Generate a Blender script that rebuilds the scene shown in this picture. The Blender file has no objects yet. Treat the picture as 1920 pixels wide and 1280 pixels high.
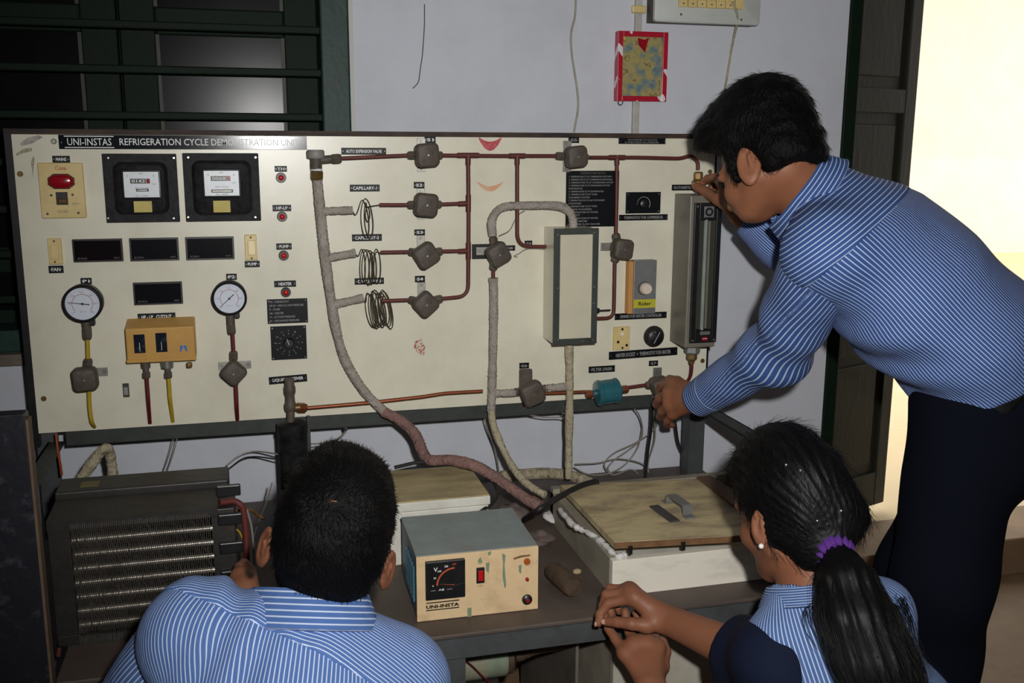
import bpy, math, random
import numpy as np
from mathutils import Vector, Matrix
random.seed(7); np.random.seed(7)
SC = bpy.context.scene
COL = SC.collection
# ------------------------------------------------------------------ camera
FPX = 1854.0                      # focal length in pixels of the 1920x1280 frame
CAM = np.array([0.0, -2.18, 1.30])
PITCH, YAW, ROLL = math.radians(11.246), math.radians(14.864), math.radians(0.26)
def _axes():
    cp, sp, cy, sy = math.cos(PITCH), math.sin(PITCH), math.cos(YAW), math.sin(YAW)
    r = np.array([cy, -sy, 0]); fh = np.array([sy, cy, 0]); up = np.array([0, 0, 1.])
    f = fh*cp - up*sp; u = up*cp + fh*sp
    cr, sr = math.cos(ROLL), math.sin(ROLL)
    return r*cr + u*sr, -r*sr + u*cr, f
CR, CU, CF = _axes()
cam = bpy.data.cameras.new('camera'); camo = bpy.data.objects.new('camera', cam); COL.objects.link(camo)
cam.sensor_fit = 'HORIZONTAL'; cam.sensor_width = 36.0; cam.lens = 36.0*FPX/1920.0; cam.clip_start = 0.02
mw = Matrix.Identity(4)
for i in range(3):
    mw[i][0] = CR[i]; mw[i][1] = CU[i]; mw[i][2] = -CF[i]; mw[i][3] = CAM[i]
camo.matrix_world = mw
SC.camera = camo
# ------------------------------------------------------------------ light, exposure
SC.view_settings.view_transform = 'Standard'; SC.view_settings.look = 'None'
SC.view_settings.gamma = 1.0; SC.view_settings.use_curve_mapping = False
SC.view_settings.exposure = 0.0
W = bpy.data.worlds.new('world'); SC.world = W; W.use_nodes = True
W.node_tree.nodes['Background'].inputs[0].default_value = (1.0, 0.97, 0.91, 1)
W.node_tree.nodes['Background'].inputs[1].default_value = 1.9
def light(name, kind, loc, energy, color=(1, 1, 1), look=None, **kw):
    l = bpy.data.lights.new(name, kind); l.energy = energy; l.color = color
    for k, v in kw.items(): setattr(l, k, v)
    o = bpy.data.objects.new(name, l); COL.objects.link(o); o.location = loc
    if look is not None:
        o.rotation_euler = (Vector(look)-Vector(loc)).to_track_quat('-Z', 'Y').to_euler()
    return o
# the photographer's flash, on the camera's shoe beside the lens
FL = CAM + CR*0.09 + CU*0.10
light('camera_flash', 'SPOT', tuple(FL), 114.0, (1.0, 0.985, 0.97), look=tuple(FL + CF*2.0 + CR*0.10 + CU*0.05),
      spot_size=math.radians(94), spot_blend=1.0, shadow_soft_size=0.022)
# daylight outside the doorway
light('sun', 'SUN', (4, 6, 8), 0.9, (1.0, 0.90, 0.72), look=(3.4, 8.4, 4.0), angle=math.radians(1.0))
# ------------------------------------------------------------------ pixel -> place
def ray(px, py): return CR*((px-960)/FPX) + CU*((640-py)/FPX) + CF
def P(px, py, Y=0.0):
    r = ray(px, py); return CAM + r*((Y-CAM[1])/r[1])
def PX(px, py, X):
    r = ray(px, py); return CAM + r*((X-CAM[0])/r[0])
def PZ(px, py, Z):
    r = ray(px, py); return CAM + r*((Z-CAM[2])/r[2])
def PD(px, py, d): return CAM + ray(px, py)*d
# ------------------------------------------------------------------ mesh builder
def nrm(a):
    a = np.asarray(a, float); return a/ (np.linalg.norm(a)+1e-12)
def frame(axis):
    a = nrm(axis); h = np.array([0, 0, 1.]) if abs(a[2]) < .9 else np.array([1., 0, 0])
    x = nrm(np.cross(h, a)); return x, np.cross(a, x), a
def rrect(w, h, r, n=4):
    pts = []
    for cx, cy, a0 in ((w/2-r, h/2-r, 0), (-w/2+r, h/2-r, 90), (-w/2+r, -h/2+r, 180), (w/2-r, -h/2+r, 270)):
        for i in range(n+1):
            a = math.radians(a0+90*i/n); pts.append((cx+r*math.cos(a), cy+r*math.sin(a)))
    return pts
def circ(r, n=20): return [(r*math.cos(2*math.pi*i/n), r*math.sin(2*math.pi*i/n)) for i in range(n)]
class MB:
    def __init__(s): s.v = []; s.f = []
    def add(s, vs, fs):
        o = len(s.v); s.v += [tuple(map(float, p)) for p in vs]; s.f += [tuple(i+o for i in q) for q in fs]; return s
    def box(s, c, size, R=None):
        c = np.asarray(c, float); h = np.asarray(size, float)/2; vs = []
        for x in (-1, 1):
            for y in (-1, 1):
                for z in (-1, 1):
                    d = np.array([x, y, z])*h; vs.append(c + (R @ d if R is not None else d))
        return s.add(vs, [(0, 1, 3, 2), (4, 6, 7, 5), (0, 4, 5, 1), (2, 3, 7, 6), (0, 2, 6, 4), (1, 5, 7, 3)])
    def span(s, x0, x1, y0, y1, z0, z1): return s.box(((x0+x1)/2, (y0+y1)/2, (z0+z1)/2), (abs(x1-x0), abs(y1-y0), abs(z1-z0)))
    def hexa(s, a, b):                      # two quads of 4 points -> solid
        return s.add(list(a)+list(b), [(3, 2, 1, 0), (4, 5, 6, 7), (0, 1, 5, 4), (1, 2, 6, 5), (2, 3, 7, 6), (3, 0, 4, 7)])
    def loft(s, rings, cap0=True, cap1=True):
        n = len(rings[0]); vs = [p for r in rings for p in r]; fs = []
        for k in range(len(rings)-1):
            for i in range(n):
                j = (i+1) % n; fs.append((k*n+i, k*n+j, (k+1)*n+j, (k+1)*n+i))
        if cap0: fs.append(tuple(range(n-1, -1, -1)))
        if cap1: fs.append(tuple(range((len(rings)-1)*n, len(rings)*n)))
        return s.add(vs, fs)
    def prism(s, poly, o, ax, d, bev=0.0, ux=None):      # poly (u,v) extruded d along ax from o
        a = nrm(ax)
        if ux is None: x, y, a = frame(a)
        else: x = nrm(ux); y = np.cross(a, x)
        o = np.asarray(o, float); P2 = np.array(poly)
        def ring(h, k=1.0, off=0.0):
            Q = P2.copy()
            if off:
                L = np.linalg.norm(Q, axis=1, keepdims=True)+1e-9; Q = Q*(1-off/L)
            return [o + x*p[0]*k + y*p[1]*k + a*h for p in Q]
        if bev: return s.loft([ring(0), ring(d-bev), ring(d-bev*.3, off=bev*.3), ring(d, off=bev)])
        return s.loft([ring(0), ring(d)])
    def lathe(s, prof, o, ax, n=18, caps=(True, True)):
        x, y, a = frame(ax); o = np.asarray(o, float); R = []
        for r, h in prof:
            R.append([o + a*h + (x*math.cos(2*math.pi*i/n)+y*math.sin(2*math.pi*i/n))*r for i in range(n)])
        return s.loft(R, *caps)
    def cyl(s, a, b, r, n=14, r2=None):
        a = np.asarray(a, float); b = np.asarray(b, float); L = np.linalg.norm(b-a)
        return s.lathe([(r, 0), (r if r2 is None else r2, L)], a, b-a, n)
    def hexn(s, a, b, r):                   # hex nut, chamfered
        a = np.asarray(a, float); b = np.asarray(b, float); L = np.linalg.norm(b-a)
        return s.lathe([(r*.8, 0), (r, L*.18), (r, L*.82), (r*.8, L)], a, b-a, 6)
    def tube(s, path, r, n=8, closed=False):
        p = np.asarray(path, float); m = len(p); rr = np.full(m, r) if np.isscalar(r) else np.asarray(r)
        T = np.gradient(p, axis=0); T /= np.linalg.norm(T, axis=1, keepdims=True)+1e-12
        x, y, _ = frame(T[0]); R = []
        for i in range(m):
            x = nrm(x - T[i]*np.dot(x, T[i])); y = np.cross(T[i], x)
            R.append([p[i] + (x*math.cos(2*math.pi*k/n)+y*math.sin(2*math.pi*k/n))*rr[i] for k in range(n)])
        return s.loft(R)
    def sphere(s, c, r, n=12, m=8, sc=(1, 1, 1)):
        c = np.asarray(c, float); R = []
        for i in range(m+1):
            t = math.pi*(i/m); q = max(math.sin(t), 1e-3)
            R.append([c + np.array([math.cos(2*math.pi*k/n)*q*sc[0], math.sin(2*math.pi*k/n)*q*sc[1], -math.cos(t)*sc[2]])*r for k in range(n)])
        return s.loft(R)
def smooth_path(pts, k=8):
    p = [np.asarray(q, float) for q in pts]; p = [2*p[0]-p[1]] + p + [2*p[-1]-p[-2]]; out = []
    for i in range(1, len(p)-2):
        for j in range(k):
            t = j/k; a, b, c, d = p[i-1], p[i], p[i+1], p[i+2]
            out.append(.5*((2*b)+(-a+c)*t+(2*a-5*b+4*c-d)*t*t+(-a+3*b-3*c+d)*t**3))
    out.append(p[-2]); return np.array(out)
def bend_path(pts, r=0.02, k=6):            # straight runs joined by round elbows
    p = [np.asarray(q, float) for q in pts]; out = [p[0]]
    for i in range(1, len(p)-1):
        a = p[i-1]-p[i]; b = p[i+1]-p[i]; la, lb = np.linalg.norm(a), np.linalg.norm(b); q = min(r, la*.45, lb*.45)
        A = p[i]+a/la*q; B = p[i]+b/lb*q
        for j in range(k+1):
            t = j/k; out.append((1-t)**2*A+2*t*(1-t)*p[i]+t*t*B)
    out.append(p[-1]); return np.array(out)
# ------------------------------------------------------------------ objects
def tag(o, label=None, cat=None, group=None, kind=None):
    if label: o['label'] = label
    if cat: o['category'] = cat
    if group: o['group'] = group
    if kind: o['kind'] = kind
    return o
def thing(name, loc, label, cat, group=None):
    o = bpy.data.objects.new(name, None); COL.objects.link(o); o.empty_display_size = .02
    o.location = tuple(map(float, loc)); return tag(o, label, cat, group)
def origin_of(parent):
    o = np.zeros(3)
    while parent is not None: o = o + np.array(parent.location); parent = parent.parent
    return o
def obj(name, mb, mat, parent=None, smooth=None, bevel=0, label=None):
    off = origin_of(parent); me = bpy.data.meshes.new(name)
    V = np.array(mb.v)-off
    if parent is None:
        c = np.array([(V[:, 0].min()+V[:, 0].max())/2, (V[:, 1].min()+V[:, 1].max())/2, V[:, 2].min()]); V = V-c
    me.from_pydata([tuple(p) for p in V], [], mb.f); me.update()
    o = bpy.data.objects.new(name, me); COL.objects.link(o)
    if parent is None: o.location = tuple(c)
    else: o.parent = parent
    if mat: me.materials.append(mat)
    if smooth is not None:
        me.shade_smooth()
        if smooth < 180: me.set_sharp_from_angle(angle=math.radians(smooth))
    if bevel:
        m = o.modifiers.new('bevel', 'BEVEL'); m.width = bevel; m.segments = 2; m.limit_method = 'ANGLE'
    if label: o['label'] = label
    return o
def copy_tree(o, parent=None):
    c = o.copy(); COL.objects.link(c); c.parent = parent
    for ch in [k for k in bpy.data.objects if k.parent == o]: copy_tree(ch, c)
    return c
def ts(*a): return sum(a, [])
# ------------------------------------------------------------------ materials
def lin(c):
    return tuple(((x/255)/12.92 if x/255 <= .04045 else ((x/255+.055)/1.055)**2.4) for x in c)
MATS = {}
def mat(name, rgb, rough=.5, metal=0.0, dirt=None, dirt_amt=.5, scale=20, bump=0.0, bump_scale=60, spec=.5, coat=0, stretch=(1, 1, 1), detail=5, lo=.35, hi=.75, emit=None, trans=0, alpha=None):
    m = bpy.data.materials.new(name); m.use_nodes = True; nt = m.node_tree; N = nt.nodes; L = nt.links
    b = N['Principled BSDF']; b.inputs['Roughness'].default_value = rough; b.inputs['Metallic'].default_value = metal
    b.inputs['Specular IOR Level'].default_value = spec; b.inputs['Coat Weight'].default_value = coat
    if trans: b.inputs['Transmission Weight'].default_value = trans
    c = (*lin(rgb), 1); b.inputs['Base Color'].default_value = c
    if dirt or bump:
        tc = N.new('ShaderNodeTexCoord'); mp = N.new('ShaderNodeMapping'); mp.inputs['Scale'].default_value = stretch
        L.new(tc.outputs['Object'], mp.inputs['Vector'])
    if dirt:
        n = N.new('ShaderNodeTexNoise'); n.inputs['Scale'].default_value = scale; n.inputs['Detail'].default_value = detail; n.inputs['Roughness'].default_value = .65
        L.new(mp.outputs[0], n.inputs['Vector'])
        r = N.new('ShaderNodeMapRange'); r.inputs['From Min'].default_value = lo; r.inputs['From Max'].default_value = hi; r.inputs['To Max'].default_value = dirt_amt
        L.new(n.outputs[0], r.inputs['Value'])
        mx = N.new('ShaderNodeMix'); mx.data_type = 'RGBA'; mx.inputs[6].default_value = c; mx.inputs[7].default_value = (*lin(dirt), 1)
        L.new(r.outputs[0], mx.inputs[0]); L.new(mx.outputs[2], b.inputs['Base Color'])
    if bump:
        n2 = N.new('ShaderNodeTexNoise'); n2.inputs['Scale'].default_value = bump_scale; n2.inputs['Detail'].default_value = 6
        L.new(mp.outputs[0], n2.inputs['Vector'])
        bp = N.new('ShaderNodeBump'); bp.inputs['Strength'].default_value = bump; bp.inputs['Distance'].default_value = .01
        L.new(n2.outputs[0], bp.inputs['Height']); L.new(bp.outputs[0], b.inputs['Normal'])
    if emit: b.inputs['Emission Color'].default_value = (*lin(rgb), 1); b.inputs['Emission Strength'].default_value = emit
    MATS[name] = m; return m
M_wall = mat('wall_limewash', (208, 211, 219), .85, dirt=(160, 160, 160), dirt_amt=.4, scale=5, bump=.25, bump_scale=14, lo=.45, hi=.9)
M_plaster = mat('plaster_plain', (200, 200, 196), .9)
M_floor = mat('floor_cement', (150, 122, 92), .6, dirt=(96, 76, 58), dirt_amt=.7, scale=6, bump=.1)
M_cream_out = mat('outside_wall_cream', (250, 240, 218), .9, dirt=(244, 226, 198), scale=4)
M_green = mat('green_paint', (34, 62, 54), .5, spec=.3, dirt=(18, 34, 29), dirt_amt=.6, scale=30, bump=.08, bump_scale=90)
M_greendk = mat('green_paint_old', (12, 31, 20), .6, spec=.15, dirt=(24, 26, 14), dirt_amt=.6, scale=12, bump=.1)
M_doorleaf = mat('door_olive_paint', (42, 43, 31), .55, dirt=(30, 29, 20), dirt_amt=.7, scale=8, stretch=(1, 1, .3), bump=.1)
M_pane = mat('window_glass_dusty', (13, 13, 17), .22, spec=.12, dirt=(36, 34, 36), dirt_amt=.4, scale=9, lo=.5, hi=.8)
M_board = mat('board_laminate', (228, 224, 203), .3, dirt=(190, 183, 160), dirt_amt=.55, scale=7, lo=.45, hi=.85)
M_wornwood = mat('worn_brown_edge', (70, 50, 36), .7, dirt=(28, 24, 22), dirt_amt=.9, scale=60, stretch=(.2, 1, 1), bump=.3, lo=.4, hi=.6)
M_steelgrey = mat('grey_painted_steel', (74, 78, 80), .5, dirt=(54, 48, 42), dirt_amt=.6, scale=25, bump=.1)
M_rail = mat('green_grey_angle', (58, 64, 60), .55, dirt=(34, 34, 28), dirt_amt=.7, scale=30)
M_black = mat('black_plastic', (20, 20, 22), .38, dirt=(50, 48, 46), dirt_amt=.35, scale=40)
M_plate = mat('black_engraved_plate', (14, 16, 20), .42, spec=.22)
M_blackcase = mat('black_enamel', (19, 19, 23), .55, spec=.18, dirt=(70, 66, 64), dirt_amt=.35, scale=60, bump=.12, bump_scale=120)
M_white = mat('white_lettering', (236, 238, 235), .6)
M_dimwhite = mat('faded_lettering', (150, 150, 148), .6)
M_greytext = mat('grey_print', (110, 108, 100), .7)
M_redtext = mat('red_print', (170, 60, 50), .7)
M_cream = mat('cream_plastic', (224, 202, 140), .4, dirt=(190, 160, 100), dirt_amt=.5, scale=30)
M_red = mat('red_lens', (150, 14, 28), .18, coat=.5)
M_redbright = mat('red_lamp', (196, 26, 26), .15, coat=.6)
M_dialw = mat('white_dial_card', (214, 220, 232), .3)
M_dialsilver = mat('meter_card', (226, 232, 236), .35, dirt=(170, 176, 180), dirt_amt=.3, scale=40)
M_tagyellow = mat('yellow_paper_tag', (206, 190, 112), .7, dirt=(170, 150, 80), dirt_amt=.4, scale=60)
M_steel = mat('dull_steel', (170, 168, 160), .42, .75, dirt=(96, 90, 78), dirt_amt=.6, scale=50)
M_chrome = mat('bright_screw', (220, 220, 216), .25, .9)
M_brass = mat('old_brass', (134, 106, 58), .45, .55, dirt=(74, 60, 38), dirt_amt=.6, scale=60)
M_valve = mat('sooty_bronze_paint', (92, 82, 72), .6, dirt=(60, 52, 46), dirt_amt=.7, scale=50, bump=.15, bump_scale=150)
M_copper = mat('dull_copper', (150, 84, 54), .42, .55, dirt=(98, 62, 44), dirt_amt=.6, scale=40)
M_redpipe = mat('red_oxide_pipe', (98, 42, 37), .5, dirt=(72, 38, 33), dirt_amt=.6, scale=40)
M_redtube = mat('dark_red_tube', (96, 22, 28), .5)
M_yellow = mat('yellow_tube', (186, 156, 28), .5, dirt=(140, 114, 20), dirt_amt=.5, scale=40)
M_wrap = mat('grey_cloth_wrap', (176, 168, 158), .9, dirt=(132, 122, 110), dirt_amt=.7, scale=40, bump=.9, bump_scale=110)
M_wrapcream = mat('cream_cloth_wrap', (190, 180, 152), .9, dirt=(140, 126, 98), dirt_amt=.7, scale=40, bump=.9, bump_scale=110)
M_wrappink = mat('brown_pink_wrap', (146, 112, 104), .85, dirt=(98, 76, 70), dirt_amt=.7, scale=40, bump=.9, bump_scale=110)
M_cap = mat('capillary_wire', (66, 58, 42), .6, .2)
M_ochre = mat('ochre_enamel', (202, 154, 74), .42, dirt=(168, 122, 56), dirt_amt=.5, scale=16)
M_darkwin = mat('dark_window', (26, 32, 42), .12, dirt=(90, 100, 110), dirt_amt=.5, scale=70, lo=.55, hi=.7)
M_blue = mat('blue_sticker', (34, 110, 190), .5)
M_teal = mat('teal_enamel', (40, 104, 118), .3, coat=.4, dirt=(40, 84, 88), dirt_amt=.6, scale=20)
M_greybox = mat('hammered_grey', (122, 118, 106), .42, dirt=(96, 90, 78), dirt_amt=.5, scale=25)
M_glass = mat('clear_tube', (150, 158, 150), .08, spec=.7, dirt=(110, 118, 112), dirt_amt=.5, scale=20)
M_wood = mat('raw_wood_strip', (206, 150, 82), .6, dirt=(160, 108, 54), dirt_amt=.6, scale=20, stretch=(6, 6, .5))
M_alu = mat('aluminium_sheet', (150, 152, 150), .4, .5, dirt=(112, 112, 110), dirt_amt=.6, scale=25)
M_knobw = mat('ivory_knob', (226, 210, 194), .4)
M_stkyellow = mat('yellow_green_sticker', (190, 184, 44), .6)
M_dirtmark = mat('dirt_smear', (120, 106, 90), .8)
M_lipred = mat('red_paint_smear', (176, 30, 44), .5, dirt=(214, 120, 120), dirt_amt=.8, scale=90)
M_liporange = mat('orange_smear', (222, 160, 120), .7, dirt=(214, 196, 160), dirt_amt=.8, scale=60)
M_wire = mat('grey_wire', (140, 134, 124), .6)
M_wiredk = mat('dark_wire', (34, 32, 32), .5)
M_pvc = mat('old_pvc', (190, 188, 180), .5, dirt=(120, 116, 106), dirt_amt=.6, scale=20)
# ================================================================== the room
WY = 0.17                                   # face of the back wall
def struct(name, mb, m, **k): return tag(obj(name, mb, m, **k), kind='structure')
RX0, RX1, RY0, RH = -1.5, 3.3, -3.7, 2.9
DX0, DX1, DZ1 = 1.522, 2.72, 2.2            # doorway
WX0, WX1, WZ0, WZ1 = -1.02, 0.236, 0.845, 2.1
w = MB()
w.span(RX0, WX0, WY, WY+.24, 0, RH).span(WX1, DX0, WY, WY+.24, 0, RH).span(DX1, RX1, WY, WY+.24, 0, RH)
w.span(WX0, WX1, WY, WY+.24, 0, WZ0).span(WX0, WX1, WY, WY+.24, WZ1, RH).span(DX0, DX1, WY, WY+.24, DZ1, RH)
struct('wall_back', w, M_wall)
struct('wall_left', MB().span(RX0-.2, RX0, RY0, WY+.24, 0, RH), M_wall)
struct('wall_right', MB().span(RX1, RX1+.2, RY0, WY+.24, 0, RH), M_wall)
struct('wall_front', MB().span(RX0-.2, RX1+.2, RY0-.2, RY0, 0, RH), M_wall)
struct('ceiling', MB().span(RX0-.2, RX1+.2, RY0-.2, WY+.24, RH, RH+.15), M_plaster)
struct('floor', MB().span(RX0-.2, RX1+.2, RY0-.2, WY+.24, -.15, 0), M_floor)
# outside: raised veranda floor, an added low roof and eave and the sunlit cream wall across the yard
struct('floor_veranda', MB().span(0.6, 9, WY+.24, 8.6, -.15, .10), mat('sunlit_cement', (226, 208, 172), .8, dirt=(206, 186, 150), dirt_amt=.5, scale=5))
struct('wall_outside', MB().span(-2.5, 12, 7.4, 7.6, 0, 4.6), M_cream_out)
struct('ceiling_added_roof', MB().span(0.4, 9, WY+.24, 1.0, 2.75, 2.87), M_plaster)  # unseen roof, added so the outside wall darkens towards its top
struct('ceiling_added_eave', MB().span(-2.5, 12, 6.0, 7.4, 3.5, 3.6), M_cream_out)  # unseen eave, added for a soft shade gradient on the wall below
struct('door_sill', MB().span(DX0, DX1, WY+.02, WY+.26, 0, .12), M_floor, bevel=.006).name = 'trim_2'
# ---- window_1 : frame, shutters with dark panes, rails
win = tag(bpy.data.objects.new('window_1', None), kind='structure'); COL.objects.link(win); win.location = ((WX0+WX1)/2, WY, WZ0)
for x0, x1, z0, z1, y0 in ((WX1-.062, WX1+.002, WZ0, WZ1, WY-.004), (WX0, WX0+.062, WZ0, WZ1, WY-.004), (WX0, WX1, WZ1-.06, WZ1, WY-.003), (WX0, WX1, WZ0, WZ0+.05, WY-.003)):
    obj('window_frame', MB().span(x0, x1, y0, WY+.12, z0, z1), M_green, win, bevel=.004)
obj('window_frame_edge', MB().span(WX1+.002, WX1+.012, WY-.003, WY+.02, WZ0, WZ1), M_plaster, win)
midx = P(228, 150, WY+.10)[0]
sy = WY+.10
for (x0, x1) in ((WX0+.062, midx-.003), (midx+.003, WX1-.062)):
    sh = obj('window_shutter', MB().span(x0, x0+.075, sy, sy+.035, WZ0+.05, WZ1-.06).span(x1-.075, x1, sy, sy+.035, WZ0+.05, WZ1-.06), M_greendk, win, bevel=.003)
    zs = [WZ0+.05, P(350, 480, sy)[2], P(350, 40, sy)[2], WZ1-.06]
    for i, z in enumerate(zs):
        h = .03
        obj('shutter_rail', MB().span(x0+.075, x1-.075, sy+.003, sy+.032, z-h, z+h), M_greendk, sh, bevel=.004)
    for i in range(3):
        obj('pane', MB().span(x0+.07, x1-.07, sy+.014, sy+.02, zs[i]+.025, zs[i+1]-.025), M_pane, sh)
        for bx in (x0+.075, x1-.083):
            obj('glazing_bead', MB().span(bx, bx+.008, sy+.004, sy+.014, zs[i]+.03, zs[i+1]-.03), M_doorleaf, sh)
obj('shutter_light_seal', MB().span(WX0+.01, WX1-.01, sy+.04, sy+.05, WZ0+.01, WZ1-.01), M_greendk, win)  # added board, stops outside light leaking through the shutter gap
for py in (-38, 48, 131, 217, 303, 389, 470, 552, 634):
    z = P(300, py, WY+.03)[2]
    if z < WZ0+.05: continue
    obj('window_bar', MB().span(WX0+.03, WX1-.03, WY+.022, WY+.04, z-.0085, z+.0085), M_greendk, win, bevel=.003)
tag(obj('window_sill', MB().span(WX0-.02, WX1+.01, WY-.025, WY+.12, WZ0-.025, WZ0), mat('sill_grime', (120, 110, 96), .8, dirt=(70, 60, 50), dirt_amt=.8, scale=15)), kind='structure').name = 'trim_1'
# ---- door_1 : frame post and the old panelled leaf, swung outwards
dr = tag(bpy.data.objects.new('door_1', None), kind='structure'); COL.objects.link(dr); dr.location = (DX0, WY+.2, .12)
obj('door_frame', MB().span(DX0-.004, DX0+.034, WY-.006, WY+.25, 0.0, DZ1), M_greendk, dr, bevel=.004)
obj('door_frame', MB().span(DX0+.034, DX1-.034, WY+.1, WY+.25, DZ1-.05, DZ1), M_greendk, dr, bevel=.004)
obj('door_frame', MB().span(DX1-.034, DX1+.004, WY-.006, WY+.25, 0.0, DZ1), M_greendk, dr, bevel=.004)
th = math.radians(20); dd = np.array([math.cos(th), math.sin(th), 0]); dn = np.array([-math.sin(th), math.cos(th), 0]); hp = np.array([DX0+.036, WY+.20, 0])
def leaf_w():
    r = ray(1729, 60)                       # where the leaf's free edge stands
    A = np.array([[dd[0], -r[0]], [dd[1], -r[1]]]); s = np.linalg.solve(A, (CAM-hp)[:2]); return s[0]
LW = leaf_w()
Rl = np.stack([dd, dn, [0, 0, 1]], 1)
def lbox(u0, u1, z0, z1, n0, n1):
    c = hp + dd*(u0+u1)/2 + dn*(n0+n1)/2; c = np.array([c[0], c[1], (z0+z1)/2]); return MB().box(c, (u1-u0, n1-n0, z1-z0), Rl)
leaf = obj('door_leaf', lbox(.0, LW, .135, DZ1-.06, .012, .022), M_doorleaf, dr)
zr = [.135, P(1640, 912, .5)[2]]
for u0, u1 in ((0, .055), (LW-.055, LW)): obj('door_stile', lbox(u0, u1, .135, DZ1-.06, 0, .035), M_doorleaf, leaf, bevel=.003)
zz = [(.135, .25), (.66, .74), (1.40, 1.47), (DZ1-.14, DZ1-.06)]
for z0, z1 in zz: obj('door_rail', lbox(.055, LW-.055, z0, z1, 0.001, .034), M_doorleaf, leaf, bevel=.003)
for i in range(3): obj('door_panel', lbox(.085, LW-.085, zz[i][1]+.035, zz[i+1][0]-.035, .006, .03), M_doorleaf, leaf, bevel=.006)
# ================================================================== demonstration panel
PXA, PXB, PZA, PZB = -0.446, 1.074, 0.703, 1.316
pan = thing('demonstration_panel', ((PXA+PXB)/2, .01, PZA), 'large cream board of the refrigeration demonstration unit in a dark frame', 'panel')
obj('board', MB().span(PXA, PXB, 0, .018, PZA, PZB), M_board, pan)
obj('top_rail', MB().span(PXA-.014, PXB+.006, .001, .03, PZB, PZB+.011), M_wornwood, pan)
obj('bottom_rail', MB().span(PXA+.05, PXB-.0, .012, .05, PZA-.034, PZA), M_rail, pan)
obj('side_rail', MB().span(PXA-.014, PXA, .001, .04, PZA-.03, PZB), M_black, pan)
obj('side_rail', MB().span(PXB, PXB+.006, .001, .04, PZA-.03, PZB), M_black, pan)
for q in ((38, 326), (82, 747), (101, 265), (1331, 322), (1317, 676)):
    c = P(*q); s = obj('screw', MB().lathe([(.0055, 0), (.0055, .002), (.004, .0035)], c, (0, -1, 0), 12), M_brass if q[0] != 101 else M_steel, pan)
def arc_smear(cx, cy, w, h, t, droop, m, lab):
    mb = MB(); N = 14; top = []; bot = []
    for i in range(N+1):
        u = -1+2*i/N; yy = cy + droop*(1-u*u)-droop; th_ = t*(1-.75*u*u)
        top.append((cx+u*w/2, yy-th_/2)); bot.append((cx+u*w/2, yy+th_/2))
    for i in range(N):
        q = [P(*top[i], -.0006), P(*top[i+1], -.0006), P(*bot[i+1], -.0006), P(*bot[i], -.0006)]
        mb.add(q, [(3, 2, 1, 0)])
    obj('paint_smear', mb, m, pan, label=lab)
arc_smear(919, 274, 42, 20, 17, 15, M_lipred, 'red lip shaped paint smear at the top edge')
arc_smear(919, 354, 48, 20, 10, 13, M_liporange, 'pale orange curved smear')
def blot(pts, m, name='stain', Y=-.0006):
    mb = MB(); mb.add([P(x, y, Y) for x, y in pts][::-1], [tuple(range(len(pts)))]); obj(name, mb, m, pan)
M_smudge = mat('purple_grey_smudge', (150, 140, 142), .8, dirt=(210, 204, 184), dirt_amt=.9, scale=90)
M_brown = mat('brown_scribble', (150, 138, 110), .8, dirt=(208, 202, 180), dirt_amt=.8, scale=160)
blot([(38, 268), (52, 258), (72, 253), (80, 257), (62, 268), (40, 274)], M_smudge)
blot([(30, 288), (44, 279), (60, 277), (60, 283), (44, 287), (31, 292)], M_brown)
blot([(58, 305), (62, 293), (65, 297), (63, 318), (61, 333), (60, 318)], M_brown)
M_rust = mat('rusty_spots', (170, 70, 56), .8, dirt=(214, 206, 184), dirt_amt=1, scale=260, lo=.42, hi=.52)
blot([(778, 640), (790, 634), (797, 650), (795, 668), (783, 662), (776, 652)], M_rust)
M_shade = mat('grime_patch', (186, 182, 170), .6, dirt=(214, 208, 186), dirt_amt=1, scale=40, lo=.4, hi=.6)
# ---- helpers for things screwed on the board
def rectp(x0, y0, x1, y1, Y):
    a, b, c, d = P(x0, y0, Y), P(x1, y0, Y), P(x1, y1, Y), P(x0, y1, Y)
    return (a[0]+d[0])/2, (b[0]+c[0])/2, (c[2]+d[2])/2, (a[2]+b[2])/2
def text_mb(body, X0, X1, Zc, hgt, Y, bold=0.0, align='FIT', tilt=0.0):
    cu = bpy.data.curves.new('txt', 'FONT'); cu.body = body; cu.size = 1.0; cu.offset = bold; cu.resolution_u = 2; cu.fill_mode = 'FRONT'
    to = bpy.data.objects.new('txt', cu); me = bpy.data.meshes.new_from_object(to)
    V = np.array([v.co[:] for v in me.vertices]) if len(me.vertices) else np.zeros((0, 3))
    F = [tuple(p.vertices) for p in me.polygons]
    bpy.data.objects.remove(to); bpy.data.curves.remove(cu); bpy.data.meshes.remove(me)
    mb = MB()
    if not len(V): return mb
    mn, mxx = V.min(0), V.max(0); w_ = mxx[0]-mn[0]; h_ = max(mxx[1]-mn[1], 1e-6)
    s = hgt/h_; sx = (X1-X0)/w_ if align == 'FIT' else s
    xs = (V[:, 0]-mn[0])*sx + X0; zs = (V[:, 1]-mn[1])*s - hgt/2 + Zc + (xs-(X0+X1)/2)*tilt
    mb.add(np.stack([xs, np.full(len(xs), Y), zs], 1), F); return mb
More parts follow.
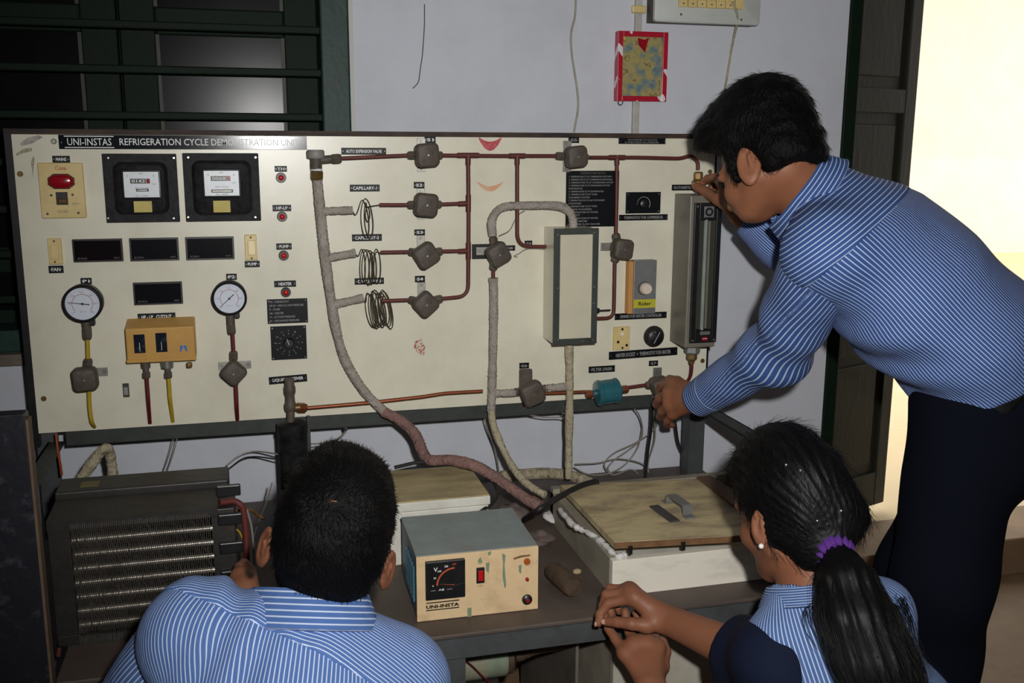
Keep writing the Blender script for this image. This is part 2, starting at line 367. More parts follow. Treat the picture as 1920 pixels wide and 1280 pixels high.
def hplate(x0, y0, x1, y1, text, label, t=.0018, hfrac=.42, wfrac=.72, tm=None, bold=.02, rivets=True, name='name_plate', Y0=-.0002, tilt=0.0, group='engraved black name plates on the board'):
    X0, X1, Z0, Z1 = rectp(x0, y0, x1, y1, Y0-t); cx, cz = (X0+X1)/2, (Z0+Z1)/2
    r = thing(name, (cx, Y0, Z0), label, 'label plate', group)
    Rz = np.array([[math.cos(tilt), 0, -math.sin(tilt)], [0, 1, 0], [math.sin(tilt), 0, math.cos(tilt)]])
    obj('plate', MB().box((cx, Y0-t/2, cz), (X1-X0, t, Z1-Z0), Rz), M_plate, r, bevel=.0004)
    w2 = (X1-X0)*wfrac/2
    if text: obj('lettering', text_mb(text, cx-w2, cx+w2, cz, (Z1-Z0)*hfrac, Y0-t-.0003, bold, tilt=math.tan(tilt)), tm or M_white, r)
    if rivets:
        for sx in (-1, 1):
            c = (cx+sx*((X1-X0)/2-(Z1-Z0)*.22), Y0-t, cz+sx*((X1-X0)/2)*math.tan(tilt))
            obj('rivet', MB().lathe([(.0011, 0), (.0009, .0006)], c, (0, -1, 0), 8), M_steel, r)
    return r
# ---- title plate
X0, X1, Z0, Z1 = rectp(110, 254, 575, 280, -.002); zc = (Z0+Z1)/2
tp = thing('title_plate', ((X0+X1)/2, 0, Z0), 'long black title plate across the upper left of the board', 'sign')
obj('plate', MB().span(X0, X1, -.0024, -.0002, Z0, Z1), mat('title_plate_gloss', (20, 24, 30), .13, spec=.4), tp, bevel=.0005)
a, b = P(126, 266, -.0028)[0], P(209, 266, -.0028)[0]
obj('lettering', text_mb('UNI-INSTAS', a, b, zc+.0003, .0142, -.0028, .004), M_white, tp)
for dz in (.0112, -.0108): obj('lettering_line', MB().span(P(121, 266)[0], P(214, 266)[0], -.0030, -.0024, zc+dz-.0009, zc+dz+.0009), M_white, tp)
a, b = P(224, 266, -.0028)[0], P(561, 264, -.0028)[0]
obj('lettering', text_mb('REFRIGERATION CYCLE DEMONSTRATION UNIT', a, b, zc+.0008, .0136, -.0028, .006), M_white, tp)
for px in (115, 569): obj('rivet', MB().lathe([(.0014, 0), (.001, .0008)], P(px, 267, -.0024), (0, -1, 0), 8), M_steel, tp)
# ---- small plates
for x0, y0, x1, y1, t, lab in (
    (98, 292, 131, 305, 'MAINS', 'small black plate reading MAINS above the mains switch'),
    (515, 311, 538, 322, 'TH', 'small black plate reading TH, topmost above the red lamps'),
    (511, 384, 546, 396, 'HP-LP', 'small black plate reading HP-LP above the second red lamp'),
    (518, 456, 547, 468, 'PUMP', 'black PUMP plate above the third red indicator lamp'),
    (514, 526, 555, 538, 'HEATER', 'black HEATER plate above the lowest red indicator lamp'),
    (91, 498, 119, 512, 'FAN', 'black FAN plate under the left rocker switch'),
    (459, 489, 487, 501, 'PUMP', 'black PUMP plate under the right rocker switch'),
    (151, 521, 172, 533, 'P1', 'tiny black P1 plate above the left pressure gauge'),
    (424, 513, 444, 525, 'P2', 'tiny black P2 plate above the right pressure gauge'),
    (258, 587, 329, 600, 'HP - LP   CUTOUT', 'black HP-LP CUTOUT plate above the ochre box'),
    (504, 704, 576, 718, 'LIQUID RECEIVER', 'black LIQUID RECEIVER plate behind the receiver valve'),
    (640, 277, 724, 290, 'AUTO EXPENSION VALVE', 'black AUTO EXPENSION VALVE plate above the upper red pipe'),
    (656, 346, 712, 359, 'CAPILLARY-1', 'black CAPILLARY-1 plate above the topmost wire coil'),
    (660, 439, 716, 452, 'CAPILLARY-2', 'black CAPILLARY-2 plate at the foot of the topmost coil'),
    (665, 521, 720, 533, 'CAPILLARY-3', 'black CAPILLARY-3 plate behind the foot of the middle coil'),
    (796, 256, 817, 268, 'S1', 'tiny black S1 plate above the topmost valve of the column'),
    (776, 341, 796, 353, 'S2', 'tiny black S2 plate above the second valve of the column'),
    (777, 430, 797, 441, 'S3', 'tiny black S3 plate above the third valve of the column'),
    (778, 517, 797, 529, 'S4', 'tiny black S4 plate above the lowest valve of the column'),
    (1066, 257, 1086, 268, 'S5', 'tiny black S5 plate above the valve left of the list plate'),
    (974, 680, 992, 691, 'S6', 'tiny black S6 plate above the valve beneath the cream box'),
    (944, 460, 966, 470, 'S8', 'tiny dark plate half hidden behind the valve of the wrapped pipe'),
    (1217, 676, 1234, 686, 'S7', 'tiny black S7 plate above the valve gripped by the lower hand'),
    (984, 451, 998, 462, 'T4', 'tiny black plate on the red pipe entering the cream box'),
    (1104, 686, 1153, 698, 'FILTER DRIER', 'black FILTER DRIER plate above the teal drier'),
    (1260, 346, 1302, 357, 'ROTAMETER', 'black ROTAMETER plate beside the thumb of the raised hand'),
    (1161, 402, 1252, 413, 'THERMOSTAT FOR COMPRESSOR', 'black THERMOSTAT FOR COMPRESSOR plate under the small dial'),
    (1153, 586, 1250, 598, 'DIMMER FOR HEATER CONTROLLER', 'black DIMMER FOR HEATER CONTROLLER plate under the aluminium dimmer'),
    (1142, 655, 1270, 670, 'HEATER SOCKET  +  THERMOSTAT FOR HEATER', 'long black plate under the cream socket and the black knob')):
    dy = (y1-y0)
    slope = {'LIQUID RECEIVER': .035, 'HEATER SOCKET  +  THERMOSTAT FOR HEATER': .02}.get(t, .0)
    fade = M_dimwhite if x0 > 900 else M_white
    hplate(x0, y0, x1, y1, t, lab, hfrac=.48, wfrac=.80 if len(t) > 8 else .6, tm=fade, tilt=slope)
r = hplate(1160, 259, 1248, 270, '', 'black two line plate at the top right of the board', name='name_plate')
X0, X1, Z0, Z1 = rectp(1178, 260, 1232, 269, -.0026)
obj('lettering', text_mb('ROTAMETER TO ROTATE', X0, X1, Z1-.0028, .0036, -.0024), M_dimwhite, r)
obj('lettering', text_mb('& THEN READ IN LITRES/HR', X0-.008, X1+.004, Z0+.0026, .0036, -.0024), M_dimwhite, r)
def list_plate(x0, y0, x1, y1, lines, lab, name, y_first, dy, hpx, indent, tm, head=None):
    X0, X1, Z0, Z1 = rectp(x0, y0, x1, y1, -.002)
    r = thing(name, ((X0+X1)/2, 0, Z0), lab, 'sign')
    obj('plate', MB().span(X0, X1, -.0022, -.0002, Z0, Z1), M_plate, r, bevel=.0005)
    for i, (ln, frac) in enumerate(lines):
        yy = y_first+i*dy; z = P((x0+x1)/2, yy, -.0026)[2]; xa = X0+indent*(X1-X0); h = hpx*.00123
        obj('lettering', text_mb(ln, xa, xa+(X1-X0)*frac, z, h, -.0026, .01), tm, r)
    for cx_ in (X0+.004, X1-.004):
        for cz_ in (Z0+.004, Z1-.004): obj('rivet', MB().lathe([(.0016, 0), (.001, .001)], (cx_, -.0022, cz_), (0, -1, 0), 8), M_steel, r)
    return r
list_plate(501, 560, 577, 606, [('TH - THERMOSTAT', .48), ('HP-LP - HIGH & LOW PRESSURE', .84), ('P - PUMP', .26), ('HE - HEATER', .34), ('P1 - SUCTION PRESSURE', .62), ('P2 - DISCHARGE PRESSURE', .72)],
           'black legend plate listing abbreviations above the square dial', 'legend_plate', 565, 7.1, 3.6, .06, M_dimwhite)
r = list_plate(1061, 320, 1160, 425, [('1. TEMPERATURE T1 AT COMPRESSOR SUCTION', .80), ('2. TEMPERATURE T2 AT COMPRESSOR DISCHARGE', .82), ('3. TEMPERATURE T3 AT CONDENSER OUTLET', .84), ('4. TEMPERATURE T4 AT EXPANSION OUTLET', .78), ('    EVAPORATOR', .26),
    ('5. TEMPERATURE T5 AT EVAPORATOR', .66), ('6. TEMPERATURE T6 AT TANK', .54), ('    CHAMBER WATER', .40), ('7. TEMPERATURE OUT OF HEAT EXCHANGER', .68), ('    CHANGER', .24), ('8. TEMPERATURE T8 AT TANK', .54), ('    INSIDE CHAMBER', .44), ('9. TEMPERATURE OF WATER', .56), ('    INLET', .22), ('10. TEMPERATURE OF WATER', .56), ('    AT ROTAMETER', .36), ('11. WATER FLOW GAUGE', .60)],
    'tall black plate with a column of small white lines of text', 'list_plate', 331, 5.55, 2.9, .05, M_dimwhite)
X0, X1, Z0, Z1 = rectp(1088, 321, 1136, 328, -.0026); obj('lettering', text_mb('TEMPERATURE DETAIL', X0, X1, (Z0+Z1)/2, .0042, -.0026), M_greytext, r)
# ---- mains switch
def rplate(x0, y0, x1, y1, d, rad, name, m, parent, Y0=0.0, bev=.002):
    X0, X1, Z0, Z1 = rectp(x0, y0, x1, y1, Y0-d)
    return obj(name, MB().prism(rrect(X1-X0, Z1-Z0, rad, 4), ((X0+X1)/2, Y0, (Z0+Z1)/2), (0, -1, 0), d, bev, ux=(1, 0, 0)), m, parent, smooth=14)
c = P(116, 409)
ms = thing('mains_switch', (c[0], 0, c[2]), 'cream mains switch with a wide red lamp at the upper left', 'switch')
rplate(74, 305, 158, 409, .011, .003, 'switch_plate', M_cream, ms)
X0, X1, Z0, Z1 = rectp(91, 327, 138, 353, -.012); cx, cz, hw, hh = (X0+X1)/2, (Z0+Z1)/2, (X1-X0)/2, (Z1-Z0)/2
lens = [(hw, hh*.45), (hw*.55, hh), (-hw*.55, hh), (-hw, hh*.45), (-hw, -hh*.45), (-hw*.55, -hh), (hw*.55, -hh), (hw, -hh*.45)]
obj('lamp_bezel', MB().prism([(x*1.07, y*1.1) for x, y in lens], (cx, -.0105, cz), (0, -1, 0), .003, .001, ux=(1, 0, 0)), M_black, ms)
obj('lamp_lens', MB().prism(lens, (cx, -.0105, cz), (0, -1, 0), .009, .006, ux=(1, 0, 0)), M_red, ms, smooth=50)
rplate(105, 360, 127, 384, .003, .001, 'toggle_frame', M_black, ms, -.0105, .0006)
X0, X1, Z0, Z1 = rectp(109, 372, 126, 381, -.015); obj('toggle', MB().span(X0, X1, -.021, -.0125, Z0, Z1), mat('amber_toggle', (90, 62, 20), .35), ms, bevel=.002)
for q in ((96, 366), (136, 365), (89, 401), (147, 399)): obj('screw', MB().lathe([(.0026, 0), (.002, .0012)], P(*q, -.011), (0, -1, 0), 10), M_valve, ms)
X0, X1, Z0, Z1 = rectp(103, 311, 124, 319, -.0115); obj('lettering', text_mb('Cona', X0, X1, (Z0+Z1)/2, .008, -.0114, .01), M_redtext, ms)
X0, X1, Z0, Z1 = rectp(135, 380, 148, 384, -.0115); obj('lettering', text_mb('SWITCH', X0, X1, (Z0+Z1)/2, .003, -.0114, .01), M_greytext, ms)
X0, X1, Z0, Z1 = rectp(108, 393, 128, 400, -.0115); obj('lettering', text_mb('15A 250V', X0, X1, (Z0+Z1)/2, .005, -.0114, .01), M_greytext, ms)
# ---- energy meters
def energy_meter(pl, case, win_, ctr, slot, tagr, lab, dig):
    c = P((pl[0]+pl[2])/2, pl[3])
    r = thing('energy_meter', (c[0], 0, c[2]), lab, 'meter', 'square black energy meters')
    rplate(*pl, .004, .002, 'back_plate', M_blackcase, r, 0, .001)
    X0, X1, Z0, Z1 = rectp(*case, -.03); o = ((X0+X1)/2, -.003, (Z0+Z1)/2)
    w_, h_ = X1-X0, Z1-Z0; R = []
    for k, yy in ((1, 0), (1, -.012), (.985, -.022), (.95, -.028), (.88, -.031)):
        R.append([(o[0]+x*k, o[1]+yy, o[2]+z*k) for x, z in rrect(w_, h_, .016, 6)])
    obj('case', MB().loft([q[::-1] for q in R]), M_blackcase, r, smooth=50)
    fx0, fy0, fx1, fy1 = win_
    obj('window_rim', MB().prism(rrect(*( (lambda A: (A[1]-A[0]+.009, A[3]-A[2]+.009))(rectp(*win_, -.038)) ), .004), (lambda A: ((A[0]+A[1])/2, -.032, (A[2]+A[3])/2))(rectp(*win_, -.038)), (0, -1, 0), .006, .002, ux=(1, 0, 0)), M_black, r, smooth=40)
    rplate(*win_, .001, .001, 'dial_card', M_dialsilver, r, -.038, .0003)
    rplate(*ctr, .0006, .0005, 'counter', M_black, r, -.039, .0002)
    X0, X1, Z0, Z1 = rectp(*ctr, -.0396); obj('lettering', text_mb(dig, X0+.003, X1-.003, (Z0+Z1)/2, (Z1-Z0)*.66, -.0399, .01), M_white, r)
    obj('counter_last_wheel', MB().span(X1-(X1-X0)*.17, X1, -.0400, -.0396, Z0+.001, Z1-.001), M_red, r)
    rplate(*slot, .0006, .001, 'disc_slot', M_black, r, -.039, .0002)
    X0, X1, Z0, Z1 = rectp(*slot, -.0396); obj('rotor_disc', MB().span(X0+.003, X1-.003, -.0402, -.0396, (Z0+Z1)/2-.0008, (Z0+Z1)/2+.0008), M_steel, r)
    X0, X1, Z0, Z1 = rectp(*win_, -.0395)
    for i, (u, v, t) in enumerate(((.5, .93, 'kWh'), (.5, .36, '240 V 50 Hz'), (.5, .06, 'No. 115432'), (.12, .84, '='), (.86, .84, '='), (.86, .52, '1ph'))):
        ww = (X1-X0)*(.035*len(t)); zc_ = Z0+(Z1-Z0)*v
        obj('lettering', text_mb(t, X0+(X1-X0)*u-ww/2, X0+(X1-X0)*u+ww/2, zc_, .0032, -.0392, .0), M_greytext, r)
    rplate(*tagr, .0008, .001, 'paper_tag', M_tagyellow, r, -.0338, .0003)
    for px in (pl[0]+8, pl[2]-8):
        for py in (pl[1]+8, pl[3]-8):
            obj('screw', MB().lathe([(.0024, 0), (.002, .0014)], P(px, py, -.004), (0, -1, 0), 10), M_chrome, r)
energy_meter((195, 288, 334, 417), (213, 304, 314, 402), (232, 322, 298, 370), (244, 335, 281, 344), (255, 354, 279, 359), (251, 377, 285, 398), 'square black energy meter nearer the mains switch with yellow tag', '01437')
energy_meter((345, 287, 487, 415), (361, 301, 473, 403), (383, 320, 448, 367), (395, 330, 432, 339), (396, 355, 437, 361), (400, 376, 432, 398), 'square black energy meter nearer the red lamps, catching the flash', '00682')
# ---- indicator lamps
lamp0 = None
for q, lab in (((527, 333), 'round red indicator lamp under the TH plate'), ((529, 406), 'round red indicator lamp under the HP-LP plate'), ((532, 479), 'round red indicator lamp under the PUMP plate'), ((536, 548), 'round dim red indicator lamp under the HEATER plate')):
    c = P(*q, -.004)
    if lamp0 is None:
        r = thing('indicator_lamp', (c[0], 0, c[2]), lab, 'lamp', 'red indicator lamps'); lamp0 = r
        o = np.array([c[0], 0, c[2]])
        obj('bezel', MB().lathe([(.0108, 0), (.0108, .005), (.0095, .0075), (.0062, .0075)], o, (0, -1, 0), 22), M_black, r, smooth=40)
        obj('lens', MB().lathe([(.006, .004), (.006, .0085), (.0046, .0108), (.002, .0118)], o, (0, -1, 0), 16), M_redbright, r, smooth=60)
    else:
        r = copy_tree(lamp0); r.location = (c[0], 0, c[2]); r['label'] = lab
# ---- rocker switches
for box, roc, scr, lab in (((90, 447, 116, 496), (95, 459, 110, 486), ((101, 452), (103, 491)), 'cream rocker switch above the FAN plate'), ((459, 440, 482, 488), (465, 451, 479, 478), ((470, 445), (472, 484)), 'cream rocker switch beside the row of black displays')):
    c = P((box[0]+box[2])/2, box[3]); r = thing('rocker_switch', (c[0], 0, c[2]), lab, 'switch', 'cream rocker switches')
    rplate(*box, .006, .0015, 'switch_plate', M_cream, r)
    X0, X1, Z0, Z1 = rectp(*roc, -.009)
    zc_ = (Z0+Z1)/2
    m_ = MB(); m_.hexa([(X0, -.0055, Z0), (X1, -.0055, Z0), (X1, -.0055, Z1), (X0, -.0055, Z1)], [(X0, -.012, Z0), (X1, -.012, Z0), (X1, -.0075, Z1), (X0, -.0075, Z1)]); obj('rocker', m_, M_cream, r, bevel=.001)
    for q in scr: obj('screw', MB().lathe([(.0022, 0), (.0018, .001)], P(*q, -.006), (0, -1, 0), 10), M_valve, r)
# ---- digital displays
for i, (b_, lab, t1, t2) in enumerate((((136, 448, 230, 491), 'black digital display nearest the FAN rocker switch', 'SELTRON', 'VOLT'), ((243, 446, 335, 489), 'black digital display, middle of the row of three', 'SELTRON', 'AMP'), ((348, 444, 439, 487), 'black digital display nearest the PUMP rocker switch', 'SELTRON', 'WATTS'), ((250, 529, 342, 571), 'black digital display alone between the two pressure gauges', 'SELTRON', 'TEMP'))):
    c = P((b_[0]+b_[2])/2, b_[3]); r = thing('digital_display', (c[0], 0, c[2]), lab, 'display', 'blank black panel displays')
    rplate(*b_, .007, .001, 'bezel', M_black, r, 0, .001)
    rplate(b_[0]+3, b_[1]+3, b_[2]-3, b_[3]-3, .0006, .0006, 'screen', mat('dark_filter_screen', (16, 9, 12) if i == 0 else (16, 15, 20), .14), r, -.007, .0003)
    X0, X1, Z0, Z1 = rectp(*b_, -.008)
    obj('lettering', text_mb(t1, X0+.008, X0+.026, Z0+.0075, .0042, -.0079), M_greytext, r)
    obj('lettering', text_mb(t2, X1-.018, X1-.007, Z0+.0075, .0036, -.0079), M_greytext, r)
# ---- pressure gauges
def gauge(q, rpx, ang, tail_q, lab, tube, nut):
    Y = -.045; c = P(*q, Y); R = rpx*.00116
    r = thing('pressure_gauge', (c[0], 0, P(*tail_q, Y)[2]), lab, 'gauge', 'round pressure gauges')
    o = np.array([c[0], -.012, c[2]])
    obj('case', MB().lathe([(R*.86, 0), (R*.98, .006), (R, .03), (R, .036), (R*.93, .040), (R*.86, .040), (R*.85, .036)], o, (0, -1, 0), 36), M_blackcase, r, smooth=40)
    f = o+np.array([0, -.0365, 0])
    obj('dial', MB().lathe([(R*.86, 0), (R*.86, .0004)], f, (0, -1, 0), 36), M_dialw, r)
    tm_ = MB(); rd = MB()
    for k in range(31):
        a_ = math.radians(225-270*k/30); L = .12 if k % 5 == 0 else .06
        d = np.array([math.cos(a_), 0, math.sin(a_)]); p0 = f+np.array([0, -.0006, 0])+d*R*.72; p1 = p0+d*R*L*.8; n = np.array([-d[2], 0, d[0]])*.0003
        (tm_).add([p0-n, p0+n, p1+n, p1-n], [(0, 1, 2, 3)])
        if k < 30:
            a2 = math.radians(225-270*(k+1)/30); d2 = np.array([math.cos(a2), 0, math.sin(a2)]); b0 = f+np.array([0, -.0006, 0])
            rd.add([b0+d*R*.5, b0+d2*R*.5, b0+d2*R*.525, b0+d*R*.525], [(0, 1, 2, 3)])
    obj('scale_marks', tm_, M_greytext, r); obj('red_scale', rd, M_redtext, r)
    for k, t in enumerate(('0', '5', '10', '15', '20', '25', '30')):
        a_ = math.radians(225-45*k); x = f[0]+math.cos(a_)*R*.62; z = f[2]+math.sin(a_)*R*.62; w_ = .0016*len(t)
        obj('lettering', text_mb(t, x-w_, x+w_, z, .0036, f[1]-.0006), M_redtext if k < 4 else M_greytext, r)
    obj('lettering', text_mb('kg/cm2', f[0]-.006, f[0]+.006, f[2]-R*.42, .003, f[1]-.0006), M_greytext, r)
    d = np.array([math.cos(ang), 0, math.sin(ang)]); n = np.array([-d[2], 0, d[0]]); h = f+np.array([0, -.002, 0])
    obj('needle', MB().hexa([h-d*R*.36-n*.001, h-d*R*.36+n*.001, h+d*R*.74+n*.0004, h+d*R*.74-n*.0004], [x+np.array([0, -.0006, 0]) for x in (h-d*R*.36-n*.001, h-d*R*.36+n*.001, h+d*R*.74+n*.0004, h+d*R*.74-n*.0004)]), M_black, r)
    obj('needle_hub', MB().lathe([(.0026, 0), (.002, .002)], h, (0, -1, 0), 12), M_black, r)
    obj('glass_rim', MB().lathe([(R*.90, .0400), (R*.965, .0412), (R*.90, .0424)], o, (0, -1, 0), 36, (False, False)), M_black, r, smooth=60)
    st = P(*tail_q, -.03); top = np.array([c[0]+(st[0]-c[0])*.45, -.03, c[2]-R*.97])
    obj('stem', MB().cyl(top, st, .0088, 14), M_valve, r, smooth=40)
    obj('lug', MB().box((c[0]+.013, -.03, c[2]-R*1.06), (.012, .012, .014)), M_black, r, bevel=.002)
    nq = P(*nut, -.03); obj('flare_nut', MB().hexn(st+(st-nq)*.1, nq, .0098), M_valve, r)
    return r
gauge((155, 569), 33, math.radians(172), (163, 614), 'pressure gauge on the left above the yellow tube', None, (164, 636))
gauge((430, 559), 31, math.radians(222), (433, 608), 'pressure gauge on the right above the dark red tube', None, (435, 626))
def pipe(name, pts, r, m, lab, cat='pipe', n=10, elbow=.012, smoothp=False, group=None):
    pa = smooth_path(pts) if smoothp else bend_path(pts, elbow)
    o = obj(name, MB().tube(pa, r, n), m, None, smooth=60); return tag(o, lab, cat, group)
PY = -.03
pipe('gauge_tube', [P(164, 636, PY), P(165, 672, PY)], .0042, M_yellow, 'short yellow tube between left gauge and its square valve')
pipe('gauge_tube', [P(167, 733, PY), P(168, 762, PY), P(172, 790, PY), P(177, 800, .0)], .0042, M_yellow, 'yellow tube hanging under the left square valve', smoothp=True)
pipe('gauge_tube', [P(436, 625, PY), P(438, 660, PY)], .0042, M_redtube, 'short dark red tube between right gauge and its valve')
pipe('gauge_tube', [P(442, 720, PY), P(444, 765, PY), P(445, 786, .0)], .0046, M_redtube, 'dark red tube hanging under the right gauge valve')
pipe('cutout_tube', [P(275, 708, PY), P(278, 750, PY), P(281, 793, .0)], .0042, M_redtube, 'dark red tube hanging under the ochre cutout box')
pipe('cutout_tube', [P(316, 708, PY), P(319, 750, PY), P(324, 790, .0)], .0042, M_yellow, 'yellow tube hanging under the ochre cutout box')
# ---- shut-off valves
def valve(q, ports, strip, rot, lab, rad=.0255, Yk=-.066, nuts=(1, 1), strip_m=None, shift=0):
    c = P(*q, Yk); o = np.array([c[0], 0, c[2]])
    r = thing('shutoff_valve', (c[0], 0, c[2]), lab, 'valve', 'brown packless shut-off valves')
    R = []
    for k, yy in ((.62, -.022), (.80, -.03), (.98, -.042), (1.0, -.058), (.93, -.066), (.80, -.0685)):
        ring = []
        for x, z in rrect(2*rad, 2*rad, rad*.45, 5):
            ring.append((o[0]+k*(x*math.cos(rot)-z*math.sin(rot)), yy, o[2]+k*(x*math.sin(rot)+z*math.cos(rot))))
        R.append(ring[::-1])
    obj('knob', MB().loft(R), M_valve, r, smooth=45)
    obj('knob_screw', MB().lathe([(.003, 0), (.002, .001)], (o[0], -.0685, o[2]), (0, -1, 0), 10), M_steel, r)
    obj('valve_body', MB().lathe([(.013, .004), (.016, .012), (.016, .026), (.012, .034)], o, (0, -1, 0), 14), M_valve, r, smooth=40)
    for pq, has_nut in ports:
        e = P(*pq, PY); s_ = np.array([o[0], PY, o[2]]); d = nrm(e-s_); L = np.linalg.norm(e-s_)
        obj('port', MB().cyl(s_, e-d*.004, .0068, 12), M_valve, r, smooth=40)
        if has_nut: obj('flare_nut', MB().hexn(e-d*.016, e+d*.004, .0098), M_valve, r)
    for x0, y0, x1, y1 in strip:
        X0, X1, Z0, Z1 = rectp(x0, y0, x1, y1, -.002)
        b_ = obj('bracket', MB().span(X0, X1, -.0026, 0, Z0, Z1), strip_m or M_steel, r, bevel=.0006)
        vert = (Z1-Z0) > (X1-X0)
        for s_ in (-1, 1):
            cx, cz = ((X0+X1)/2, (Z0+Z1)/2+s_*((Z1-Z0)/2-.007)) if vert else ((X0+X1)/2+s_*((X1-X0)/2-.007), (Z0+Z1)/2)
            obj('screw', MB().lathe([(.0032, 0), (.0024, .0016)], (cx, -.0026, cz), (0, -1, 0), 10), M_steel, b_)
    return r
valve((158, 713), (((165, 676), 1), ((167, 736), 0)), [(138, 690, 202, 706)], .06, 'square valve on the yellow tube below the left gauge', .0245)
valve((438, 701), (((438, 662), 1), ((442, 724), 0)), [(409, 677, 471, 692)], .79, 'diamond turned valve below the right gauge', .0225)
valve((803, 291), (((768, 291), 1), ((826, 291), 1)), [(782, 259, 798, 322)], .08, 'topmost brown valve of the column, under the S1 plate')
valve((801, 385), (((768, 384), 1), ((824, 383), 1)), [(782, 353, 797, 411)], -.1, 'second brown valve of the column, under the S2 plate')
valve((801, 480), (((770, 472), 1), ((826, 471), 1)), [(782, 441, 797, 500)], .55, 'third brown valve of the column, under the S3 plate')
valve((800, 572), (((770, 562), 1), ((826, 560), 1)), [(783, 529, 798, 585)], .72, 'lowest brown valve of the column, under the S4 plate', .0245)
valve((1084, 294), (((1046, 292), 1), ((1106, 295), 0)), [(1055, 264, 1071, 322)], .1, 'brown valve on the top red pipe beside the list plate', .024)
valve((1171, 468), (((1155, 441), 1), ((1153, 488), 1)), [(1126, 455, 1160, 470)], -.12, 'brown valve right of the cream box', .0235)
valve((937, 478), (((925, 447), 1), ((925, 503), 1)), [(893, 463, 928, 478)], .5, 'reddish brown valve on the wrapped pipe left of the cream box', .0245)
valve((1001, 740), (((966, 735), 1), ((1024, 728), 1)), [(984, 698, 998, 765)], .35, 'brown valve beneath the cream box near the board bottom', .027)
X0, X1, Z0, Z1 = rectp(885, 457, 966, 485, -.003)
tag(obj('bracket_plate', MB().span(X0, X0+.052, -.0022, -.0002, Z0, Z1), M_black, bevel=.002), 'black backing plate behind the wrapped pipe valve', 'bracket')
X0, X1, Z0, Z1 = rectp(975, 693, 999, 728, -.012)
tag(obj('bracket_clip', MB().span(X0, X1, -.010, 0, Z0, Z1), M_valve, bevel=.003), 'grimy clip block behind the valve under the cream box', 'bracket')
# ---- red pipes of the circuit
RP = .0042
def vp(*pts): return [P(x, y, PY) for x, y in pts]
pipe('refrigerant_pipe', vp((634, 297), (700, 294), (766, 291)), RP, M_redpipe, 'red pipe from the expansion valve to the topmost valve')
pipe('refrigerant_pipe', vp((824, 291), (930, 292), (1044, 292)), RP, M_redpipe, 'long red pipe along the top of the board between two valves')
pipe('refrigerant_pipe', vp((1106, 295), (1200, 295), (1276, 297), (1296, 291), (1309, 303), (1309, 318)), RP, M_redpipe, 'red pipe along the top right bending down to the brass fitting', elbow=.02)
pipe('refrigerant_pipe', vp((878, 291), (879, 400), (878, 555), (824, 560)), RP, M_redpipe, 'tall vertical red pipe joining the four column valves', elbow=.026)
pipe('refrigerant_pipe', vp((970, 292), (970, 462), (1024, 462)), RP, M_redpipe, 'vertical red pipe bending into the left side of the cream box', elbow=.03)
pipe('refrigerant_pipe', vp((1157, 295), (1156, 372), (1155, 440)), RP, M_redpipe, 'vertical red pipe crossing the list plate')
pipe('refrigerant_pipe', vp((1153, 488), (1151, 596), (1116, 597)), RP, M_redpipe, 'red pipe bending into the right side of the cream box', elbow=.026)
pipe('refrigerant_pipe', vp((824, 383), (876, 381)), RP, M_redpipe, 'short red pipe right of the second column valve')
pipe('refrigerant_pipe', vp((826, 471), (876, 470)), RP, M_redpipe, 'short red pipe right of the third column valve')
pipe('refrigerant_pipe', vp((712, 384), (768, 384)), RP, M_redpipe, 'short red pipe between the topmost coil and its valve')
pipe('refrigerant_pipe', vp((714, 473), (770, 472)), RP, M_redpipe, 'short red pipe between the middle coil and its valve')
pipe('refrigerant_pipe', vp((716, 564), (770, 562)), RP, M_redpipe, 'short red pipe between the lowest coil and its valve')
pipe('refrigerant_pipe', vp((572, 765), (690, 755), (790, 744), (835, 737), (905, 733)), .0042, M_copper, 'bare copper pipe along the bottom of the board from the receiver')
pipe('refrigerant_pipe', vp((1004, 738), (1060, 736), (1104, 734)), RP, M_copper, 'short copper pipe left of the teal drier')
pipe('refrigerant_pipe', vp((1172, 727), (1214, 721)), RP, M_redpipe, 'short red pipe right of the teal drier')
for q0, q1, lab in (((858, 291), (898, 291), 'tee sleeve on the top red pipe above the tall vertical pipe'), ((955, 292), (985, 292), 'tee sleeve on the top red pipe nearer the red smear'), ((1142, 295), (1172, 295), 'tee sleeve on the top red pipe above the list plate')):
    tag(obj('pipe_tee', MB().cyl(P(*q0, PY), P(*q1, PY), .0056, 12).cyl(P((q0[0]+q1[0])/2, 291, PY), P((q0[0]+q1[0])/2, 309, PY), .0056, 12), M_redpipe, smooth=40), lab, 'pipe fitting')
for py, lab in ((381, 'tee sleeve on the tall vertical pipe at the second valve'), (470, 'tee sleeve on the tall vertical pipe at the third valve')):
    tag(obj('pipe_tee', MB().cyl(P(878.5, py-16, PY), P(878.5, py+16, PY), .0056, 12).cyl(P(878, py, PY), P(860, py+1, PY), .0056, 12), M_redpipe, smooth=40), lab, 'pipe fitting')
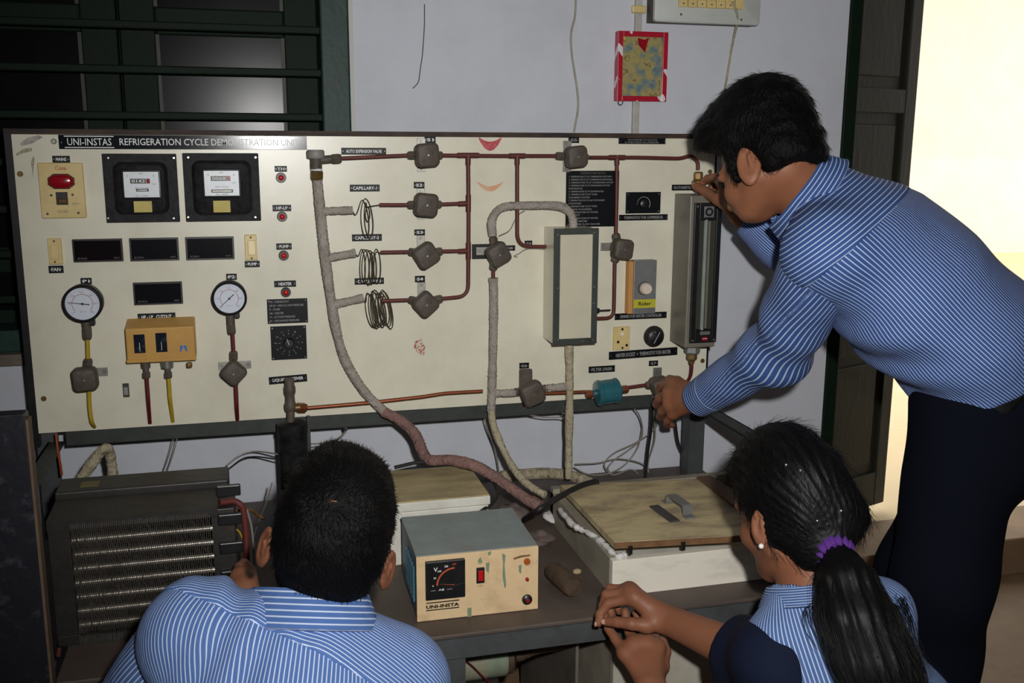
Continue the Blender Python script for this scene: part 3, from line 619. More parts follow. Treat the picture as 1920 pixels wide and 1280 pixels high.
# ---- auto expansion valve
c = P(594, 340, PY); ev = thing('expansion_valve', (c[0], 0, c[2]), 'grey capped expansion valve with brass nut at the top of the wrapped pipe', 'valve')
obj('cap', MB().lathe([(.017, 0), (.0185, .003), (.0185, .015), (.016, .018)], P(592, 297, PY), (0, 0, 1), 20), mat('grey_cap', (142, 138, 132), .55, dirt=(110, 104, 98), dirt_amt=.5, scale=40), ev, smooth=40)
obj('valve_body', MB().lathe([(.0125, 0), (.0125, .02), (.015, .026)], P(593, 317, PY), (0, 0, 1), 14), M_valve, ev, smooth=40)
obj('outlet', MB().cyl(P(598, 300, PY), P(622, 298, PY), .0085, 12), M_valve, ev, smooth=40)
obj('flare_nut', MB().hexn(P(621, 298, PY), P(640, 297, PY), .0115), M_valve, ev)
obj('collar', MB().cyl(P(593.5, 320, PY), P(593.5, 316, PY), .0125, 14), M_dialsilver, ev)
obj('brass_nut', MB().hexn(P(594, 338, PY), P(594, 319, PY), .0145), M_brass, ev)
obj('bracket', MB().cyl((P(594, 300, 0)[0], 0.0, P(594, 300, 0)[2]), P(594, 300, PY), .006, 10), M_valve, ev)
# ---- capillary coils
def coil(path, lab):
    return tag(obj('capillary_coil', MB().tube(smooth_path(path, 6), .0011, 5), M_cap, smooth=80), lab, 'coil', 'thin capillary wire coils')
def loops(cx, cy, w, h, n, step, seed, slant=0.0):
    rg = random.Random(seed); out = []
    for k in range(n):
        dx = (k-(n-1)/2)*step; hh = h*(.9+.2*rg.random()); ww = w*(.55+.5*rg.random()); yy = cy+rg.uniform(-4, 4)
        for j in range(10):
            a_ = 2*math.pi*j/10 - math.pi/2
            out.append(P(cx+dx+step*j/10+math.cos(a_)*ww/2+slant*math.sin(a_)*hh/2, yy+math.sin(a_)*hh/2, -.022-.012*math.sin(a_+.6)+.004*rg.random()))
    return out
coil(vp((660, 395), (668, 402))+loops(684, 412, 22, 74, 2, 7, 3, .08)+loops(688, 402, 16, 30, 1, 3, 4)+[P(693, 387, -.03), P(712, 384, -.03)], 'loose coil of thin wire under the CAPILLARY-1 plate')
coil(vp((666, 474), (672, 480))+loops(691, 502, 18, 64, 6, 5.5, 9)+[P(712, 474, -.03), P(716, 473, -.03)], 'coil of thin wire at the middle valve of the three coils')
coil(vp((680, 561), (686, 566))+loops(709, 580, 22, 64, 10, 3.6, 12, .16)+[P(716, 566, -.03), P(722, 564, -.03)], 'densest coil of thin wire, lowest of the three')
# ---- cloth wrapped pipes
def wrapped(name, pts, r, m, lab, seed=1, n=12, bump=.0012, cat='pipe'):
    p = smooth_path(pts, 12); d = np.r_[0, np.cumsum(np.linalg.norm(np.diff(p, axis=0), axis=1))]
    L = d[-1]; N = max(int(L/.0045), 8); u = np.linspace(0, L, N); q = np.stack([np.interp(u, d, p[:, k]) for k in range(3)], 1)
    rg = np.random.RandomState(seed)
    rr = r*(1+.05*np.sin(u/.009*2*np.pi)+.05*rg.randn(N)*.5)
    rr = rr*(1+.06*np.interp(u, np.linspace(0, L, 12), rg.randn(12)))
    o = obj(name, MB().tube(q, rr, n), m, smooth=70); return tag(o, lab, cat)
wrapped('wrapped_pipe', vp((595, 336), (601, 400), (609, 475), (619, 550), (631, 620), (648, 676), (682, 732), (724, 775)), .0108, M_wrap, 'grey cloth wrapped suction pipe sweeping down from the expansion valve', 2)
wrapped('wrapped_pipe', vp((604, 396), (632, 395), (661, 394)), .0088, M_wrap, 'grey wrapped stub leading to the topmost wire coil', 3)
wrapped('wrapped_pipe', vp((612, 484), (640, 479), (667, 474)), .0088, M_wrap, 'grey wrapped stub leading to the middle wire coil', 4)
wrapped('wrapped_pipe', vp((624, 571), (652, 565), (682, 558)), .0092, M_wrap, 'grey wrapped stub leading to the lowest wire coil', 5)
wrapped('wrapped_hose', [P(718, 771, -.03), P(752, 789, -.04), P(779, 815, -.06), P(792, 846, -.09), P(806, 862, -.12), P(845, 862, -.15), P(893, 874, -.18), P(940, 902, -.2), P(985, 934, -.24), P(1012, 950, -.27)], .0125, M_wrappink, 'brownish pink taped hose curling down behind the table boxes', 6, cat='hose')
wrapped('wrapped_pipe', vp((924, 442), (922, 418), (930, 398), (950, 387), (1000, 385), (1045, 386), (1066, 395), (1074, 412), (1075, 436)), .0098, M_wrap, 'grey wrapped pipe arching over into the top of the cream box', 7)
pipe('refrigerant_pipe', vp((925, 503), (925, 526)), RP, M_redpipe, 'short red pipe below the reddish brown valve')
wrapped('wrapped_pipe', vp((925, 521), (926, 560), (925, 640), (923, 720), (921, 770)), .0098, M_wrap, 'grey wrapped pipe running straight down left of the cream box', 8)
wrapped('wrapped_pipe', [P(921, 768, -.03), P(925, 796, -.035), P(940, 835, -.05), P(962, 876, -.09), P(990, 908, -.14), P(1022, 928, -.18)], .0088, M_wrapcream, 'cream string wrapped pipe slanting down to the rear of the table', 9)
wrapped('wrapped_pipe', vp((1067, 640), (1068, 700), (1068, 740), (1067, 800), (1066, 896)), .0095, M_wrapcream, 'cream wrapped pipe running down from the cream box', 10)
wrapped('wrapped_pipe', vp((927, 737), (945, 737), (966, 736)), .0092, M_wrap, 'grey wrapped stub left of the valve under the cream box', 11)
wrapped('wrapped_pipe', vp((1022, 728), (1044, 726), (1064, 724)), .0092, M_wrap, 'grey wrapped stub right of the valve under the cream box', 12)
# ---- cream box on the board
X0, X1, Z0, Z1 = (lambda A: A)(rectp(1038, 432, 1120, 645, -.087)); Z1 = P(1080, 428, -.087)[2]
bx = thing('insulated_box', ((X0+X1)/2, 0, Z0), 'tall cream box with dark edged lid on the middle of the board', 'box')
obj('body', MB().span(X0+.002, X1-.002, -.083, -.0002, Z0+.002, Z1-.002), M_board, bx, bevel=.001)
fr = MB(); t = .0135
for a0, a1, b0, b1 in ((X0, X0+t, Z0, Z1), (X1-t, X1, Z0, Z1), (X0+t, X1-t, Z0, Z0+t), (X0+t, X1-t, Z1-t, Z1)): obj('lid_frame', MB().span(a0, a1, -.0905, -.083, b0, b1), M_rail, bx, bevel=.0008)
obj('lid', MB().span(X0+t, X1-t, -.087, -.083, Z0+t, Z1-t), mat('milky_acrylic', (212, 206, 180), .3, dirt=(190, 186, 168), dirt_amt=.5, scale=20), bx)
for (px, py) in ((1046, 540), (1114, 538), (1113, 568), (1092, 639), (1112, 637), (1046, 637), (1046, 440), (1114, 436)): obj('screw', MB().lathe([(.002, 0), (.0015, .001)], P(px, py, -.0905), (0, -1, 0), 8), M_steel, bx)
tag(obj('gland_fitting', MB().cyl(P(1118, 582, -.05), P(1123, 582, -.05), .006, 10).cyl(P(1122, 582, -.05), P(1145, 581, -.05), .0016, 8), M_black, smooth=40), 'tiny black gland on the right side of the cream box', 'pipe fitting')
pipe('sensor_wire', [P(1023, 466, -.03), P(990, 466, -.02), P(972, 476, -.012), P(964, 480, -.008), P(970, 482, -.006)], .0012, M_wire, 'thin sensor wire curling beside the reddish brown valve', 'wire', 6, smoothp=True)
pipe('sensor_wire', [P(936, 442, -.03), P(955, 432, -.018), P(966, 412, -.012), P(975, 400, -.02), P(984, 395, -.03)], .0012, M_wire, 'thin wire tied under the arching wrapped pipe', 'wire', 6, smoothp=True)
# ---- ochre cutout box
X0, X1, Z0, Z1 = rectp(236, 614, 366, 677, -.05)
cb = thing('cutout_box', ((X0+X1)/2, 0, Z0), 'ochre pressure cutout box with two small dark windows', 'control box')
Zt = P(300, 602, -.034)[2]
m_ = MB(); m_.hexa([(X0, -.0, Z0+.002), (X1, -.0, Z0+.002), (X1, -.0, Zt+.003), (X0, -.0, Zt+.003)], [(X0, -.05, Z0), (X1, -.05, Z0), (X1, -.05, Z1), (X0, -.05, Z1)]); obj('case', m_, M_ochre, cb, bevel=.003)
obj('cover_lip', MB().span(X0-.001, X1+.001, -.052, -.046, Z0-.001, Z0+.006), M_ochre, cb, bevel=.001)
for q in ((251, 627, 272, 662), (292, 624, 313, 660)):
    rplate(*q, .0012, .001, 'scale_window', M_darkwin, cb, -.0502, .0004)
    X_, X2_, Z_, Z2_ = rectp(*q, -.0515); obj('scale_pointer', MB().span((X_+X2_)/2-.0004, (X_+X2_)/2+.0004, -.0519, -.0514, Z_+.004, Z_+.022), M_white, cb)
c = P(344, 653, -.0505)
lg = MB().add([(c[0]-.008, -.0508, c[2]-.006), (c[0]-.004, -.0508, c[2]-.006), (c[0]-.003, -.0508, c[2]), (c[0]-.001, -.0508, c[2]), (c[0]-.001, -.0508, c[2]+.007), (c[0]-.006, -.0508, c[2]+.006)], [(5, 4, 3, 2, 1, 0)])
lg.add([(c[0]+.008, -.0508, c[2]-.006), (c[0]+.004, -.0508, c[2]-.006), (c[0]+.003, -.0508, c[2]), (c[0]+.001, -.0508, c[2]), (c[0]+.001, -.0508, c[2]+.007), (c[0]+.006, -.0508, c[2]+.006)], [(0, 1, 2, 3, 4, 5)])
obj('emblem', lg, M_blue, cb)
for (a_, b_, cap) in (((273, 679), (275, 708), .010), ((313, 679), (316, 708), .0135)):
    A, B = P(*a_, PY), P(*b_, PY); Mi = A+(B-A)*.35
    obj('fitting', MB().cyl(A+np.array([0, 0, .004]), Mi, cap, 14, cap*.9), M_valve if cap < .012 else M_steel, cb, smooth=40)
    obj('stem', MB().cyl(Mi, B, .006, 10), M_valve, cb, smooth=40); obj('flare_nut', MB().hexn(A+(B-A)*.62, A+(B-A)*1.02, .0088), M_valve, cb)
obj('earth_lug', MB().box(P(355, 684, -.03), (.012, .01, .012)), M_brass, cb, bevel=.003)
# ---- small steel catch
X0, X1, Z0, Z1 = rectp(230, 719, 242, 745, -.004)
k_ = thing('slide_catch', ((X0+X1)/2, 0, Z0), 'small steel catch on the board between yellow and red tubes', 'catch')
obj('plate', MB().span(X0, X1, -.002, 0, Z0, Z1), M_rail, k_, bevel=.0005); obj('slider', MB().span(X0+.002, X1-.002, -.006, -.002, Z0+.005, Z1-.008), M_steel, k_, bevel=.0008)
# ---- square selector dial
X0, X1, Z0, Z1 = rectp(508, 611, 575, 674, -.004); cx, cz = (X0+X1)/2, (Z0+Z1)/2
sd = thing('selector_dial', (cx, 0, Z0), 'square black selector dial with white marks under the legend plate', 'dial')
obj('plate', MB().span(X0, X1, -.003, 0, Z0, Z1), M_plate, sd, bevel=.0006)
for sx in (X0+.004, X1-.004):
    for sz in (Z0+.004, Z1-.004): obj('screw', MB().lathe([(.002, 0), (.0015, .0012)], (sx, -.003, sz), (0, -1, 0), 8), M_chrome, sd)
for k in range(12):
    a_ = math.radians(90-30*k); d = np.array([math.cos(a_), 0, math.sin(a_)]); n = np.array([-d[2], 0, d[0]])*.0004; p0 = np.array([cx, -.0034, cz])
    obj('scale_mark', MB().add([p0+d*.018-n, p0+d*.018+n, p0+d*.023+n, p0+d*.023-n], [(0, 1, 2, 3)]), M_dimwhite, sd)
    x, z = cx+d[0]*.0285, cz+d[2]*.0275; w_ = .0012*len(str(k+1)); obj('lettering', text_mb(str(k) if k else '0', x-w_, x+w_, z, .0032, -.0034), M_dimwhite, sd)
obj('knob', MB().lathe([(.0115, 0), (.0105, .008), (.009, .010)], (cx, -.003, cz), (0, -1, 0), 24), M_black, sd, smooth=40)
obj('knob_pointer', MB().box((cx-.002, -.0145, cz+.004), (.0022, .003, .014), np.array(Matrix.Rotation(-.35, 3, 'Y'))), M_dimwhite, sd)
# ---- thermostat dial
X0, X1, Z0, Z1 = rectp(1174, 360, 1239, 400, -.004); c = P(1207, 382, -.004)
td = thing('thermostat_dial', ((X0+X1)/2, 0, Z0), 'small black thermostat plate with an arc shaped scale', 'dial')
obj('plate', MB().span(X0, X1, -.003, 0, Z0, Z1), M_plate, td, bevel=.0006)
for sx in (X0+.005, X1-.005):
    for sz in (Z0+.005, Z1-.005): obj('screw', MB().lathe([(.002, 0), (.0015, .0012)], (sx, -.003, sz), (0, -1, 0), 8), M_chrome, td)
am = MB()
for k in range(16):
    a0, a1 = math.radians(190-220*k/16), math.radians(190-220*(k+1)/16); b0, b1 = .0155, .0155+.0006+.0012*k/16
    am.add([(c[0]+math.cos(a)*rr_, -.0034, c[2]+math.sin(a)*rr_) for a, rr_ in ((a0, b0), (a1, b0), (a1, b1), (a0, b1))], [(0, 1, 2, 3)])
obj('scale_arc', am, M_dimwhite, td)
obj('knob', MB().lathe([(.012, 0), (.0105, .008), (.006, .010)], (c[0], -.003, c[2]), (0, -1, 0), 24), M_black, td, smooth=40)
# ---- dimmer
dm = thing('dimmer_switch', tuple(P(1205, 588)*np.array([1, 0, 1])), 'aluminium dimmer plate with a round ivory knob on a wooden strip', 'switch')
X0, X1, Z0, Z1 = rectp(1178, 490, 1190, 588, -.02); obj('wood_strip', MB().span(X0, X1+.004, -.02, 0, Z0, Z1), M_wood, dm)
X0, X1, Z0, Z1 = rectp(1188, 488, 1230, 588, -.024); obj('face_plate', MB().span(X0, X1, -.025, -.0, Z0, Z1), M_alu, dm, bevel=.001)
c = P(1211, 541, -.03); obj('knob_ring', MB().lathe([(.0165, 0), (.0155, .003)], (c[0]-.002, -.025, c[2]), (0, -1, 0), 24), M_valve, dm); obj('knob', MB().lathe([(.0145, 0), (.0135, .010), (.011, .013)], (c[0], -.0275, c[2]), (0, -1, 0), 28), M_knobw, dm, smooth=40)
X0, X1, Z0, Z1 = rectp(1188, 561, 1229, 577, -.0256); obj('sticker', MB().span(X0, X1, -.0256, -.0250, Z0, Z1), M_stkyellow, dm); obj('lettering', text_mb('Rider', X0+.012, X1-.011, (Z0+Z1)/2, .009, -.0259, .02), M_black, dm)
# ---- socket
so = thing('power_socket', tuple(P(1166, 656)*np.array([1, 0, 1])), 'yellowed cream socket left of the round black knob', 'socket')
rplate(1151, 613, 1181, 656, .007, .0015, 'socket_plate', M_cream, so)
for q, rr_ in (((1159, 641), .0034), ((1175, 647), .0034), ((1167, 617), .0030), ((1167, 652), .0026)): obj('socket_hole', MB().lathe([(rr_, 0), (rr_, .0006)], P(*q, -.007), (0, -1, 0), 12), M_black, so)
obj('pilot_lamp', MB().lathe([(.004, 0), (.003, .002)], P(1167, 626, -.007), (0, -1, 0), 12), M_white, so)
# ---- heater thermostat knob
c = P(1229, 632, -.012)
hk = thing('heater_thermostat', (c[0], 0, c[2]), 'round black thermostat knob right of the cream socket', 'knob')
obj('skirt', MB().lathe([(.0262, 0), (.026, .004), (.023, .007)], (c[0], 0, c[2]), (0, -1, 0), 32), mat('brown_black_bakelite', (44, 34, 34), .4), hk, smooth=40)
obj('knob', MB().lathe([(.0205, .006), (.0195, .016), (.017, .018)], (c[0], 0, c[2]), (0, -1, 0), 32), M_black, hk, smooth=40)
obj('grip', MB().box((c[0], -.022, c[2]), (.008, .01, .034), np.array(Matrix.Rotation(.5, 3, 'Y'))), M_black, hk, bevel=.002)
obj('knob_mark', MB().sphere((c[0]-.004, -.0185, c[2]+.014), .0016), M_dimwhite, hk)
# ---- rotameter
X0, X1, Z0, Z1 = rectp(1289, 366, 1350, 651, -.09); xs0 = P(1256, 640, -.002)[0]
X0, X1 = P(1290, 500, -.09)[0], P(1347, 500, -.09)[0]
ro = thing('rotameter', ((X0+X1)/2, 0, Z0), 'tall grey rotameter with a black framed glass tube at the right end', 'meter')
obj('housing', MB().span(X0, X1, -.09, -.0002, Z0, Z1), M_greybox, ro, bevel=.003)
x0_, x1_, z0_, z1_ = X0+.009, X1-.001, P(1310, 642, -.093)[2], P(1320, 380, -.093)[2]
obj('front_frame', MB().span(x0_, x0_+.012, -.098, -.09, z0_, z1_).span(x1_-.012, x1_, -.098, -.09, z0_, z1_).span(x0_+.012, x1_-.012, -.098, -.09, z0_, z0_+.032).span(x0_+.012, x1_-.012, -.098, -.09, z1_-.040, z1_), M_black, ro, bevel=.0008)
obj('tube_chamber', MB().span(x0_+.012, x1_-.012, -.0915, -.09, z0_+.03, z1_-.038), mat('dark_backing', (60, 60, 52), .4), ro)
cx = (x0_+x1_)/2
obj('glass_tube', MB().cyl((cx-.004, -.0945, z0_+.03), (cx-.004, -.0945, z1_-.038), .0045, 14), M_glass, ro, smooth=40)
obj('scale_strip', MB().span(cx+.004, cx+.009, -.0925, -.0915, z0_+.034, z1_-.042), M_greybox, ro)
zb = z1_-.02; obj('emblem_plate', MB().span(cx-.011, cx+.013, -.0986, -.098, zb-.013, zb+.012), M_alu, ro, bevel=.0002)
obj('emblem', MB().lathe([(.0098, 0), (.0098, .0004)], (cx+.001, -.0986, zb-.0005), (0, -1, 0), 20), M_black, ro)
obj('emblem_mark', MB().lathe([(.0055, 0), (.0055, .0004)], (cx+.001, -.099, zb-.0005), (0, -1, 0), 12), M_alu, ro)
obj('data_plate', MB().span(cx-.009, cx+.016, -.0986, -.098, z0_+.019, z0_+.027), M_alu, ro); obj('maker_plate', MB().span(cx-.004, cx+.011, -.0986, -.098, z0_+.005, z0_+.014), M_red, ro)
obj('lettering', text_mb('JAPSIN', cx-.002, cx+.009, z0_+.0095, .004, -.0989), M_white, ro)
for sx in (x0_+.006, x1_-.006):
    for sz in (z0_+.006, z1_-.008): obj('screw', MB().lathe([(.0026, 0), (.002, .0012)], (sx, -.098, sz), (0, -1, 0), 8), M_steel, ro)
A = P(1298, 650, -.05); obj('hex_base', MB().hexn(A+np.array([0, 0, .004]), A+np.array([0, 0, -.016]), .019), M_alu, ro)
obj('brass_nut', MB().hexn(A+np.array([0, 0, -.015]), A+np.array([0, 0, -.032]), .0125), M_brass, ro); obj('brass_tail', MB().cyl(A+np.array([0, 0, -.03]), A+np.array([0, 0, -.042]), .008, 12, .006), M_brass, ro)
T = P(1309, 343, PY)
obj('inlet_stub', MB().cyl((T[0], PY, Z1-.002), (T[0], PY, T[2]+.004), .006, 12), M_steel, ro)
obj('knob', MB().lathe([(.014, 0), (.0145, .003), (.0145, .008), (.013, .010)], (T[0], PY, T[2]-.004), (0, 0, 1), 20), M_brass, ro, smooth=40)
obj('brass_nut', MB().hexn((T[0], PY, T[2]+.006), (T[0], PY, T[2]+.026), .0105), M_brass, ro)
pipe('refrigerant_pipe', [A+np.array([0, 0, -.04]), P(1297, 690, -.05), P(1295, 706, -.045), P(1284, 722, -.03), P(1262, 724, -.03)], RP, M_redtube, 'short red pipe curving from the rotameter to the lower hand', elbow=.015)
# ---- filter drier
A, B = P(1117, 737, -.04), P(1160, 731, -.04); d = nrm(B-A); L = np.linalg.norm(B-A)
fd = thing('filter_drier', tuple((A+B)/2), 'teal canister filter drier on the bottom pipe', 'filter')
obj('canister', MB().lathe([(.012, 0), (.027, .002), (.030, .005), (.030, .011), (.0285, .013), (.0285, L-.011), (.030, L-.009), (.030, L-.004), (.027, L-.001), (.012, L)], A, d, 32), M_teal, fd, smooth=35)
for s_, e_ in ((A, -1), (B, 1)):
    obj('neck', MB().cyl(s_, s_+d*e_*.008, .008, 12), M_teal, fd); obj('flare_nut', MB().hexn(s_+d*e_*.007, s_+d*e_*.024, .0098), M_copper, fd)
# ---- valve gripped at the lower right
valve((1243, 727), (((1214, 722), 1), ((1262, 726), 0)), [(1224, 689, 1240, 745)], .4, 'brown valve gripped by the lower hand', .022)
# ---- liquid receiver under the board
A = P(545, 785, -.05); cxr = P(548, 800, -.05)
rc = thing('liquid_receiver', (cxr[0], -.05, .462), 'upright black cylinder hanging under the bottom edge of the board', 'tank')
zt = P(548, 790, -.05)[2]
obj('tank', MB().lathe([(.026, 0), (.0315, .006), (.0315, zt-.49), (.033, zt-.486), (.033, zt-.466), (.026, zt-.462)], (cxr[0], -.05, .462), (0, 0, 1), 30), M_blackcase, rc, smooth=40)
obj('neck', MB().cyl((A[0], -.05, zt-.003), (P(545, 765, -.05)[0], -.05, P(545, 765, -.05)[2]), .0085, 12), M_valve, rc, smooth=40)
b0 = P(545, 770, -.05)
obj('valve_body', MB().lathe([(.0105, 0), (.013, .006), (.013, .014), (.0105, .02), (.0095, .034), (.0125, .042), (.0125, .052), (.0105, .058), (.0105, .072)], (b0[0], -.05, b0[2]), (0, 0, 1), 14), M_valve, rc, smooth=40)
c1 = P(552, 764, -.05); obj('outlet', MB().cyl((b0[0], -.05, c1[2]), c1+np.array([.012, 0, 0]), .008, 12), M_brass, rc, smooth=40)
obj('flare_nut', MB().hexn(P(556, 764, -.042), P(574, 764, -.034), .0115), M_copper, rc)
X0, X1, Z0, Z1 = rectp(577, 780, 583, 905, -.03); obj('hanger_strap', MB().span(X0, X1, -.04, -.036, .55, zt+.008), M_rail, rc)
# ================================================================== stand, table and what stands on it
TZ = .46; TYF = -.612; TX0 = P(60, 900, -.6)[0]+.008
M_tabletop = mat('dusty_brown_tabletop', (92, 80, 72), .55, dirt=(62, 52, 46), dirt_amt=.7, scale=9, bump=.08)
tb = thing('work_table', (.38, -.23, 0), 'low steel framed table with dusty dark top carrying the apparatus', 'table')
obj('table_top', MB().span(TX0, 1.13, TYF, .15, TZ-.008, TZ), M_tabletop, tb, bevel=.002)
obj('front_rail', MB().span(TX0, 1.13, TYF-.002, TYF+.004, TZ-.046, TZ-.008), M_steelgrey, tb)
obj('front_rail_flange', MB().span(TX0, 1.13, TYF+.004, TYF+.04, TZ-.014, TZ-.0085), M_steelgrey, tb)
obj('back_rail', MB().span(TX0, 1.13, .14, .146, TZ-.046, TZ-.008), M_steelgrey, tb)
lx = P(846, 1240, TYF+.01)[0]
for x, y in ((TX0+.026, TYF+.01), (lx, TYF+.012), (1.104, TYF+.01), (TX0+.026, .13), (1.104, .13)):
    obj('leg', MB().span(x-.026, x+.026, y-.002, y+.003, 0, TZ-.0085).span(x-.026, x-.021, y+.003, y+.05 if y < 0 else y+.015, 0, TZ-.0085), M_steelgrey, tb)
st = thing('panel_stand', (.3, .05, TZ), 'dark angle iron stand holding the board above the table', 'stand')
for px, x in ((96, P(96, 880, .03)[0]), (1302, P(1302, 840, .03)[0])):
    obj('post', MB().span(x-.021, x+.021, .02, .026, TZ, 1.2).span(x-.021, x-.015, .026, .06, TZ, 1.2), M_steelgrey, st)
for x, xi in ((PXA+.012, 1), (PXB-.004, -1)):
    obj('side_arm', MB().span(x, x+xi*.004, -.38, .02, PZA-.062, PZA-.026).span(x, x+xi*.034, -.38, .02, PZA-.030, PZA-.026), M_rail, st)
obj('stand_rail', MB().span(PXA+.02, PXB-.02, .05, .056, .9, .94), M_rail, st)
# ---- black panelled board at the far left
xl = P(60, 900, -.6)[0]; zt = P(30, 774, -.6)[2]
M_blk = mat('blue_black_old_paint', (34, 35, 42), .4, dirt=(92, 92, 100), dirt_amt=.5, scale=45, bump=.2, bump_scale=30, lo=.55, hi=.75)
bb = thing('panel_board', (xl-.3, -.6, 0), 'tall blue black panelled board standing at the left edge', 'board')
obj('stile', MB().span(xl-.075, xl, -.61, -.58, 0, zt), M_blk, bb, bevel=.002)
obj('edge_strip', MB().span(xl, xl+.004, -.607, -.583, .02, zt-.01), mat('worn_wood_edge', (110, 90, 70), .7, dirt=(60, 50, 44), scale=40), bb)
obj('stile', MB().span(xl-.62, xl-.545, -.61, -.58, 0, zt), M_blk, bb, bevel=.002)
for z0, z1 in ((zt-.02, zt), (P(30, 1130, -.6)[2], P(30, 1118, -.6)[2]+.02), (P(30, 1225, -.6)[2], P(30, 1205, -.6)[2]), (0, .1)): obj('rail', MB().span(xl-.545, xl-.075, -.608, -.582, z0, z1), M_blk, bb, bevel=.003)
obj('infill', MB().span(xl-.545, xl-.075, -.6, -.588, .05, zt-.01), M_blk, bb)
# ---- condenser
CY = -.49
cxl, cxr_ = PZ(150, 1210, TZ)[0]-.035, P(444, 1080, CY)[0]
ztp = P(115, 975, CY)[2]; ztr = P(412, 945, CY)[2]
M_cond = mat('black_brown_casing', (30, 29, 29), .5, dirt=(62, 56, 48), dirt_amt=.6, scale=14, bump=.1)
M_fin = mat('steel_fins', (178, 172, 162), .30, .6, dirt=(104, 92, 78), dirt_amt=.6, scale=30)
cn = thing('condenser_unit', ((cxl+cxr_)/2, CY, TZ), 'dusty black condenser with rows of shiny finned tubes at the left', 'condenser')
obj('base_tray', MB().span(cxl, cxr_, CY, CY+.30, TZ, TZ+.02), M_cond, cn, bevel=.002)
fx0, fx1 = P(140, 1090, CY)[0], P(402, 1090, CY)[0]; fz0, fz1 = P(250, 1195, CY)[2], P(250, 972, CY)[2]
zc_top = P(260, 962, CY)[2]
obj('side_plate', MB().span(cxl, fx0, CY-.004, CY+.10, TZ+.02, zc_top-.002), M_cond, cn, bevel=.002)
xs1 = P(444, 1040, CY)[0]
obj('side_plate', MB().span(fx1, xs1, CY+.004, CY+.10, TZ+.02, zc_top-.006), M_cond, cn, bevel=.002)
for k in range(5): obj('side_tab', MB().span(fx1+.012, xs1+.012, CY-.006, CY+.003, fz0+.035+k*.052, fz0+.055+k*.052), M_black, cn, bevel=.002)
obj('bottom_lip', MB().span(fx0, fx1, CY-.004, CY+.02, TZ+.02, fz0), M_cond, cn)
zrear = P(260, 890, CY+.17)[2]
obj('top_shroud', MB().hexa([(cxl, CY-.006, zc_top-.016), (fx1+.012, CY-.006, zc_top-.016), (fx1+.012, CY-.006, zc_top), (cxl, CY-.006, zc_top)], [(cxl, CY+.09, zc_top-.016), (fx1+.012, CY+.09, zc_top-.016), (fx1+.012, CY+.09, zc_top+.004), (cxl, CY+.09, zc_top+.004)]), M_cond, cn)
zf = P(260, 912, CY+.10)[2]
obj('fan_shroud', MB().span(cxl-.004, P(430, 940, CY+.1)[0], CY+.10, CY+.18, TZ+.02, zf), M_cond, cn, bevel=.003)
obj('fan_shroud_lip', MB().span(cxl+.0, P(428, 940, CY+.1)[0], CY+.098, CY+.104, zf-.03, zf-.024), M_cond, cn)
obj('paper_label', MB().span(P(150, 899, CY+.13)[0], P(185, 897, CY+.13)[0], CY+.12, CY+.15, zf, zf+.0006), mat('dusty_label', (120, 112, 60), .7, dirt=(84, 76, 60), scale=60), cn)
obj('core_back', MB().span(fx0, fx1, CY+.05, CY+.09, fz0, fz1), M_black, cn)
NR = 9
finmb = None
for k in range(NR):
    z = fz1-.006-(fz1-fz0-.012)*k/(NR-1); R_ = (fz1-fz0)/NR*.60
    mb = MB().cyl((fx0-.002, CY+.006, z), (fx1+.002, CY+.006, z), .0048, 10)
    x = fx0+.0015; i = 0
    rg = random.Random(k)
    while x < fx1-.001:
        j = rg.uniform(-.0004, .0004); rr_ = R_*rg.uniform(.94, 1.03)
        mb.lathe([(rr_*.97, 0), (rr_, .0003), (rr_*.97, .0007)], (x+j, CY+.006+rg.uniform(-.0008, .0008), z), (1, 0, 0), 12)
        x += .0031
    obj('finned_tube', mb, M_fin, cn, smooth=40)
# condenser plumbing
pipe('condenser_pipe', [P(412, 942, CY+.02), P(440, 938, CY+.03), P(455, 948, CY+.03), P(462, 1000, CY+.03), P(463, 1090, CY+.03)], .0058, M_redpipe, 'red pipe bent down along the right side of the condenser', elbow=.02)
pipe('condenser_wire', [P(463, 955, CY+.05), P(472, 990, CY+.05), P(476, 1040, CY+.05), P(477, 1105, CY+.05)], .002, M_wire, 'thin grey wire beside the red condenser pipe', 'wire', 6, smoothp=True)
pipe('condenser_wire', [P(440, 957, CY+.1), P(470, 956, CY+.11), P(484, 966, CY+.12), P(496, 972, CY+.12)], .0032, M_brass, 'brass coloured tube stub behind the seated boy\'s ear', 'pipe', 8, smoothp=True)
pipe('condenser_wire', [P(436, 988, CY+.06), P(448, 996, CY+.06), P(455, 1010, CY+.06)], .0016, M_yellow, 'tiny yellow wire at the side of the condenser', 'wire', 6, smoothp=True)
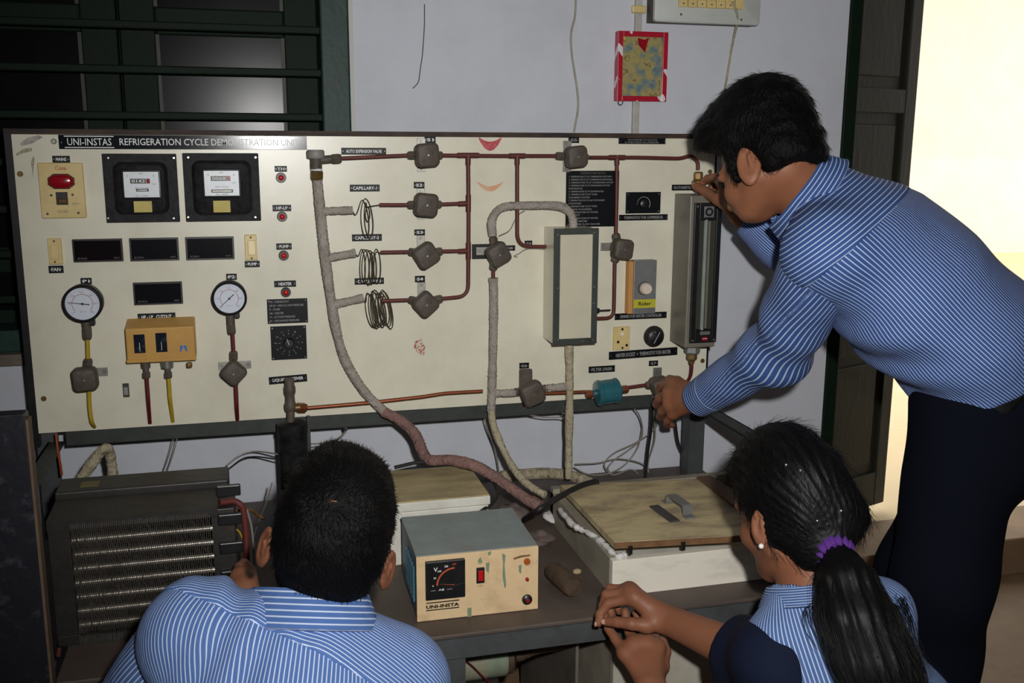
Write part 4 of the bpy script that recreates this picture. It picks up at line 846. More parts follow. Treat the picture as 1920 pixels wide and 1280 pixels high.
# ---- bent pipe and wires behind the condenser
wrapped('wrapped_pipe', [P(150, 900, -.12), P(170, 872, -.12), P(188, 848, -.12), P(199, 840, -.12), P(206, 850, -.10), P(214, 905, -.08)], .0105, M_wrapcream, 'cream wrapped pipe bent in a peak behind the condenser', 21)
for i, (pts, r_, m_, lab) in enumerate((
    ([P(330, 800, .03), P(318, 850, .05), P(300, 900, .08)], .0012, M_wire, 'thin wire slanting down behind the condenser, left one'),
    ([P(337, 800, .03), P(325, 850, .05), P(307, 900, .08)], .0012, M_wire, 'thin wire slanting down behind the condenser, right one'),
    ([P(425, 872, .1), P(450, 853, .1), P(478, 846, .1), P(521, 851, .0)], .0018, M_pvc, 'pale cable arching from the condenser to the black cylinder'),
    ([P(431, 877, .1), P(455, 860, .1), P(480, 856, .1), P(521, 861, .0)], .0018, M_wiredk, 'dark cable arching below the pale one to the black cylinder'),
    ([P(583, 832, -.02), P(610, 830, .0), P(636, 820, .03), P(648, 804, .04), P(640, 785, .05)], .0016, M_wire, 'grey wire looping under the board beside the black cylinder'),
    ([P(649, 780, .05), P(652, 800, .04), P(640, 818, .03), P(600, 838, .02)], .0016, M_wire, 'second grey wire looping under the board'),
    ([P(510, 905, -.1), P(500, 940, -.1), P(486, 975, -.12), P(475, 1010, -.14)], .002, M_wire, 'grey wire behind the seated boy\'s head'),
    ([P(105, 812, -.05), P(108, 840, -.06), P(113, 870, -.08), P(116, 890, -.1)], .0026, mat('orange_wire', (150, 66, 30), .6), 'orange brown wire at the left post of the stand'),
    ([P(112, 1080, -.42), P(118, 1130, -.44), P(114, 1180, -.45), P(110, 1230, -.46)], .004, M_redpipe, 'dark red pipe at the left side of the condenser'))):
    pipe('loose_wire', pts, r_, m_, lab, 'wire', 6, smoothp=True, group=None)
tag(obj('cable_stub', MB().cyl(P(638, 777, .04), P(650, 806, .035), .006, 10), M_rail, smooth=40), 'short dark sleeve hanging under the board with two wires', 'cable')
# ---- rear white box with worn lid
Yb = -.30
xa, xb = P(690, 950, Yb)[0], P(916, 935, Yb)[0]; zb_ = P(830, 952, Yb)[2]; zl = P(830, 936, Yb)[2]
rb = thing('white_box', ((xa+xb)/2, Yb+.1, TZ), 'white box with a worn yellow lid behind the seated boy', 'box')
M_whbox = mat('white_paint_box', (226, 223, 211), .5, dirt=(170, 164, 148), dirt_amt=.5, scale=14)
M_lidw = mat('worn_yellow_lid', (188, 172, 130), .6, dirt=(112, 96, 70), dirt_amt=.8, scale=9, stretch=(1, 3, 1), bump=.08)
obj('body', MB().span(xa, xb, Yb, Yb+.20, TZ, zb_-.002), M_whbox, rb, bevel=.002)
obj('lid_rim', MB().span(xa-.003, xb+.003, Yb-.004, Yb+.20, zb_, zl), M_whbox, rb, bevel=.0015)
obj('lid_top', MB().span(xa-.001, xb+.001, Yb-.002, Yb+.195, zl, zl+.003), M_lidw, rb)
pipe('black_hose', [P(740, 876, -.13), P(790, 866, -.12), P(850, 868, -.12), P(905, 885, -.16), P(932, 915, -.22), P(925, 940, -.27), P(900, 960, -.32)], .0042, M_wiredk, 'black hose curling over the rear of the white box', 'hose', 8, smoothp=True)
# ---- stabiliser
BL, BR = PZ(782, 1166, TZ), PZ(1008, 1141, TZ)
ex = nrm(BR-BL); ey = np.array([-ex[1], ex[0], 0]); W_ = np.linalg.norm(BR-BL)
def pl_hit(px, py, o, n):
    r_ = ray(px, py); return CAM + r_*(np.dot(o-CAM, n)/np.dot(r_, n))
H_ = (pl_hit(783, 1043, BL, ey)[2]+pl_hit(1012, 1023, BL, ey)[2])/2-TZ
TRr = PZ(862, 960, TZ+H_); D_ = np.dot(TRr-BL, ey)
Rs = np.stack([ex, ey, [0, 0, 1]], 1)
def sb(u, v, w): return BL+ex*u+ey*v+np.array([0, 0, w])
sz = thing('voltage_stabiliser', tuple(sb(W_/2, D_/2, 0)), 'small voltage stabiliser with blue grey top and stained cream front', 'stabiliser')
M_bg = mat('blue_grey_enamel', (138, 152, 154), .5, dirt=(112, 100, 82), dirt_amt=.55, scale=16, bump=.06)
M_bgside = mat('blue_enamel_side', (66, 106, 122), .45, dirt=(60, 66, 66), dirt_amt=.6, scale=24)
M_crf = mat('stained_cream_front', (222, 193, 150), .45, dirt=(164, 134, 96), dirt_amt=.6, scale=26, lo=.5, hi=.82)
def sbox(name, u0, u1, v0, v1, w0, w1, m, par, **k): return obj(name, MB().box(sb((u0+u1)/2, (v0+v1)/2, (w0+w1)/2), (u1-u0, v1-v0, w1-w0), Rs), m, par, **k)
sbox('body', .001, W_-.001, .004, D_, .003, H_-.003, M_bgside, sz, bevel=.002)
sbox('cover', 0, W_, .003, D_+.001, H_-.004, H_, M_bg, sz, bevel=.001)
sbox('front_panel', 0, W_, -.002, .003, .001, H_-.0005, M_crf, sz, bevel=.0008)
for k in range(6): sbox('louvre', -.0022, .0014, .03+.018*k, .034+.018*k, .025, H_-.03, M_bgside, sz)
def suv(px, py):
    q = pl_hit(px, py, BL+ey*(-.002), ey); return np.dot(q-BL, ex), q[2]-TZ
def srect(x0, y0, x1, y1):
    a_, b_ = suv(x0, (y0+y1)/2), suv(x1, (y0+y1)/2); c_, d_ = suv((x0+x1)/2, y1), suv((x0+x1)/2, y0); return a_[0], b_[0], c_[1], d_[1]
u0, u1, w0, w1 = srect(797, 1048, 871, 1119)
mt = sbox('voltmeter', u0, u1, -.010, -.002, w0, w1, M_black, sz, bevel=.0015)
def stext(t, u0, u1, wc, h, dep, m, par, bold=.01):
    mb = text_mb(t, u0, u1, wc, h, 0, bold); mb.v = [tuple(sb(p[0], dep, p[2])) for p in mb.v]; obj('lettering', mb, m, par)
uw, wh = u1-u0, w1-w0
stext('V', u0+uw*.20, u0+uw*.30, w0+wh*.80, wh*.11, -.0104, M_white, mt)
M_orange = mat('orange_scale_print', (190, 84, 40), .6)
pc = (u0+uw*.72, w0+wh*.36); sc_ = MB()
for k in range(14):
    a0, a1 = math.radians(178-88*k/14), math.radians(178-88*(k+1)/14-.5)
    sc_.add([sb(pc[0]+math.cos(a)*r_*uw, -.0104, pc[1]+math.sin(a)*r_*wh) for a, r_ in ((a0, .42), (a1, .42), (a1, .46), (a0, .46))], [(0, 1, 2, 3)])
obj('scale_arc', sc_, M_orange, mt)
for k, t in enumerate(('0', '50', '100', '200', '300')):
    a_ = math.radians(178-88*k/4); uu, ww_ = pc[0]+math.cos(a_)*.54*uw, pc[1]+math.sin(a_)*.54*wh; hw_ = .0011*len(t); stext(t, uu-hw_, uu+hw_, ww_, .0036, -.0104, M_white if k < 4 else M_orange, mt)
nd = MB(); a_ = math.radians(172); d_ = (math.cos(a_), math.sin(a_))
nd.add([sb(pc[0]-d_[1]*.0006, -.0106, pc[1]+d_[0]*.0006), sb(pc[0]+d_[1]*.0006, -.0106, pc[1]-d_[0]*.0006), sb(pc[0]+d_[0]*.42*uw, -.0106, pc[1]+d_[1]*.42*wh)], [(0, 1, 2)]); obj('needle', nd, M_orange, mt)
stext('—  AE  —', u0+uw*.12, u0+uw*.66, w0+wh*.26, wh*.05, -.0104, M_white, mt)
obj('meter_cover', MB().prism([(0, 0), (0, uw*.34)]+[(-uw*.40*math.sin(a), uw*.34*math.cos(a)) for a in np.linspace(.15, math.pi/2, 9)], sb(u0+uw*.97, -.0100, w0+wh*.04), -ey, .0016, 0, ux=ex), mat('black_cover', (30, 31, 34), .25), mt)
u0, u1, w0, w1 = srect(893, 1063, 908, 1092)
sw = sbox('switch_frame', u0, u1, -.005, -.002, w0, w1, M_black, sz, bevel=.0006); sbox('rocker', u0+.003, u1-.003, -.009, -.004, w0+.006, w1-.005, M_redbright, sw, bevel=.001)
u_, w_ = suv(900, 1098); stext('OFF', u_-.004, u_+.004, w_, .003, -.0026, M_greytext, sz)
u_, w_ = suv(900, 1056); stext('ON', u_-.003, u_+.003, w_, .003, -.0026, M_greytext, sz)
for q, rr_, m_ in (((988, 1052), .0062, mat('amber_lamp', (170, 84, 20), .25, coat=.4)), ((988, 1085), .0036, M_red), ((988, 1123), .0098, M_black)):
    u_, w_ = suv(*q); obj('pilot_lamp' if rr_ < .009 else 'fuse_holder', MB().lathe([(rr_, 0), (rr_*.95, .004), (rr_*.5, .007)], sb(u_, -.002, w_), -ey, 18), m_, sz, smooth=40)
u_, w_ = suv(988, 1123); obj('fuse_cap', MB().lathe([(.004, .006), (.003, .0095)], sb(u_, -.002, w_), -ey, 12), M_red, sz)
u0, w0 = suv(799, 1139); u1, _ = suv(861, 1134); stext('UNI-INSTA', u0, u1, w0+.0008, .0068, -.0026, M_black, sz, .045)
for dw in (.0075, -.0065): sbox('lettering_line', u0, u1, -.0027, -.0021, w0+dw, w0+dw+.0018, M_black, sz)
M_gstain = mat('green_paint_run', (120, 138, 112), .7)
for pts in ([(941, 1037), (948, 1040), (946, 1060), (949, 1098), (946, 1103), (942, 1080), (943, 1055)], [(896, 1050), (901, 1044), (905, 1054), (897, 1055)], [(911, 1055), (918, 1054), (916, 1075), (911, 1068)], [(915, 1034), (921, 1033), (920, 1040), (915, 1041)], [(876, 1140), (884, 1138), (884, 1156), (877, 1158)], [(972, 1060), (978, 1058), (977, 1075), (973, 1072)]):
    mb = MB(); mb.add([sb(suv(*q)[0], -.0024, suv(*q)[1]) for q in pts][::-1], [tuple(range(len(pts)))]); obj('paint_run', mb, M_gstain, sz)
mb = MB(); mb.add([sb(suv(*q)[0], -.0024, suv(*q)[1]) for q in [(962, 1046), (975, 1041), (994, 1039), (994, 1042), (976, 1045), (964, 1049)]][::-1], [tuple(range(6))]); obj('scribble', mb, mat('brown_ink', (120, 84, 50), .7), sz)
# ---- lying brown bobbin
a_, b_ = PZ(1035, 1068, TZ+.02), PZ(1076, 1102, TZ+.02); d_ = nrm(b_-a_)
M_bob = mat('rusty_bobbin', (84, 66, 48), .7, dirt=(46, 36, 28), dirt_amt=.8, scale=40, bump=.3)
bo = thing('cork_bobbin', tuple((a_+b_)/2-np.array([0, 0, .02])), 'rusty brown cylinder lying on the table beside the stabiliser', 'cylinder')
Lb = np.linalg.norm(b_-a_)
obj('barrel', MB().lathe([(.012, 0), (.018, .003), (.0195, .01), (.0185, .02), (.0195, .03), (.0195, Lb-.004), (.017, Lb), (.004, Lb+.001)], a_, d_, 20), M_bob, bo, smooth=40)
obj('spindle', MB().cyl(a_-d_*.016, a_, .004, 8), M_bob, bo)
tag(obj('cork_crumb', MB().sphere(PZ(1082, 1071, TZ+.006), .008, 7, 5, (1.2, .9, .7)), mat('crumb', (170, 150, 116), .9)), 'pale crumb behind the rusty brown cylinder', 'crumb')
# ---- chamber box with wooden lid
F0 = PZ(1147, 1119, TZ); HB = P(1148, 1052, F0[1])[2]-TZ; xr = F0[0]+.455; yb_ = F0[1]+.40
M_chfront = mat('scuffed_white_front', (232, 226, 210), .5, dirt=(168, 156, 148), dirt_amt=.7, scale=12, stretch=(.5, 1, 2), lo=.5, hi=.8)
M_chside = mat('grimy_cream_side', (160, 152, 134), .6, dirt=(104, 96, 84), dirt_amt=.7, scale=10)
ch = thing('water_chamber', ((F0[0]+xr)/2, F0[1]+.2, TZ), 'wide cream chamber box with foam lined rim on the right of the table', 'chamber')
obj('front_board', MB().span(F0[0], xr, F0[1], F0[1]+.016, TZ, TZ+HB), M_chfront, ch, bevel=.001)
obj('side_board', MB().span(F0[0], F0[0]+.022, F0[1]+.016, yb_, TZ, TZ+HB), M_chside, ch, bevel=.001)
obj('side_board', MB().span(xr-.022, xr, F0[1]+.016, yb_, TZ, TZ+HB), M_chside, ch)
obj('back_board', MB().span(F0[0], xr, yb_-.02, yb_, TZ, TZ+HB+.01), M_chside, ch)
obj('liner', MB().span(F0[0]+.022, xr-.022, F0[1]+.016, yb_-.02, TZ, TZ+HB-.02), M_whbox, ch)
M_foam = mat('white_foam', (226, 222, 218), .8, dirt=(170, 160, 156), dirt_amt=.6, scale=60, bump=.5, bump_scale=80)
def rough_tube(pts, r, seed):
    rg = np.random.RandomState(seed); p = smooth_path(pts, 6); p = p+rg.randn(*p.shape)*r*.12; return MB().tube(p, r*(1+.25*rg.randn(len(p))).clip(.5, 1.6), 8)
zf_ = TZ+HB+.004
obj('foam_strip', rough_tube([PZ(1050, 956, zf_), PZ(1075, 984, zf_), PZ(1098, 996, zf_), PZ(1118, 1008, zf_), PZ(1140, 1028, zf_), PZ(1160, 1042, zf_), PZ(1174, 1040, zf_)], .006, 3), M_foam, ch, smooth=80)
zl_ = TZ+HB+.028
M_ply = mat('weathered_plywood', (202, 184, 140), .6, dirt=(116, 96, 86), dirt_amt=.9, scale=8, stretch=(1, 2.6, 1), bump=.1, lo=.42, hi=.72)
M_plyedge = mat('ply_edge', (128, 92, 58), .7, dirt=(70, 48, 34), dirt_amt=.7, scale=40)
q0, q1, q2, q3 = PZ(1051, 909, zl_), PZ(1152, 1016, zl_), PZ(1384, 1006, zl_+.002), PZ(1316, 897, zl_)
q3 = np.array([q3[0], q3[1], zl_]); ld = thing('chamber_lid', tuple((q0+q1+q2+q3)/4-np.array([0, 0, .014])), 'weathered plywood lid with metal handle lying on the cream chamber', 'lid')
dn_ = np.array([0, 0, -.013]); ext = .10
q3e = q3; q2e = q1+(q3-q0); q2e[2] = q1[2]
obj('lid_board', MB().hexa([q+dn_ for q in (q0, q1, q2e, q3e)], [q0, q1, q2e, q3e]), M_ply, ld)
obj('lid_edge', MB().hexa([q1+dn_+np.array([0, -.002, 0]), q1+np.array([0, -.002, -.001]), q2e+np.array([0, -.002, -.001]), q2e+dn_+np.array([0, -.002, 0])], [q1+dn_, q1+np.array([0, 0, -.001]), q2e+np.array([0, 0, -.001]), q2e+dn_]), M_plyedge, ld)
s0, s1 = q3e+(q0-q3e)*.0, q2e+(q1-q2e)*.0
obj('edge_batten', MB().hexa([q3e+np.array([-.012, 0, 0]), q2e+np.array([-.02, 0, 0]), q2e+np.array([.03, 0, 0]), q3e+np.array([.022, 0, 0])], [q3e+np.array([-.012, 0, .006]), q2e+np.array([-.02, 0, .006]), q2e+np.array([.03, 0, .006]), q3e+np.array([.022, 0, .006])]), mat('brown_batten', (104, 80, 62), .7, dirt=(70, 52, 40), scale=30), ld)
hA, hB = PZ(1256, 944, zl_), PZ(1289, 968, zl_); hz = np.array([0, 0, .022])
hd = nrm(hB-hA); hn = np.cross(hd, [0, 0, 1])*.0105
def strap(pts, t=.0016):
    mb = MB(); R_ = []
    for i, p in enumerate(pts):
        tg = nrm(pts[min(i+1, len(pts)-1)]-pts[max(i-1, 0)]); nn = np.cross(tg, nrm(hn))*t
        R_.append([p-hn-nn, p+hn-nn, p+hn+nn, p-hn+nn])
    return mb.loft(R_)
obj('handle', strap([hA-hd*.016+np.array([0, 0, .002]), hA+np.array([0, 0, .002]), hA+hd*.002+np.array([0, 0, .006]), hA+hd*.003+hz*.95, hA+hd*.006+hz, hB-hd*.006+hz, hB-hd*.003+hz*.95, hB-hd*.001+np.array([0, 0, .004]), hB+hd*.0+np.array([0, 0, .002]), hB+hd*.016+np.array([0, 0, .002])]), M_alu, ld)
obj('latch_slot', strap([PZ(1226, 948, zl_+.002), PZ(1246, 963, zl_+.002), PZ(1266, 977, zl_+.002)]), mat('tarnished_zinc', (90, 88, 92), .5, .4, dirt=(60, 50, 44), scale=40), ld)
for q in ((1181, 1030), (1280, 1022)): obj('hinge_mark', MB().box(PZ(*q, zl_-.008)+np.array([0, -.003, 0]), (.007, .004, .016)), M_black, ld)
# ---- cream cabinet under the right half of the table
M_crcab = mat('cream_painted_tank', (186, 180, 166), .6, dirt=(146, 138, 122), dirt_amt=.6, scale=10)
xc = P(1150, 1230, -.585)[0]
uc = thing('tank_cabinet', (xc+.26, -.4, 0), 'cream tank cabinet under the table behind the girl\'s hands', 'cabinet')
obj('front_panel', MB().span(xc, xc+.47, -.587, -.57, .01, TZ-.048), M_crcab, uc, bevel=.001)
obj('side_panel', MB().span(xc+.002, xc+.018, -.57, -.12, .01, TZ-.048), M_chside, uc); obj('body', MB().span(xc+.018, xc+.468, -.57, -.12, 0, TZ-.05), M_chside, uc)
tag(obj('side_sheet', MB().span(P(1080, 1200, -.5)[0], P(1080, 1200, -.5)[0]+.006, -.5, -.1, 0, TZ-.048), mat('grey_sheet', (112, 106, 98), .6, dirt=(70, 62, 54), dirt_amt=.7, scale=8)), 'grey upright sheet under the table left of the cream cabinet', 'sheet')
# ---- pump under the table
ya = -.42; A, B = P(800, 1250, ya), P(946, 1243, ya); B = np.array([B[0], ya, A[2]])
M_pump = mat('pale_green_motor', (136, 150, 128), .5, dirt=(88, 88, 70), dirt_amt=.6, scale=16)
pm = thing('pump_motor', ((A[0]+B[0])/2, ya, A[2]-.055), 'pale green motor cylinder under the table', 'motor')
obj('shell', MB().lathe([(.034, 0), (.036, .004), (.036, np.linalg.norm(B-A)-.004), (.034, np.linalg.norm(B-A))], A, B-A, 28), M_pump, pm, smooth=40)
obj('mount', MB().span(A[0]+.02, B[0]-.02, ya-.03, ya+.03, 0, A[2]-.03), M_cond, pm)
obj('name_sticker', MB().lathe([(.0363, .07), (.0363, .115)], A, B-A, 28, (False, False)), mat('faded_sticker', (140, 140, 116), .7, dirt=(100, 96, 80), scale=90), pm, smooth=40)
obj('end_cap', MB().lathe([(.034, 0), (.033, .012), (.02, .02)], B, B-A, 24), M_bob, pm, smooth=40)
wrapped('wrapped_pipe', [B+np.array([.0, 0, 0]), P(975, 1225, ya), P(1010, 1212, ya), P(1050, 1205, ya), P(1083, 1200, ya)], .015, M_bob, 'sooty wrapped pipe leaving the motor under the table', 31)
pipe('loose_wire', [P(862, 1230, ya-.05), P(885, 1248, ya-.05), P(905, 1268, ya-.05), P(930, 1290, ya-.05)], .0018, M_redtube, 'dark red wires in front of the motor under the table', 'wire', 6, smoothp=True)
# ---- hoses and clutter at the rear of the table
corr = smooth_path([P(940, 893, .08), P(985, 889, .09), P(1030, 887, .09), P(1075, 893, .07), P(1108, 906, .04)], 14)
dseg = np.r_[0, np.cumsum(np.linalg.norm(np.diff(corr, axis=0), axis=1))]; uu = np.linspace(0, dseg[-1], 170); cp_ = np.stack([np.interp(uu, dseg, corr[:, k]) for k in range(3)], 1)
hs = tag(obj('corrugated_hose', MB().tube(cp_, .0135+.0016*np.sin(np.arange(170)*math.pi/1.6), 14), M_wrapcream, smooth=70), 'cream corrugated hose lying along the wall behind the chamber', 'hose')
pipe('black_hose', [PZ(984, 972, .50), P(1010, 955, -.32), P(1050, 930, -.26), P(1090, 910, -.22), P(1116, 903, -.2), P(1119, 908, -.2)], .0062, M_wiredk, 'thick black hose end reaching over the corner of the plywood lid', 'hose', 10, smoothp=True)
def rag(c, r, seed, sc=(1, 1, .55)):
    rg = np.random.RandomState(seed); mb = MB().sphere((0, 0, 0), 1, 18, 12); V = np.array(mb.v); f = np.zeros(len(V))
    for k in range(10):
        d = rg.randn(3)*3.2; f += .09*np.sin(V@d+rg.rand()*6)
    V = V*(1+f)[:, None]*np.array(sc)*r+np.asarray(c); mb.v = [tuple(p) for p in V]; return mb
for i, (q, r_, m_, lab) in enumerate((((962, 962), .035, mat('scrap_grey', (120, 104, 100), .9, dirt=(80, 66, 62), scale=40, bump=.5), 'crumpled grey insulation scrap behind the stabiliser'), ((1000, 945), .03, M_wrappink, 'crumpled pinkish insulation scrap at the hose end'), ((1038, 962), .022, M_foam, 'torn white foam scrap at the corner of the chamber'), ((1012, 1000), .026, mat('scrap_brown', (104, 90, 84), .9, dirt=(70, 58, 54), scale=40, bump=.5), 'crumpled brown scrap on the table right of the stabiliser top'))):
    c = PZ(*q, TZ+.02); tag(obj('insulation_scrap', rag((c[0], c[1], TZ+r_*.5), r_, 40+i), m_, smooth=70), lab, 'scrap', 'crumpled insulation scraps')
# loose wires hanging below the right of the board
def wloop(pts, lab, r_=.0019, m_=M_wire): pipe('loose_wire', pts, r_, m_, lab, 'wire', 7, smoothp=True)
wy = .12
wloop([P(1178, 752, .05), P(1200, 782, .08), P(1203, 820, wy), P(1180, 842, wy), P(1152, 862, wy), P(1140, 880, wy), P(1160, 895, wy), P(1195, 900, wy), P(1215, 890, wy), P(1205, 870, wy), P(1160, 860, wy), P(1120, 868, wy), P(1078, 870, wy)], 'grey wire looping in a loose coil against the wall')
wloop([P(1232, 765, .05), P(1230, 800, .09), P(1195, 828, wy), P(1150, 850, wy), P(1133, 872, wy), P(1150, 890, wy), P(1185, 880, wy-.01), P(1210, 905, wy)], 'second grey wire of the loose coil against the wall')
wloop([P(1225, 760, .06), P(1228, 820, .09), P(1215, 870, wy), P(1222, 900, wy)], 'grey wire hanging right beside the black cable')
wloop([P(1076, 876, wy), P(1100, 888, wy), P(1135, 889, wy), P(1170, 872, wy), P(1195, 840, wy), P(1205, 800, .1)], 'lowest grey wire sagging between wrapped pipe and coil')
wloop([P(1223, 755, .02), P(1221, 800, .05), P(1214, 850, .07), P(1208, 908, .08)], 'straight black cable hanging under the gripped valve', .004, M_wiredk)
wloop([P(1266, 790, .05), P(1272, 830, .06), P(1285, 860, .06), P(1290, 900, .08)], 'dark cable hanging beside the right post', .0032, M_wiredk)
wloop([P(905, 765, .03), P(913, 800, .05), P(930, 850, .08), P(938, 905, .1)], 'grey wire hanging behind the slanting string wrapped pipe', .0018)
wloop([P(960, 760, .03), P(985, 775, .04), P(1020, 782, .04), P(1055, 783, .03), P(1067, 795, .0)], 'dark grey wire sagging under the valve below the cream box', .0016)
wloop([P(1018, 762, .03), P(1045, 768, .03), P(1066, 782, .0)], 'short grey wire under the valve below the cream box', .0016)
# ================================================================== on the wall
Yw = WY-.0
xb0, xb1 = P(1229, 20, Yw-.055)[0], P(1424, 20, Yw-.055)[0]; zb0 = (P(1229, 36, Yw-.055)[2]+P(1424, 46, Yw-.055)[2])/2
sbd = thing('switch_board', ((xb0+xb1)/2, Yw, zb0), 'grey white switch board with a row of cream sockets at the top of the wall', 'switch board')
M_swb = mat('grey_white_sheet', (196, 200, 194), .4, dirt=(170, 172, 164), dirt_amt=.4, scale=12)
obj('back_box', MB().span(xb0-.0, xb1, Yw-.045, Yw, zb0-.002, zb0+.26), mat('wood_box_grey', (104, 98, 88), .7, dirt=(60, 54, 46), dirt_amt=.7, scale=20), sbd)
obj('front_sheet', MB().prism(rrect(xb1-xb0+.004, .264, .008), ((xb0+xb1)/2, Yw-.045, zb0+.128), (0, -1, 0), .012, .003, ux=(1, 0, 0)), M_swb, sbd, smooth=35)
for i in range(6):
    a0, a1 = P(1273+17.6*i, 5, Yw-.062)[0], P(1290+17.6*i, 5, Yw-.062)[0]; z1_ = P(1330, 15, Yw-.062)[2]
    s_ = obj('switch_module', MB().span(a0, a1-.0012, Yw-.064, Yw-.057, z1_, z1_+.05), M_cream, sbd, bevel=.001)
    obj('module_screw', MB().lathe([(.0022, 0), (.0018, .0008)], ((a0+a1)/2, Yw-.064, z1_+.008), (0, -1, 0), 8), M_valve, s_); obj('module_rocker', MB().span(a0+.005, a1-.006, Yw-.068, Yw-.063, z1_+.016, z1_+.036), M_cream, s_, bevel=.001)
a0 = P(1379, 5, Yw-.062)[0]; s_ = obj('socket_module', MB().span(a0, a0+.022, Yw-.064, Yw-.057, z1_, z1_+.05), M_cream, sbd, bevel=.001)
for q in ((1277, 27), (1390, 37)): obj('screw', MB().lathe([(.003, 0), (.002, .001)], P(*q, Yw-.057), (0, -1, 0), 8), M_valve, sbd)
pipe('wall_cable', [P(1374, 4, Yw-.07), P(1381, 22, Yw-.066), P(1382, 42, Yw-.05), P(1372, 90, Yw-.008), P(1362, 150, Yw-.006), P(1352, 210, Yw-.006), P(1345, 260, Yw-.006)], .0028, M_wrapcream, 'cream cable dropping from the switch board behind the standing boy\'s head', 'cable', 8, smoothp=True)
pipe('wall_cable', [P(1080, -10, Yw-.003), P(1078, 30, Yw-.003), P(1071, 62, Yw-.006), P(1072, 100, Yw-.006), P(1081, 160, Yw-.006), P(1084, 200, Yw-.006), P(1076, 248, Yw-.004)], .0026, mat('wavy_cable', (170, 166, 152), .7, dirt=(110, 104, 94), scale=60), 'thin pale cable wandering down the wall left of the picture', 'cable', 8, smoothp=True)
pipe('wall_cable', [P(796, 8, Yw-.001), P(796, 47, Yw-.0012), P(792, 105, Yw-.0012), P(788, 130, Yw-.0012), P(785, 155, Yw-.0012), P(774, 166, Yw-.001)], .0012, M_wiredk, 'short dark thread stuck to the wall above the board', 'thread', 5)
tag(obj('wall_conduit', MB().span(P(1187, 100, Yw)[0], P(1199, 100, Yw)[0], Yw-.012, Yw, P(1192, 262, Yw)[2], 2.1), M_pvc, bevel=.002), 'grey vertical conduit strip behind the picture', 'conduit')
tag(obj('conduit_clamp', MB().span(P(1180, 18, Yw)[0], P(1206, 18, Yw)[0], Yw-.02, Yw-.012, P(1192, 26, Yw)[2], P(1192, 12, Yw)[2]), M_cream, bevel=.003), 'small cream clamp on the conduit beside the switch board', 'clamp')
# picture
Yp = Yw-.014; X0, X1, Z0, Z1 = rectp(1158, 59, 1251, 190, Yp-.01)
pc_ = thing('framed_picture', ((X0+X1)/2, Yw, Z0), 'small red framed picture with white stripes hanging on the wall', 'picture')
def frame_mat():
    m = mat('red_white_striped_foil', (176, 26, 48), .3); nt = m.node_tree; N, L = nt.nodes, nt.links
    tc = N.new('ShaderNodeTexCoord'); wv = N.new('ShaderNodeTexWave'); wv.bands_direction = 'DIAGONAL'; wv.inputs['Scale'].default_value = 9; wv.inputs['Distortion'].default_value = .4
    n = N.new('ShaderNodeTexNoise'); n.inputs['Scale'].default_value = 26
    ml = N.new('ShaderNodeMath'); ml.operation = 'MULTIPLY'; gt = N.new('ShaderNodeMath'); gt.operation = 'GREATER_THAN'; gt.inputs[1].default_value = .52
    L.new(tc.outputs['Object'], wv.inputs[0]); L.new(tc.outputs['Object'], n.inputs[0]); L.new(wv.outputs['Fac'], ml.inputs[0]); L.new(n.outputs[0], ml.inputs[1]); L.new(ml.outputs[0], gt.inputs[0])
    mx = N.new('ShaderNodeMix'); mx.data_type = 'RGBA'; mx.inputs[6].default_value = (*lin((176, 26, 48)), 1); mx.inputs[7].default_value = (*lin((226, 216, 220)), 1)
    L.new(gt.outputs[0], mx.inputs[0]); L.new(mx.outputs[2], N['Principled BSDF'].inputs['Base Color']); return m
Mf = frame_mat(); t = .0125
for a0, a1, b0, b1 in ((X0, X0+t, Z0, Z1), (X1-t, X1, Z0, Z1), (X0+t, X1-t, Z0, Z0+t), (X0+t, X1-t, Z1-t, Z1)): obj('picture_frame', MB().span(a0, a1, Yp-.012, Yw-.002, b0, b1), Mf, pc_, bevel=.001)
def print_mat():
    m = mat('faded_colour_print', (150, 140, 90), .15, coat=.5); nt = m.node_tree; N, L = nt.nodes, nt.links
    tc = N.new('ShaderNodeTexCoord'); n = N.new('ShaderNodeTexNoise'); n.inputs['Scale'].default_value = 38; n.inputs['Detail'].default_value = 4
    cr = N.new('ShaderNodeValToRGB'); L.new(tc.outputs['Object'], n.inputs[0]); L.new(n.outputs[0], cr.inputs[0])
    e = cr.color_ramp.elements; e[0].position = .3; e[0].color = (*lin((84, 104, 116)), 1); e[1].position = .72; e[1].color = (*lin((196, 176, 80)), 1)
    for p_, c_ in ((.42, (120, 138, 136)), (.50, (160, 150, 96)), (.58, (176, 160, 110)), (.64, (120, 112, 84))):
        k = e.new(p_); k.color = (*lin(c_), 1)
    L.new(cr.outputs[0], N['Principled BSDF'].inputs['Base Color']); return m
obj('print', MB().span(X0+t, X1-t, Yp-.008, Yp-.004, Z0+t, Z1-t), print_mat(), pc_)
cx, cz = X0+(X1-X0)*.50, Z0+(Z1-Z0)*.80
obj('print_red_shape', MB().add([(cx-.014, Yp-.0085, cz+.018), (cx+.004, Yp-.0085, cz+.014), (cx+.016, Yp-.0085, cz+.020), (cx+.010, Yp-.0085, cz+.002), (cx+.006, Yp-.0085, cz-.016), (cx-.004, Yp-.0085, cz-.006), (cx-.012, Yp-.0085, cz+.002)], [(6, 5, 4, 3, 2, 1, 0)]), M_red, pc_)
obj('hanging_ring', MB().tube([(X0+.012+.006*math.cos(a), Yp-.004, Z0-.003+.006*math.sin(a)) for a in np.linspace(0, 6.28, 16)], .001, 5), M_wiredk, pc_)
